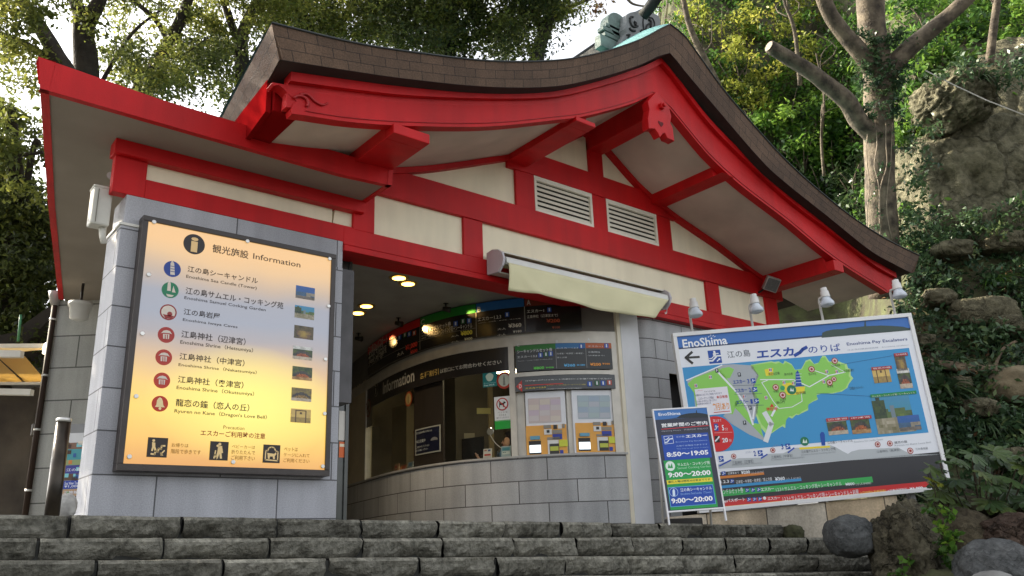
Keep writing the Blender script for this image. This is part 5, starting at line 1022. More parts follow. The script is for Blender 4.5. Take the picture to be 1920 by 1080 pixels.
# ------------------------------------------------------------------ ceiling lights of the recess
wl_ = emit('downlight_glow', (1., .60, .13), 2.6)
for k, (x, y) in enumerate(((765, 531), (687, 573), (671, 586), (748, 520))):
    c = onZ(x, y, 3.5); t = thing('downlight', c, ('round amber downlight nearest the lintel edge', 'round amber downlight left of the red price heading', 'round amber downlight half hidden by the dark shutter box', 'round amber downlight just peeping under the red lintel')[k], 'downlight', 'round lights in the recess ceiling')
    mb = MB(); mb.tube([c + V3((0, 0, z)) for z in (-.014, -.012, .0)], [.115, .13, .132], 28, cap=False); mb.disc(c + V3((0, 0, -.0125)), (0, 0, -1), .125, 0, 28); mb.build('trim_ring', mat('gold_trim', (.5, .36, .12), .35, .05, 5, metal=.6), t)
    mb = MB(); mb.disc(c + V3((0, 0, -.0165)), (0, 0, -1), .088, 0, 24); mb.build('lamp_glow', wl_, t)
    l = bpy.data.lights.new('downlight_lamp', 'SPOT'); l.energy = 17; l.color = (1, .80, .55); l.spot_size = R(120); l.spot_blend = .8; l.shadow_soft_size = .08
    o = bpy.data.objects.new('downlight_lamp', l); COL.objects.link(o); o.parent = t; o.location = (0, 0, -.05)
for k, (x, y, tx, ty) in enumerate(((836, 569, 888, 588), (747, 596, 803, 618), (672, 625, 735, 640))):
    c = onZ(x, y, 3.5); t = thing('track_spotlight', c, ('dark spotlight aimed at the green price heading', 'dark spotlight aimed at the edge of the red price heading', 'dark spotlight at the far end beside the shutter box')[k], 'spotlight', 'small spotlights aimed at the price board')
    g = fb.px(tx, ty); aim = fb.xyz(*g); dr = (aim - c - V3((0, 0, -.09))).normalized()
    mb = MB(); mb.tube([c, c + V3((0, 0, -.09))], .012, 8); mb.disc(c + V3((0, 0, -.004)), (0, 0, -1), .04, 0, 14, .004); mb.build('mount', ink('1a1816'), t)
    hq = c + V3((0, 0, -.09)); mb = MB(); mb.tube([hq - dr * .05, hq + dr * .02, hq + dr * .07], [.03, .04, .045], 14); mb.build('spot_head', ink('2a2620'), t)
    l = bpy.data.lights.new('spot_lamp', 'SPOT'); l.energy = 26; l.color = (1, .62, .22); l.spot_size = R(22); l.spot_blend = .9; l.shadow_soft_size = .02
    o = bpy.data.objects.new('spot_lamp', l); COL.objects.link(o); o.parent = t; o.location = hq + dr * .08 - c; o.rotation_euler = (-dr).to_track_quat('Z', 'Y').to_euler()
# ------------------------------------------------------------------ awning
aw = thing('awning', (7.8, 7.98, 3.36), 'retracted awning with pale yellow valance on the wall over the counter', 'awning')
AX0, AX1 = 6.20, 9.36; CLO = mat('valance_cloth', (.70, .66, .42), .85, .04, 2.5, .1, 60)
prof = [(7.98, 3.40), (7.98, 3.70), (7.86, 3.715), (7.74, 3.68), (7.66, 3.62), (7.63, 3.53), (7.66, 3.45), (7.74, 3.375)]
for k, x in enumerate((AX0 - .03, AX1)): 
    mb = MB(); mb.prism([(x, y, z) for y, z in prof], (.035, 0, 0)); mb.build('end_cap', mat('cap_grey', (.52, .50, .53), .4, .04, 4), aw, bevel=.006)
mb = MB(); mb.prism([(AX0 + .006, y, z) for y, z in ((7.98, 3.69), (7.86, 3.705), (7.75, 3.675), (7.75, 3.66), (7.86, 3.685), (7.97, 3.67))], (AX1 - AX0 - .008, 0, 0)); mb.build('cover', ALU, aw)
mb = MB(); mb.prism([(AX0 + .05, y, z) for y, z in ((7.68, 3.58), (7.665, 3.55), (7.66, 3.495), (7.70, 3.48), (7.75, 3.50), (7.75, 3.58))], (AX1 - AX0 - .06, 0, 0)); mb.build('front_bar', mat('bar_white', (.66, .66, .62), .35, .04, 5), aw, bevel=.004)
mb = MB(); mb.tube([(AX0 + .02, 7.84, 3.57), (AX1 - .01, 7.84, 3.57)], .075, 14); mb.build('fabric_roll', CLO, aw)
mb = MB(); mb.prism([(AX0 + .02, y, z) for y, z in ((7.97, 3.41), (7.97, 3.45), (7.78, 3.40), (7.78, 3.385))], (AX1 - AX0 - .03, 0, 0)); mb.build('back_tray', ALU, aw)
mb = MB(); rows = []
for j in range(9):
    v = j / 8; row = []
    for i in range(81):
        u = i / 80; sk_ = max(0, u - .86) / .14; x = AX0 + .07 + (AX1 - AX0 - .10) * u - sk_ * v * .32
        z = 3.49 - v * (.362 - .015 * math.sin(u * 9)) + (sk_ ** 2) * v * .04
        fold = .020 * math.sin(u * 11 - v * 2.6 + 1) + .010 * math.sin(u * 27 + v * 4) + .03 * math.exp(-((u - .03 - v * .12) / .03) ** 2)
        row.append((x, 7.655 - fold * v - .004, z))
    rows.append(row)
mb.grid(rows, 0); o = mb.build('valance', CLO, aw); sl = o.modifiers.new('thick', 'SOLIDIFY'); sl.thickness = .004
mb = MB(); mb.tube([(AX1 + .0, 7.72, 3.37), (AX1 - .02, 7.72, 3.30), (AX1 - .05, 7.72, 3.285), (AX1 - .05, 7.72, 3.32)], .007, 6); mb.build('crank_hook', METAL, aw)
# floodlight under the right eave
fl = thing('floodlight', V3((12.40, 7.95, 4.2)), 'small square grey floodlight under the right eave of the gable', 'floodlight')
c = onY(1448, 534, 7.72); nv = (V3((-.55, -.62, -.55))).normalized(); ux = nv.cross(Z).normalized(); uy = ux.cross(nv)
ux2 = (ux * .9 + uy * .35).normalized(); uy2 = nv.cross(ux2).normalized()
def sq(o, s): return [c + nv * o + ux2 * a_ * s + uy2 * b_ * s for a_, b_ in ((-1, -1), (1, -1), (1, 1), (-1, 1))]
mb = MB(); mb.prism(sq(0, .125), nv * -.10); mb.build('lamp_housing', mat('flood_grey', (.34, .33, .31), .45, .1, 6), fl, bevel=.012); mb = MB(); mb.prism(sq(.004, .105), nv * -.004); mb.build('lamp_lens', mat('flood_lens', (.12, .12, .115), .35, .25, 40), fl)
mb = MB(); mb.tube([c - nv * .08, c - nv * .12 + V3((0, .1, -.06)), (c.x - .05, 7.99, 4.17)], .018, 8); mb.build('bracket', ink('1c1a18'), fl)
# junction box and little camera at the left corner of the pier
jb = thing('junction_box', (1.62, 8.25, 3.08), 'cream plastic box with conduit stub on the left corner of the pier', 'box')
mb = MB(); mb.prism([(1.53, 8.12, 3.12), (1.70, 8.12, 3.12), (1.70, 8.12, 3.51), (1.53, 8.12, 3.51)], (0, .16, 0)); mb.box((1.52, 8.11, 3.49), (1.71, 8.29, 3.525)); mb.build('box_body', mat('pvc', (.56, .55, .49), .5, .06, 5), jb, bevel=.025); mb = MB(); mb.tube([(1.66, 8.2, 3.12), (1.67, 8.2, 3.03), (1.69, 8.2, 2.97)], [.035, .03, .03], 10); mb.build('conduit', mat('pvc'  , (.6,.6,.55)), jb); mb = MB(); mb.box((1.57, 8.108, 3.14), (1.575, 8.12, 3.48)); mb.build('box_seam', ink('6a675c'), jb)
sc = thing('security_camera', (1.62, 8.2, 3.62), 'tiny grey camera tucked under the canopy soffit above the cream box', 'camera'); mb = MB(); c = onY(208, 330, 8.2); mb.tube([c + V3((.05, .1, .02)), c + V3((-.02, -.08, -.03))], [.03, .035], 12); mb.build('camera_body', mat('cam_grey', (.3, .29, .27), .4, .1, 5), sc); mb = MB(); mb.tube([c, c + V3((.06, .05, -.09))], .014, 8); mb.build('camera_arm', ink('1a1816'), sc)
# ------------------------------------------------------------------ foliage helpers
def leafmesh(name, clusters, L, m, parent=None, seed=1, flat=0., clump=22, wid=.46, droop=.3):
    rg = np.random.default_rng(seed); P = []; T = []; LS = []
    for c, Rr, n, tm, tv in clusters:
        n = int(n); k = max(1, n // clump)
        d = rg.normal(size=(k, 3)); d /= np.linalg.norm(d, axis=1)[:, None]
        d *= (rg.random(k) ** .45)[:, None] * Rr
        if flat: d[:, 2] *= flat
        ct = np.repeat(d, math.ceil(n / k), axis=0)[:n]
        P.append(np.array(c)[None, :] + ct + rg.normal(size=(n, 3)) * np.array([1, 1, .7]) * min(.16, Rr * .4))
        T.append(np.clip(np.repeat(rg.normal(tm, tv, k), math.ceil(n / k))[:n] + rg.normal(0, .10, n), 0, 1)); LS.append(L * rg.uniform(.65, 1.3, n))
    P = np.concatenate(P); T = np.concatenate(T); LS = np.concatenate(LS)[:, None]; n = len(P)
    nr = rg.normal(size=(n, 3)) + np.array([0, 0, .9]); nr /= np.linalg.norm(nr, axis=1)[:, None]
    a = rg.normal(size=(n, 3)) + np.array([0, 0, -droop]); a -= nr * (a * nr).sum(1)[:, None]; a /= np.linalg.norm(a, axis=1)[:, None]
    b = np.cross(nr, a)
    V = np.stack([P, P + a * LS * .45 + b * LS * wid * .5 + nr * LS * .08, P + a * LS - nr * LS * .12, P + a * LS * .45 - b * LS * wid * .5 + nr * LS * .08], 1).reshape(-1, 3)
    me = bpy.data.meshes.new(name); me.vertices.add(n * 4); me.vertices.foreach_set('co', V.astype(np.float32).ravel())
    me.loops.add(n * 4); me.loops.foreach_set('vertex_index', np.arange(n * 4, dtype=np.int32)); me.polygons.add(n); me.polygons.foreach_set('loop_start', np.arange(0, n * 4, 4, dtype=np.int32)); me.polygons.foreach_set('loop_total', np.full(n, 4, dtype=np.int32))
    me.update(); at_ = me.attributes.new('tint', 'FLOAT', 'FACE'); at_.data.foreach_set('value', T.astype(np.float32)); me.materials.append(m)
    return link(name, me, parent)
LF_TREE = leafmat('leaf_tree', [(.03, .042, .012), (.07, .090, .018), (.15, .17, .025), (.28, .27, .045)], .5)
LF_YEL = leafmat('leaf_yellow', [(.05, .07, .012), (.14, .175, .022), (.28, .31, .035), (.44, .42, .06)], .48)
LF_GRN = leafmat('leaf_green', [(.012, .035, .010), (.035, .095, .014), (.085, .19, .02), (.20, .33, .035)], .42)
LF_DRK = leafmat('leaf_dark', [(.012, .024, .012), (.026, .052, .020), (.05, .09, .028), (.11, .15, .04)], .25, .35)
LF_IVY = leafmat('leaf_ivy', [(.020, .044, .022), (.042, .086, .036), (.075, .135, .048), (.15, .20, .07)], .22, .35)
LF_BRN = leafmat('leaf_litter', [(.05, .025, .012), (.12, .06, .028), (.20, .12, .05), (.26, .16, .08)], .25, .7)
def tpath(L, d): return catmull([at(q[0], q[1], q[2] if len(q) > 2 else d) for q in L], 5)
def trunk_mesh(parent, limbs, m, name='trunk', n=10, bumpy=.22):
    for k, (L, d, r0, r1) in enumerate(limbs):
        p = tpath(L, d); mb = MB(); q = len(p)
        mb.tube(p, [r0 + (r1 - r0) * i / (q - 1) for i in range(q)], n, bumpy=bumpy)
        for f in mb.bm.faces: f.smooth = True
        mb.build(name if k == 0 else 'limb', m, parent)
rt_ = random.Random(11)
def boxclusters(x0, y0, x1, y1, d, n, Rr, nl, tm, tv, dd=1.2):
    if y1 < 190 and nl > 20: nl *= 1.95
    out = []
    for _ in range(n):
        out.append((tuple(at(rt_.uniform(x0, x1), rt_.uniform(y0, y1), d + rt_.uniform(-dd, dd))), Rr * rt_.uniform(.6, 1.3), nl * rt_.uniform(.6, 1.3), tm + rt_.uniform(-.08, .08), tv))
    return out
def tree(label, base, limbs, crowns, L, seed, m=LF_TREE, bm_=BARKD, group=None):
    t = thing('broadleaf_tree', base, label, 'tree', group)
    trunk_mesh(t, limbs, bm_); leafmesh('crown', crowns, L, m, t, seed, clump=70); return t
BX = boxclusters
tree('thick dark tree forking just above the left end of the red canopy', at(175, 900, 15), [([(180,900),(168,520),(163,300),(160,130),(157,60),(160,15)], 15, .30, .17), ([(158,45),(140,0),(110,-90),(80,-220)], 15, .15, .05), ([(163,40),(190,-10),(215,-120),(260,-250)], 15, .16, .05), ([(165,200),(210,120),(250,60),(300,20)], 15.2, .05, .02)],
     BX(215, 85, 315, 185, 15.3, 11, .5, 150, .45, .2) + BX(195, -10, 330, 90, 15.5, 9, .5, 130, .5, .2) + BX(60, -260, 330, -60, 15, 13, .9, 200, .4, .2), .10, 21)
tree('slender leaning tree at the far left edge against the bright sky', at(215, 900, 14), [([(230,900),(180,420),(135,170),(108,105),(78,55),(40,0),(0,-90)], 14, .20, .07), ([(118,122),(75,100),(40,78),(0,62),(-70,30)], 14, .08, .03), ([(60,28),(20,20),(-30,-20)], 14, .05, .02)],
     BX(-40, -20, 55, 60, 14, 8, .4, 130, .6, .2) + BX(-40, 70, 70, 165, 14, 8, .35, 95, .65, .2) + BX(-160, -200, 60, -40, 14, 8, .8, 180, .45, .2), .10, 22)
tree('tree with a thin slanting limb between the forked tree and the roof corner', at(240, 900, 16), [([(235,900),(240,420),(262,180),(290,130),(320,75),(345,20),(370,-60)], 16, .20, .08), ([(318,80),(290,35),(250,0),(200,-60)], 16, .06, .03), ([(300,110),(350,100),(390,70)], 16, .05, .02)],
     BX(300, 110, 420, 205, 16, 15, .55, 190, .35, .2) + BX(330, 10, 430, 110, 16.3, 10, .5, 150, .5, .2) + BX(250, -200, 420, -40, 16, 8, .9, 180, .4, .2), .10, 23)
tree('dark tree with a y shaped fork right behind the left roof corner', at(470, 900, 17), [([(480,900),(470,330),(456,150),(452,85),(462,45),(500,-30),(540,-120)], 17, .22, .08), ([(452,88),(434,45),(415,-20),(400,-90)], 17, .10, .05)],
     BX(390, -30, 450, 90, 17, 8, .5, 150, .6, .2) + BX(470, -30, 570, 75, 17, 14, .55, 170, .55, .2) + BX(400, -230, 600, -50, 17, 11, .9, 190, .4, .2), .10, 24)
tree('leafy tree with one thick slanting limb over the left half of the roof', at(640, 900, 18), [([(660,900),(640,330),(605,120),(572,45),(535,-20),(490,-110)], 18, .24, .10), ([(610,120),(640,40),(690,-30)], 18, .10, .05)],
     BX(540, -40, 720, 85, 18, 30, .6, 190, .5, .22) + BX(500, -250, 760, -60, 18, 13, 1., 200, .4, .2), .10, 25)
tree('dark spreading tree in the middle above the roof slope', at(830, 900, 17), [([(840,900),(832,200),(836,100),(850,60),(845,10),(830,-70)], 17, .26, .10), ([(836,95),(800,45),(770,0),(730,-70)], 17, .13, .06), ([(848,62),(885,25),(905,-40)], 17, .10, .05), ([(842,85),(900,70),(950,40)], 17, .06, .03)],
     BX(700, -50, 930, 105, 17, 46, .6, 210, .28, .2) + BX(680, -280, 960, -60, 17, 17, 1., 220, .35, .2), .10, 26)
tree('tall tree with upright dark stems just left of the open sky', at(1005, 900, 17), [([(1010,900),(1005,250),(1008,110),(1022,60),(1035,10),(1035,-80)], 17, .20, .09), ([(1018,70),(1000,20),(985,-50)], 17, .07, .04), ([(1030,42),(1065,15),(1115,-5)], 17, .06, .025)],
     BX(930, -40, 1000, 110, 17, 20, .5, 170, .32, .2) + BX(1000, -45, 1080, 60, 17, 13, .42, 130, .35, .2) + BX(940, -260, 1120, -60, 17, 11, .9, 200, .35, .2), .10, 27)
tree('dense dark evergreen filling the left edge beside the canopy', at(-10, 960, 15), [([(-20,960),(10,600),(30,350),(20,200)], 15.5, .25, .08), ([(15,560),(60,290),(75,270)], 15.4, .08, .04), ([(-30,285),(40,290),(80,285)], 15, .06, .03)],
     BX(-110, 350, 95, 640, 16, 75, .75, 420, .16, .16) + BX(-110, 200, 75, 350, 15.6, 24, .6, 260, .5, .2), .13, 28, LF_TREE)
tree('broad leafy tree added out of view to the left of the stairs for shade', FW * 8.5 - RT * 9.5 + V3((0, 0, .3)), [([(-900,900,12),(-820,500,12),(-780,200,12),(-760,-100,12)], 12, .3, .15)],
     [(tuple(FW * rt_.uniform(6.5, 11.5) + RT * rt_.uniform(-13., -9.3) + V3((0, 0, rt_.uniform(3.2, 12.)))), .95, 260, .4, .2) for _ in range(95)], .19, 30)  # unseen tree, added to dapple the sun on pier and roof end
br = thing('bare_branch', at(1100, 10, 14), 'thin twig with reddish brown leaves hanging into the open sky left of the ridge ornament', 'branch')
mb = MB(); mb.tube(tpath([(1160,-30),(1178,0),(1196,10),(1240,14)], 14), [.03 - .0012 * i for i in range(16)], 6); mb.build('twig', BARK, br); leafmesh('dry_leaves', BX(1112, -5, 1142, 32, 14, 5, .12, 14, .5, .2, .1), .09, LF_BRN, br, 29)
# ------------------------------------------------------------------ hillside
def sm(a, b, x): t = max(0, min(1, (x - a) / (b - a))); return t * t * (3 - 2 * t)
PTS = [(1500, 4.8), (1250, 6.6), (1100, 8.2), (1000, 10.4), (950, 11.6), (850, 12.6), (700, 14.2), (560, 16.2), (450, 17.4), (300, 18.6), (120, 20.), (60, 21.5), (0, 23.), (-200, 29.), (-500, 40.)]
def Dp(x, y):
    for (a, da), (b, db) in zip(PTS[:-1], PTS[1:]):
        if b <= y <= a: d = da + (db - da) * (a - y) / (a - b); break
    else: d = PTS[0][1] if y > 1500 else PTS[-1][1]
    return d + 8. * sm(1720, 1560, x) + 14 * sm(1290, 1150, x)
mb = MB(); rows = []
for i in range(64):
    t = (i / 63) ** .8; row = []
    for j in range(72):
        x = 1120 + (2600 - 1120) * j / 71
        yb = 940 + 360 * sm(1640, 1760, x); yt = -480 + 780 * sm(1285, 1205, x); y = yb + (yt - yb) * t
        p = at(x, y, Dp(x, y)); q = p * .55
        row.append(p + V3((noise.noise(q), noise.noise(q + V3((9, 0, 0))), noise.noise(q + V3((0, 9, 0))))) * .35)
    rows.append(row)
mb.grid(rows, 0); setting('hillside', mb, SOIL)
def hp_(x, y, off=0.): return at(x, y, Dp(x, y) - off)
# scattered undergrowth over the slope (nobody could count it)
def scatter(name, label, n, fx, off, L, m, seed, tm, tv, Rr=.45, nl=26):
    rg = random.Random(seed); cl = []
    while len(cl) < n:
        q = fx(rg)
        if q: cl.append((tuple(hp_(q[0], q[1], rg.uniform(*off))), Rr * rg.uniform(.6, 1.3), nl, tm(q[0], q[1]) + rg.uniform(-.1, .1), tv))
    o = leafmesh(name, cl, L, m, None, seed, clump=30); tag(o, label, 'foliage', kind='stuff'); return o
def incl(x, y):  # where the cliff rocks show
    return ((x - 1785) / 62) ** 2 + ((y - 185) / 52) ** 2 < 1 or ((x - 1795) / 120) ** 2 + ((y - 325) / 95) ** 2 < 1 or (x > 1830 and 130 < y < 400 and y > 130 + (1920 - x) * .9)
def f_up(r):
    x = r.uniform(1225, 2050); y = r.uniform(-160, 480)
    if incl(x, y) or y > 90 + (1980 - x) * 1.15 and x > 1690 or x < 1262 and y < 60 and r.random() < .5: return None
    return x, y
scatter('hillside_leaves', 'mixed green undergrowth covering the steep slope behind the roof', 1050, f_up, (.1, 1.0), .19, LF_GRN, 41, lambda x, y: .42, .2, .5, 24)
def f_lo(r):
    x = r.uniform(1690, 2100); y = r.uniform(405, 980)
    if y < 430 and r.random() < .5: return None
    if 560 < y < 620 and 1790 < x < 1890 and r.random() < .8: return None
    return x, y
scatter('bank_undergrowth', 'dark ivy and low plants covering the shaded bank right of the map sign', 860, f_lo, (.02, .38), .13, LF_IVY, 42, lambda x, y: .36, .2, .3, 26)
scatter('leaf_litter', 'brown fallen leaves lying on the bank', 90, lambda r: (r.uniform(1690, 1960), r.uniform(420, 900)), (.0, .08), .10, LF_BRN, 43, lambda x, y: .4, .2, .25, 12)
# individual shrubs on the slope
def shrub(x, y, r_px, m, label, group, nl, tm, seed, L=.17, off=.9):
    d = Dp(x, y) - off; Rr = r_px * d / FPX; c = at(x, y, d); b0 = c + V3((0, 0, -Rr * 1.3))
    t = thing('shrub', b0, label, 'shrub', group); mb = MB(); rg = random.Random(seed)
    for k in range(4):
        e = c + V3((rg.uniform(-1, 1), rg.uniform(-1, 1), rg.uniform(-.1, .8))) * Rr * .9; mid = b0.lerp(e, .5) + V3((rg.uniform(-.2, .2), rg.uniform(-.2, .2), .1)) * Rr
        mb.tube(catmull([b0, mid, e], 4), [.03 - .0027 * i for i in range(9)], 5)
    mb.build('stem', BARK, t)
    cl = [(tuple(c + V3((rg.gauss(0, .5), rg.gauss(0, .5), rg.gauss(0, .45))) * Rr), Rr * .5, nl / 6, tm + rg.uniform(-.12, .12), .2) for _ in range(6)]
    leafmesh('crown', cl, L, m, t, seed)
sd_ = 100
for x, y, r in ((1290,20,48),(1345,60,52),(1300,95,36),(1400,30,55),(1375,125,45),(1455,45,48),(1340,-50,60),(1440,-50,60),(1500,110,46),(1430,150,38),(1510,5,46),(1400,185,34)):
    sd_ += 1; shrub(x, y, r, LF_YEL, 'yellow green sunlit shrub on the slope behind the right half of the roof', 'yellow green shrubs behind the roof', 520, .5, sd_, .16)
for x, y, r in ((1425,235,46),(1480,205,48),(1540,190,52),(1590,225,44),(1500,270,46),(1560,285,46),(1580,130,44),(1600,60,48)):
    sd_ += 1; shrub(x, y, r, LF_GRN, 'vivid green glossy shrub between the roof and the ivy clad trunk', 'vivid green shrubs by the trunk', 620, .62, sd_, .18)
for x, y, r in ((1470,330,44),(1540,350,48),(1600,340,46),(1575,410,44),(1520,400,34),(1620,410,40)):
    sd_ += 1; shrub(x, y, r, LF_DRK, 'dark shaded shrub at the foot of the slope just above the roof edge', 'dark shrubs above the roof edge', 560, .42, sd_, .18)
for x, y, r in ((1730,30,48),(1790,50,46),(1850,20,50),(1710,110,36),(1760,100,34),(1880,75,40),(1730,200,26),(1700,240,30),(1830,-50,60),(1720,-50,60),(1920,10,50)):
    sd_ += 1; shrub(x, y, r, LF_GRN, 'bright green shrub on the crest above the cliff right of the trunk', 'green shrubs above the cliff', 520, .6, sd_, .15, .7)
def litter_trunk(label, L, d, r0, r1):
    t = thing('bare_sapling', at(*L[0], d), label, 'sapling'); mb = MB(); p = tpath(L, d); q = len(p); mb.tube(p, [r0 + (r1 - r0) * i / (q - 1) for i in range(q)], 7); mb.build('stem', BARK, t)
    rg = random.Random(int(L[0][0])); 
    for k in range(5):
        a = p[int(q * rg.uniform(.3, .9))]; mb = MB(); mb.tube(catmull([a, a + V3((rg.uniform(-.5, .5), rg.uniform(-.4, .4), .5)), a + V3((rg.uniform(-1, 1), rg.uniform(-.5, .5), 1.1))], 3), [.02, .018, .015, .012, .01, .008, .006], 5); mb.build('twig', BARK, t)
litter_trunk('pale leaning bare stem in the yellow shrubs behind the ridge', [(1345,160),(1315,100),(1290,40),(1275,-40)], 22, .12, .06)
litter_trunk('forked grey bare stem above the cut branch end', [(1500,160),(1490,60),(1470,0),(1460,-60)], 21, .06, .03)
litter_trunk('pale straight stem on the crest near the right edge', [(1855,120),(1862,60),(1870,0),(1880,-60)], 18.5, .10, .07)
litter_trunk('thin brown stem low among the vivid green shrubs', [(1545,330),(1540,260),(1545,180),(1530,100)], 20, .04, .02)
# the pollarded tree wrapped in ivy
pt_ = thing('pollarded_tree', at(1655, 520, 16.90), 'tall bare pollarded tree with ivy wrapped fork standing in front of the cliff', 'tree')
trunk_mesh(pt_, [([(1660,560),(1656,460),(1651,380),(1650,300),(1647,200),(1645,130),(1636,60),(1632,0),(1628,-80)], 16.90, .315, .27)], BARK, 'trunk', 18, .12)
for L, r0, r1, nm in (([(1640,255,16.80),(1610,225,16.60),(1588,190,16.40),(1540,150,16.20),(1490,116,16.00),(1443,88,15.80)], .20, .125, 'cut_branch'), ([(1650,150,16.90),(1618,104,16.70),(1582,62,16.60),(1553,20,16.50),(1530,-40,16.40)], .20, .13, 'branch'), ([(1655,150,16.90),(1690,105,16.80),(1740,62,16.70),(1795,15,16.60),(1850,-40,16.50)], .21, .13, 'branch')):
    trunk_mesh(pt_, [(L, 14, r0, r1)], BARK, nm, 12, .15)
e_ = at(1442, 87, 15.79); nn = (at(1443, 88, 15.80) - at(1490, 116, 16.00)).normalized(); mb = MB(); mb.disc(e_ + nn * .012, nn, .10, 0, 16, .01); mb.build('cut_end', mat('cut_wood', (.30, .25, .19), .8, .15, 20), pt_)
mb = MB(); rg = random.Random(4)
for k in range(4):
    x0 = 1632 + 12 * k; mb.tube(tpath([(x0 + rg.uniform(-8, 8), y, 16.60 - .05 * (1 - abs(x0 - 1650) / 30)) for y in (450, 400, 350, 310, 270, 230)], 16.6), .011, 5)
mb.build('vine', mat('vine', (.22, .17, .12), .8, .2, 10), pt_)
cl = []
for k in range(90):
    x = rg.uniform(1608, 1690); y = rg.uniform(60, 230); cl.append((tuple(at(x, y, 16.90 - .31 * math.sqrt(max(0, 1 - ((x - 1647) / 45) ** 2)) - .05)), .13, 26, .4, .2))
for k in range(22): x = rg.uniform(1625, 1680); cl.append((tuple(at(x, rg.uniform(230, 460), 16.58)), .10, 8, .4, .2))
for k in range(24): t = rg.random(); cl.append((tuple(at(1660 + 95 * t, 145 - 95 * t + rg.uniform(-12, 18), 16.70)), .12, 16, .4, .2))
leafmesh('ivy', cl, .085, LF_IVY, pt_, 61)
# cliff rocks and boulders
def rock(name, label, cat, c, rx, ry, rz, m, seed, amp=.22, sub=5, fr=1.1, group=None, flat=.0, crack=.12):
    bm = bmesh.new(); bmesh.ops.create_icosphere(bm, subdivisions=sub, radius=1)
    r = RT.copy(); f_ = FW.copy(); o = V3((seed * 3.7, seed * 1.3, seed * 2.1))
    for v in bm.verts:
        p = v.co.normalized(); q = p * fr + o
        n_ = noise.fractal(q, .9, 2.1, 6) * amp + amp * .6 * abs(noise.noise(q * 2.3)) * -1 + amp * .22 * noise.noise(q * 9)
        dd, _ = noise.voronoi(q * 1.15 + V3((noise.noise(q * 2), noise.noise(q * 2 + o), 0)) * .35); ck = max(0, 1 - (dd[1] - dd[0]) / .10); n_ += crack * (.55 * (dd[0] - .4) - .32 * ck * ck)
        n_ += crack * .08 * noise.noise(q * 22)
        e = max(abs(p.x), abs(p.y), abs(p.z)); sq_ = 1 / (e ** flat)
        p = p * (1 + n_) * sq_
        v.co = r * (p.x * rx) + f_ * (p.y * ry) + V3((0, 0, p.z * rz)) + V3(c)
    for f in bm.faces: f.smooth = True
    me = bpy.data.meshes.new(name); bm.to_mesh(me); bm.free(); me.materials.append(m)
    return tag(link(name, me), label, cat, group)
rock('cliff_rock', 'rounded upper boulder perched on the cliff right of the trunk', 'rock', at(1785, 190, 17.8), .73, .9, .63, ROCK, 1, .26, 6, crack=.3)
rock('cliff_rock', 'broad sunlit rock face filling the middle of the cliff below the perched boulder', 'rock', at(1795, 365, 18.5), 1.60, 1.3, 1.75, ROCK, 2, .22, 6, .8, crack=.24, flat=.45)
rock('cliff_rock', 'steep brown rock wall at the right edge of the cliff', 'rock', at(1975, 300, 19.0), 1.9, 1.4, 2.9, ROCK, 3, .22, 6, .9, crack=.26, flat=.45)
rock('cliff_rock', 'shaded lower rock behind the trunk of the ivy tree', 'rock', at(1722, 380, 19.2), .80, .9, 1.4, mat('rock_mossy', (.09, .085, .05), .9, .5, 2, 1., 12, col2=(.16, .15, .09), detail=10), 4, .25)
RBK = rockmat('rock_bank', (.035, .032, .018), (.20, .18, .115), .6, 1.6)
rock('bank_stone', 'flat mossy block of stone set in the bank right of the sign', 'rock', at(1845, 590, 15.4), .62, .4, .30, RBK, 5, .16, 4, 1.3, flat=.5)
rock('bank_stone', 'small pale stone between the grass tuft and the long leaves', 'rock', at(1835, 765, 13.1), .30, .3, .16, RBK, 6, .2, 4)
for q, (x, y, d_, a_, c_) in enumerate(((1760, 560, 15.6, .40, .20), (1890, 610, 15.0, .34, .22), (1730, 640, 14.6, .26, .15), (1800, 720, 13.8, .24, .15), (1900, 860, 12.0, .36, .20), (1780, 470, 16.6, .5, .22), (1880, 455, 16.8, .55, .25))):
    rock('bank_stone', ('brown stone low on the bank beside the roof tip', 'stone jutting out right of the mossy block', 'small stone beside the right upper corner of the map sign', 'stone in the leaves below the root', 'stone above the large palmate leaves at the right edge', 'weathered ledge stone at the foot of the cliff near the trunk', 'weathered ledge stone under the grass tuft at the cliff foot')[q], 'rock', at(x, y, d_), a_ * .8, a_ * .65, c_ * .85, RBK, 40 + q, .2, 4, 1.3, flat=.4, crack=.2)
rock('bank_stone', 'brown stone at the right edge under the root', 'rock', at(1905, 730, 13.6), .45, .4, .38, mat('rock_tan', (.15, .12, .07), .9, .4, 3, 1., 14), 7, .2, 4)
BL_ = rockmat('boulder_grey', (.045, .048, .048), (.145, .15, .15), .75, 3.); BB = rockmat('boulder_brown', (.035, .028, .018), (.14, .118, .075), .7, 3.); BDK = rockmat('boulder_dark', (.018, .015, .010), (.15, .135, .09), .5, 2.2); BRD = rockmat('boulder_red', (.035, .022, .016), (.12, .085, .064), .5, 3.)
rock('boulder', 'smooth round grey boulder on the steps below the sign wall', 'boulder', at(1591, 1006, 9.25), .262, .30, .235, BL_, 11, .10, 5, 1.0, flat=.25)
rock('boulder', 'rough dark peaked boulder with moss in the corner of the stairs', 'boulder', at(1700, 1045, 8.95), .40, .4, .56, BDK, 12, .27, 6, 1.15, crack=.24)
rock('boulder', 'round brown boulder right of the dark peaked one', 'boulder', at(1815, 1012, 9.6), .40, .42, .36, BB, 13, .12, 5)
rock('boulder', 'flat reddish boulder at the right edge', 'boulder', at(1893, 1010, 9.3), .35, .4, .27, BRD, 14, .18, 6, flat=.3, crack=.3)
rock('boulder', 'large bluish grey boulder in the bottom right corner', 'boulder', at(1880, 1075, 8.2), .47, .45, .33, BL_, 15, .14, 5)
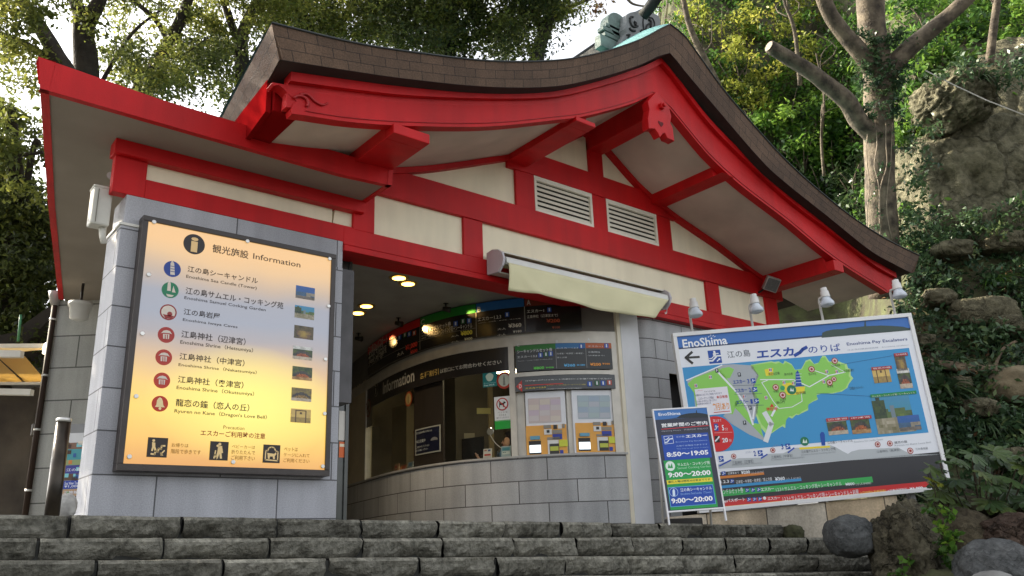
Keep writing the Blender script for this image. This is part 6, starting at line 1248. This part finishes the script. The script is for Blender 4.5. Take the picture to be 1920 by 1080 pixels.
rock('boulder', 'brown boulder half hidden under the big leaves', 'boulder', at(1822, 955, 10.4), .30, .35, .17, BB, 16, .12, 4)
rock('boulder', 'small light grey boulder at the very bottom right', 'boulder', at(1862, 1098, 7.6), .22, .25, .13, mat('boulder_light', (.2, .2, .19), .85, .3, 4, .5, 22), 17, .14, 4)
rock('boulder', 'dark boulder behind the reddish one at the right edge', 'boulder', at(1935, 985, 9.8), .35, .4, .28, BB, 18, .15, 4)
rock('mossy_stone', 'small mossy stone at the right end of the top step', 'stone', at(1487, 1003, 10.5), .13, .15, .13, mat('moss_stone', (.05, .052, .025), .95, .4, 6, .8, 20), 19, .2, 4, flat=.5)
rg = random.Random(77); cl = []
for x0, y0, x1, y1, n in ((1690, 400, 1930, 450, 46), (1700, 235, 1740, 400, 16), (1850, 100, 1930, 150, 13), (1740, 120, 1820, 145, 7), (1890, 360, 1940, 405, 8)):
    for _ in range(n): cl.append((tuple(at(rg.uniform(x0, x1), rg.uniform(y0, y1), 16.75 + rg.uniform(-.2, .25))), .26, 26, .42 + rg.uniform(-.1, .2), .2))
tag(leafmesh('cliff_creeper', cl, .12, LF_IVY, None, 78), 'dark creeper hanging over the edges and foot of the cliff', 'creeper', kind='stuff')
# low wall under the map sign
WST = brick('stained_wall', (.60, .54, .44), (.52, .38, .22), (.10, .08, .06), .80, 1.2, .008, rough=.85, speck=.15, stain=.55, sscale=40, bump=.3)
mb = MB(); wu0 = ms.px(1255, 960)[0]; wu1 = ms.px(1690, 960)[0]
mb.prism([ms.xyz(wu0, v0 - 1.0, -.03), ms.xyz(wu1, v0 - 1.0, -.03), ms.xyz(wu1, v0 - .012, -.03), ms.xyz(wu0, v0 - .012, -.03)], ms.N * -.3)
tag(mb.build('low_wall', WST, bevel=.01), 'low beige wall with rusty stains under the big map sign', 'wall')
cb = MB(); c = at(1285, 984, 10.2); cb.prism([c + RT * a_ + V3((0, 0, b_)) for a_, b_ in ((-.22, -.03), (.22, -.03), (.22, .08), (-.22, .08))], FW * .3); tag(cb.build('dark_block', ink('2a2724'), bevel=.01), 'dark block lying on the paving behind the opening hours board', 'block')
# plants on the bank
def blades(name, label, cat, c, n, L, m, seed, w=.018, up=.7, parent=None):
    rg = random.Random(seed); mb = MB(); c = V3(c)
    for k in range(n):
        a = rg.uniform(0, 2 * math.pi); o = V3((math.cos(a), math.sin(a), 0)); l = L * rg.uniform(.6, 1.1); u = rg.uniform(up * .6, up * 1.3); b0 = c + o * rg.uniform(0, L * .18); sd2 = V3((-o.y, o.x, 0)) * w * rg.uniform(.7, 1.2)
        P = [b0 + o * l * (t ** 1.1) * .8 + V3((0, 0, l * (u * t - .95 * t * t))) for t in (0, .25, .5, .75, 1)]
        ws_ = (.7, 1, .9, .55, .05)
        mb.grid([[p - sd2 * q, p + V3((0, 0, -.004)), p + sd2 * q] for p, q in zip(P, ws_)], 0)
    o_ = mb.build(name, m, parent, fixn=False); at_ = o_.data.attributes.new('tint', 'FLOAT', 'FACE'); nf = len(o_.data.polygons); at_.data.foreach_set('value', np.repeat(np.random.default_rng(seed).uniform(.25, .75, math.ceil(nf / 8)), 8)[:nf].astype(np.float32))
    return tag(o_, label, cat)
blades('grass_tuft', 'tuft of arching grass hanging from the bank near the cliff foot', 'grass', hp_(1870, 530, .2), 80, .65, LF_GRN, 71, .012)
blades('grass_tuft', 'large dark grass tuft drooping over the bank below the root', 'grass', hp_(1845, 800, .25), 110, .62, LF_DRK, 72, .013)
blades('grass_tuft', 'tuft of long leaves hanging over the upper boulder', 'grass', at(1835, 160, 17.2), 80, .85, LF_DRK, 73, .016)
blades('broad_leaf_plant', 'clump of long broad dark leaves right beside the map sign', 'plant', hp_(1765, 745, .3), 34, .75, LF_DRK, 74, .055, 1.0)
def round_leaves(name, label, x0, y0, x1, y1, n, r, m, seed):
    rg = random.Random(seed); mb = MB()
    for k in range(n):
        c = hp_(rg.uniform(x0, x1), rg.uniform(y0, y1), rg.uniform(.1, .35)); nv_ = V3((rg.uniform(-.4, .4), rg.uniform(-.9, .0), 1)).normalized(); u = nv_.orthogonal().normalized(); v = nv_.cross(u); rr = r * rg.uniform(.6, 1.2)
        mb.face([c + u * math.cos(t) * rr + v * math.sin(t) * rr + nv_ * (.12 * rr * math.cos(2 * t)) for t in [2*math.pi*q/10 for q in range(10)]], 0)
        mb.tube([c - nv_ * .004, c - V3((0, 0, .22))], .005, 4)
    o_ = mb.build(name, m, fixn=False); at_ = o_.data.attributes.new('tint', 'FLOAT', 'FACE'); nf = len(o_.data.polygons); at_.data.foreach_set('value', np.random.default_rng(seed).uniform(.3, .8, nf).astype(np.float32)); return tag(o_, label, 'plant')
round_leaves('round_leaf_plant', 'patch of round blue green leaves just above the root on the bank', 1790, 625, 1900, 660, 34, .085, LF_IVY, 81)
round_leaves('round_leaf_plant', 'patch of round leaves just under the root near the right edge', 1845, 705, 1930, 735, 18, .075, LF_IVY, 82)
round_leaves('round_leaf_plant', 'scattered round leaves hugging the foot of the mossy block', 1770, 640, 1810, 690, 12, .08, LF_IVY, 83)
# palmate shrub in the lower right
def palm(mb, c, nv_, dv, r, rg):
    nv_ = nv_.normalized(); u = (dv - nv_ * dv.dot(nv_)).normalized(); v = nv_.cross(u); P = []
    for k in range(7):
        a = (k - 3) * .62
        for da, q in ((-.30, .60), (-.17, .90), (0, 1.0), (.17, .90), (.30, .60)): 
            t = a + da; rr = r * q * (1 - .05 * abs(k - 3)); P.append(c + u * math.cos(t) * rr + v * math.sin(t) * rr - nv_ * (.18 * r * q * q))
    ctr = c + u * (-.05 * r)
    vs = [mb.bm.verts.new(p) for p in P]; c0 = mb.bm.verts.new(ctr)
    for a_, b_ in zip(vs[:-1], vs[1:]): mb.bm.faces.new((c0, a_, b_))
fs = thing('palmate_shrub', at(1850, 985, 10.3), 'shrub with big dark palmate leaves overlapping the right lower corner of the map sign', 'shrub')
mb = MB(); st_ = MB(); rg = random.Random(9); cnt = []
for k in range(46):
    x = rg.uniform(1735, 1960); y = rg.uniform(845, 950) + max(0, (1770 - x)) * .5; d = 9.9 + rg.uniform(-.35, .5); c = at(x, y, d); n0 = len(mb.bm.faces)
    palm(mb, c, V3((rg.uniform(-.4, .4), rg.uniform(-.8, .1), 1)) - FW * .35, V3((rg.uniform(-1, 1), rg.uniform(-1, .2), -.35)), rg.uniform(.16, .25), rg); cnt += [rg.uniform(.4, .9) if k else 1.] * (len(mb.bm.faces) - n0)
    st_.tube(catmull([c, c + V3((0, 0, -.12)) + FW * .08, at(1850 + (x - 1850) * .4, 985, 10.3)], 3), .008, 4)
lo = mb.build('crown', LF_DRK, fs, fixn=False); at_ = lo.data.attributes.new('tint', 'FLOAT', 'FACE'); at_.data.foreach_set('value', np.array(cnt, dtype=np.float32)); st_.build('stem', BARK, fs)
yl_ = thing('young_plant', at(1752, 925, 9.7), 'small pale yellow green young leaf cluster at the tip of the dark shrub', 'plant'); mb = MB(); cnt = []
for k in range(6): n0 = len(mb.bm.faces); palm(mb, at(1748 + rg.uniform(-12, 14), 903 + rg.uniform(-8, 10), 9.6), V3((rg.uniform(-.5, .5), -.6, 1)), V3((rg.uniform(-1, 1), rg.uniform(-1, 0), -.3)), .075, rg)
lo = mb.build('leaves', LF_YEL, yl_, fixn=False); at_ = lo.data.attributes.new('tint', 'FLOAT', 'FACE'); at_.data.foreach_set('value', np.full(len(lo.data.polygons), .7, dtype=np.float32)); mb = MB(); mb.tube([at(1750, 905, 9.62), at(1756, 940, 9.75)], .006, 5); mb.build('stem', BARK, yl_)
for k, (x, y, n, lab) in enumerate(((1765, 985, 7, 'trailing weed hanging down the right side of the dark peaked boulder'), (1770, 1030, 9, 'leafy weed rooted between the dark and the brown boulder'), (1690, 1068, 5, 'small weed with round leaves at the foot of the dark peaked boulder'))):
    t = thing('weed', at(x, y + 20, 8.7), lab, 'plant'); leafmesh('leaves', [(tuple(at(x + rg.uniform(-16, 16), y + rg.uniform(-28, 28), 8.55)), .06, 12, .55, .2) for _ in range(n)], .07, LF_GRN, t, 90 + k, wid=.8); mb = MB(); mb.tube([at(x, y - 25, 8.6), at(x + 3, y, 8.58), at(x, y + 25, 8.7)], .005, 4); mb.build('stem', BARK, t)
mb = MB(); rp_ = catmull([hp_(1690, 672, .15), hp_(1755, 683, .25), hp_(1820, 692, .25), hp_(1880, 700, .25), hp_(1960, 725, .2)], 6); mb.tube(rp_, [.06 + .0035 * i for i in range(25)], 10, bumpy=.35); tag(mb.build('root', mat('root_bark', (.15, .11, .07), .9, .4, 5, 1., 20)), 'thick brown root running across the bank right of the map sign', 'root')
mb = MB(); mb.tube(catmull([hp_(1905, 640, .2), hp_(1880, 655, .25), hp_(1865, 690, .2)], 5), .03, 7); tag(mb.build('root', mat('root_bark', (0, 0, 0))), 'short curved root poking out above the long one', 'root')
mb = MB(); mb.tube([at(1735, 132, 16.6), at(1790, 160, 16.3), at(1850, 188, 15.9), at(1990, 243, 15.0)], .012, 6); tag(mb.build('wire', mat('wire_grey', (.35, .33, .29), .6, .1, 5)), 'thin pale wire slanting across the cliff to the right edge', 'wire')
# ------------------------------------------------------------------ left edge: side wall, downpipe, bollard, poster stand, shelter
Lw = Board(at(120, 800, 12.3), RT, (0, 0, 1)); 
def lp(x, y, o=0.): u, v = Lw.px(x, y); return u, v
wu0 = (Lw.px(88, 600)[0] + Lw.px(57, 900)[0]) / 2; wu1 = wu0 + 2.2
mb = MB(); mb.grid([[Lw.xyz(u, v, 0) for u in (wu0, wu1)] for v in (-3.2, 3.97 - Lw.O.z + .01)], 0, lambda i, j: ((0, 2.2)[j], (-3.2, 3.98 - Lw.O.z)[i] + .1)); mb.grid([[Lw.xyz(wu0, v, o) for o in (0, -.5)] for v in (-3.2, 3.97 - Lw.O.z + .01)], 0)
mb.build('rear_side_wall', STONEB, bld)
dp = thing('downpipe', Lw.xyz(wu0 - .07, -1.3, .05), 'thin dark brown downpipe beside the side wall at the left edge', 'pipe')
p_t = Lw.px(107, 572); p_b = Lw.px(52, 962); mb = MB(); mb.tube([Lw.xyz(p_t[0], p_t[1], .06), Lw.xyz(p_b[0], p_b[1] - .3, .06)], .042, 12); mb.build('pipe', mat('pipe_brown', (.035, .022, .016), .6, .15, 5, spec=.15), dp)
mb = MB(); a = Lw.px(107, 558); mb.tube([Lw.xyz(a[0], a[1] + .07, .06), Lw.xyz(a[0], a[1], .06), Lw.xyz(p_t[0], p_t[1] - .03, .06)], [.10, .085, .05], 12); mb.build('hopper', mat('hopper_grey', (.30, .29, .27), .5, .1, 5), dp)
for f_ in (.08, .36, .62, .9): 
    mb = MB(); u, v = p_t[0] + (p_b[0] - p_t[0]) * f_, p_t[1] + (p_b[1] - p_t[1]) * f_; mb.tube([Lw.xyz(u, v + .015, .06), Lw.xyz(u, v - .015, .06)], .05, 12); mb.build('bracket', METAL, dp)
pl_ = thing('soffit_lamp', onZ(150, 563, 3.96), 'white drum lamp hanging under the far end of the canopy soffit', 'lamp')
c = at(150, 580, 12.0); k_ = 12.0 / FPX; mb = MB(); mb.tube([c + V3((0, 0, z * k_)) for z in (16, 13, 12.5, 6, 5.5, -18, -22)], [.02, .15, .165, .165, .145, .125, .06], 22); mb.build('lamp_drum', mat('drum_white', (.62, .61, .58), .45, .05, 6), pl_); mb = MB(); mb.tube([c + V3((0, 0, 16 * k_)), V3((c.x, c.y, 3.97))], .02, 8); mb.build('lamp_stem', ink('2a2622'), pl_)
bo = thing('bollard', onY(98, 968, 6.9), 'tall dark bronze cylindrical bollard with pale rim in front of the poster stand', 'bollard')
b0 = onY(98, 972, 6.9); b1_ = onY(119, 784, 6.9); mb = MB(); mb.tube([V3((1.295, 6.9, .1)), V3((1.295, 6.9, b1_.z - .03))], .051, 28); mb.build('post', mat('bronze', (.034, .026, .018), .28, .45, 7, metal=.5, col2=(.055, .042, .03)), bo); mb = MB(); mb.tube([V3((1.295, 6.9, b1_.z - .03)), V3((1.295, 6.9, b1_.z - .004)), V3((1.295, 6.9, b1_.z))], [.053, .053, .045], 28); mb.build('rim', METAL, bo)
ps = thing('poster_stand', at(140, 965, 8.6), 'narrow stand of colourful posters between the bollard and the stone pier', 'stand')
PB = Board(at(135, 900, 8.6), RT, (0, 0, 1)); A_ = PB.px(112, 815)[0]; B2_ = PB.px(178, 815)[0]; zt = PB.px(140, 795)[1]; zb = PB.px(140, 975)[1]
mb = MB(); mb.prism([PB.xyz(A_, zb, 0), PB.xyz(B2_, zb, 0), PB.xyz(B2_, zt, 0), PB.xyz(A_, zt, 0)], PB.N * -.05); mb.build('stand_frame', mat('stand_grey', (.20, .20, .20), .5, .1, 4), ps)
for y0, y1, c_ in ((812, 830, 'c8c8c8'), (830, 842, '7a5a48'), (842, 872, '3f8f96'), (862, 872, '8a9a6a'), (872, 888, '3a3a8a'), (888, 900, '5a4030'), (901, 916, '1f3fa0'), (917, 930, 'b09070'), (930, 945, '2a2230')): PB.uvrect(A_ + .02, PB.px(140, y0)[1], B2_ - .02, PB.px(140, y1)[1], c_, 1 if y0 != 862 else 2)
rg = random.Random(3)
for k in range(26): u = rg.uniform(A_ + .03, B2_ - .08); y = rg.choice((834, 850, 866, 878, 894, 922, 936)) + rg.uniform(-4, 4); w = rg.uniform(.02, .06); v = PB.px(140, y)[1]; PB.uvrect(u, v + .02, u + w, v - .02, rg.choice(('d8d0c0', 'c87a3a', '2a5a9a', '7ac0c8', '402a20', 'e0d8b0', '6a8a4a')), 3)
for t, y in (('江の島', 881), ('Sea View Tour', 906), ('¥1,000', 912), ('三施設', 923)): PB.uvtext(t, A_ + .12, PB.px(140, y - 3)[1], B2_ - .1, PB.px(140, y + 2.5)[1], 'e0e4f0', .01, 4)
PB.build('poster_print', ps)
rock('round_stone', 'round pale stone on the paving in front of the poster stand', 'stone', onY(122, 950, 7.2), .085, .08, .10, mat('pale_stone', (.36, .35, .33), .8, .3, 12, .5, 30), 23, .12, 4)
sh = thing('canopy_shelter', at(-40, 1000, 13), 'shelter with white beams and amber translucent roof at the far left', 'shelter')
SB_ = Board(at(40, 690, 13), RT, (0, 0, 1)); FA = mat('shelter_white', (.70, .68, .62), .4, .05, 5)
def sbar(x0, y0, x1, y1, h, o0, o1, m, nm='beam', par=sh):
    a = SB_.px(x0, y0); b = SB_.px(x1, y1); mb = MB(); mb.prism([SB_.xyz(a[0], a[1] - h, o1), SB_.xyz(b[0], b[1] - h, o1), SB_.xyz(b[0], b[1], o1), SB_.xyz(a[0], a[1], o1)], SB_.N * (o0 - o1)); return mb.build(nm, m, par)
sbar(-250, 646, 91, 644, .09, -.1, 0, FA); sbar(-250, 672, 87, 676, .10, .6, .7, FA); sbar(-250, 730, 78, 736, .09, .2, .3, FA); sbar(-250, 716, 84, 716, .03, -.1, 0, FA)
AMB, N_, L_, b_ = newmat('amber_sheet'); b_.inputs['Base Color'].default_value = (.50, .40, .20, 1); b_.inputs['Roughness'].default_value = .4; tr = N_.new('ShaderNodeBsdfTranslucent'); tr.inputs[0].default_value = (.75, .58, .28, 1); mx = N_.new('ShaderNodeMixShader'); mx.inputs[0].default_value = .6; L_.new(b_.outputs[0], mx.inputs[1]); L_.new(tr.outputs[0], mx.inputs[2]); L_.new(mx.outputs[0], N_['Material Output'].inputs[0])
def spt(x, y, o): u, v = SB_.px(x, y); return SB_.xyz(u, v, o)
for q in (((-250,652,-.1),(90,650,-.1),(86,676,.6),(-250,673,.6)), ((-250,682,.55),(84,684,.55),(82,716,-.1),(-250,716,-.1))): mb = MB(); mb.prism([spt(*p) for p in q], (0, 0, .012)); mb.build('roof_sheet', AMB, sh)
for x0, x1, y0, y1 in ((24, 30, 652, 676), (34, 41, 684, 716), (-60, -54, 652, 676)): mb = MB(); mb.tube([spt(x0, y0, -.05 if y0 < 680 else .52), spt(x1, y1, .58 if y0 < 680 else -.08)], .014, 6); mb.build('rafter', ink('3a3028'), sh)
l_ = MB(); c = SB_.px(97, 652); l_.tube([SB_.xyz(c[0], c[1] + .05, .1), SB_.xyz(c[0], c[1], .1), SB_.xyz(c[0], c[1] - .12, .1)], [.05, .07, .07], 14); l_.build('shelter_lamp', emit('shelter_glow', (1., .85, .55), 2.5), sh)
dkw = mat('dark_wall', (.05, .038, .028), .9, .4, 1.2, .5, 8, col2=(.085, .068, .05))
mb = MB(); D_ = Board(at(20, 850, 15), RT, (0, 0, 1)); a = D_.px(-330, 742); b = D_.px(130, 1010); mb.prism([D_.xyz(a[0], b[1], 0), D_.xyz(b[0], b[1], 0), D_.xyz(b[0], a[1], 0), D_.xyz(a[0], a[1], 0)], D_.N * -.3); tag(mb.build('brown_wall', dkw), 'dim brown weathered wall under the translucent shelter at the far left', 'wall')
mb = MB(); mb.prism([at(-200, 700, 14.4), at(40, 652, 14.4), at(108, 583, 14.4), at(108, 560, 14.4), at(92, 575, 14.4), at(20, 625, 14.4), at(-200, 660, 14.4)], FW * 3); tag(mb.build('dark_eave', mat('eave_dark', (.018, .014, .012), .9, .2, 4)), 'dark sloping eave of the neighbouring roof behind the downpipe', 'roof')
mb = MB(); mb.tube([at(34, 640, 13.4), at(39, 590, 13.4)], .02, 8); tag(mb.build('green_pole', mat('green_paint', (.03, .16, .07), .4, .1, 5)), 'short green pole above the shelter roof at the far left', 'pole')
mb = MB(); c = at(66, 806, 14.6); mb.box(c + V3((-.06, -.05, -.10)), c + V3((.06, .05, .10))); tag(mb.build('meter_box', mat('meter_grey', (.16, .155, .15), .5, .1, 5), bevel=.01), 'small grey meter box on the dim brown wall', 'box')
S.cycles.max_bounces = 8; S.cycles.diffuse_bounces = 4; S.cycles.transparent_max_bounces = 12; S.cycles.sample_clamp_indirect = 6
bpy.data.objects.remove(FO)
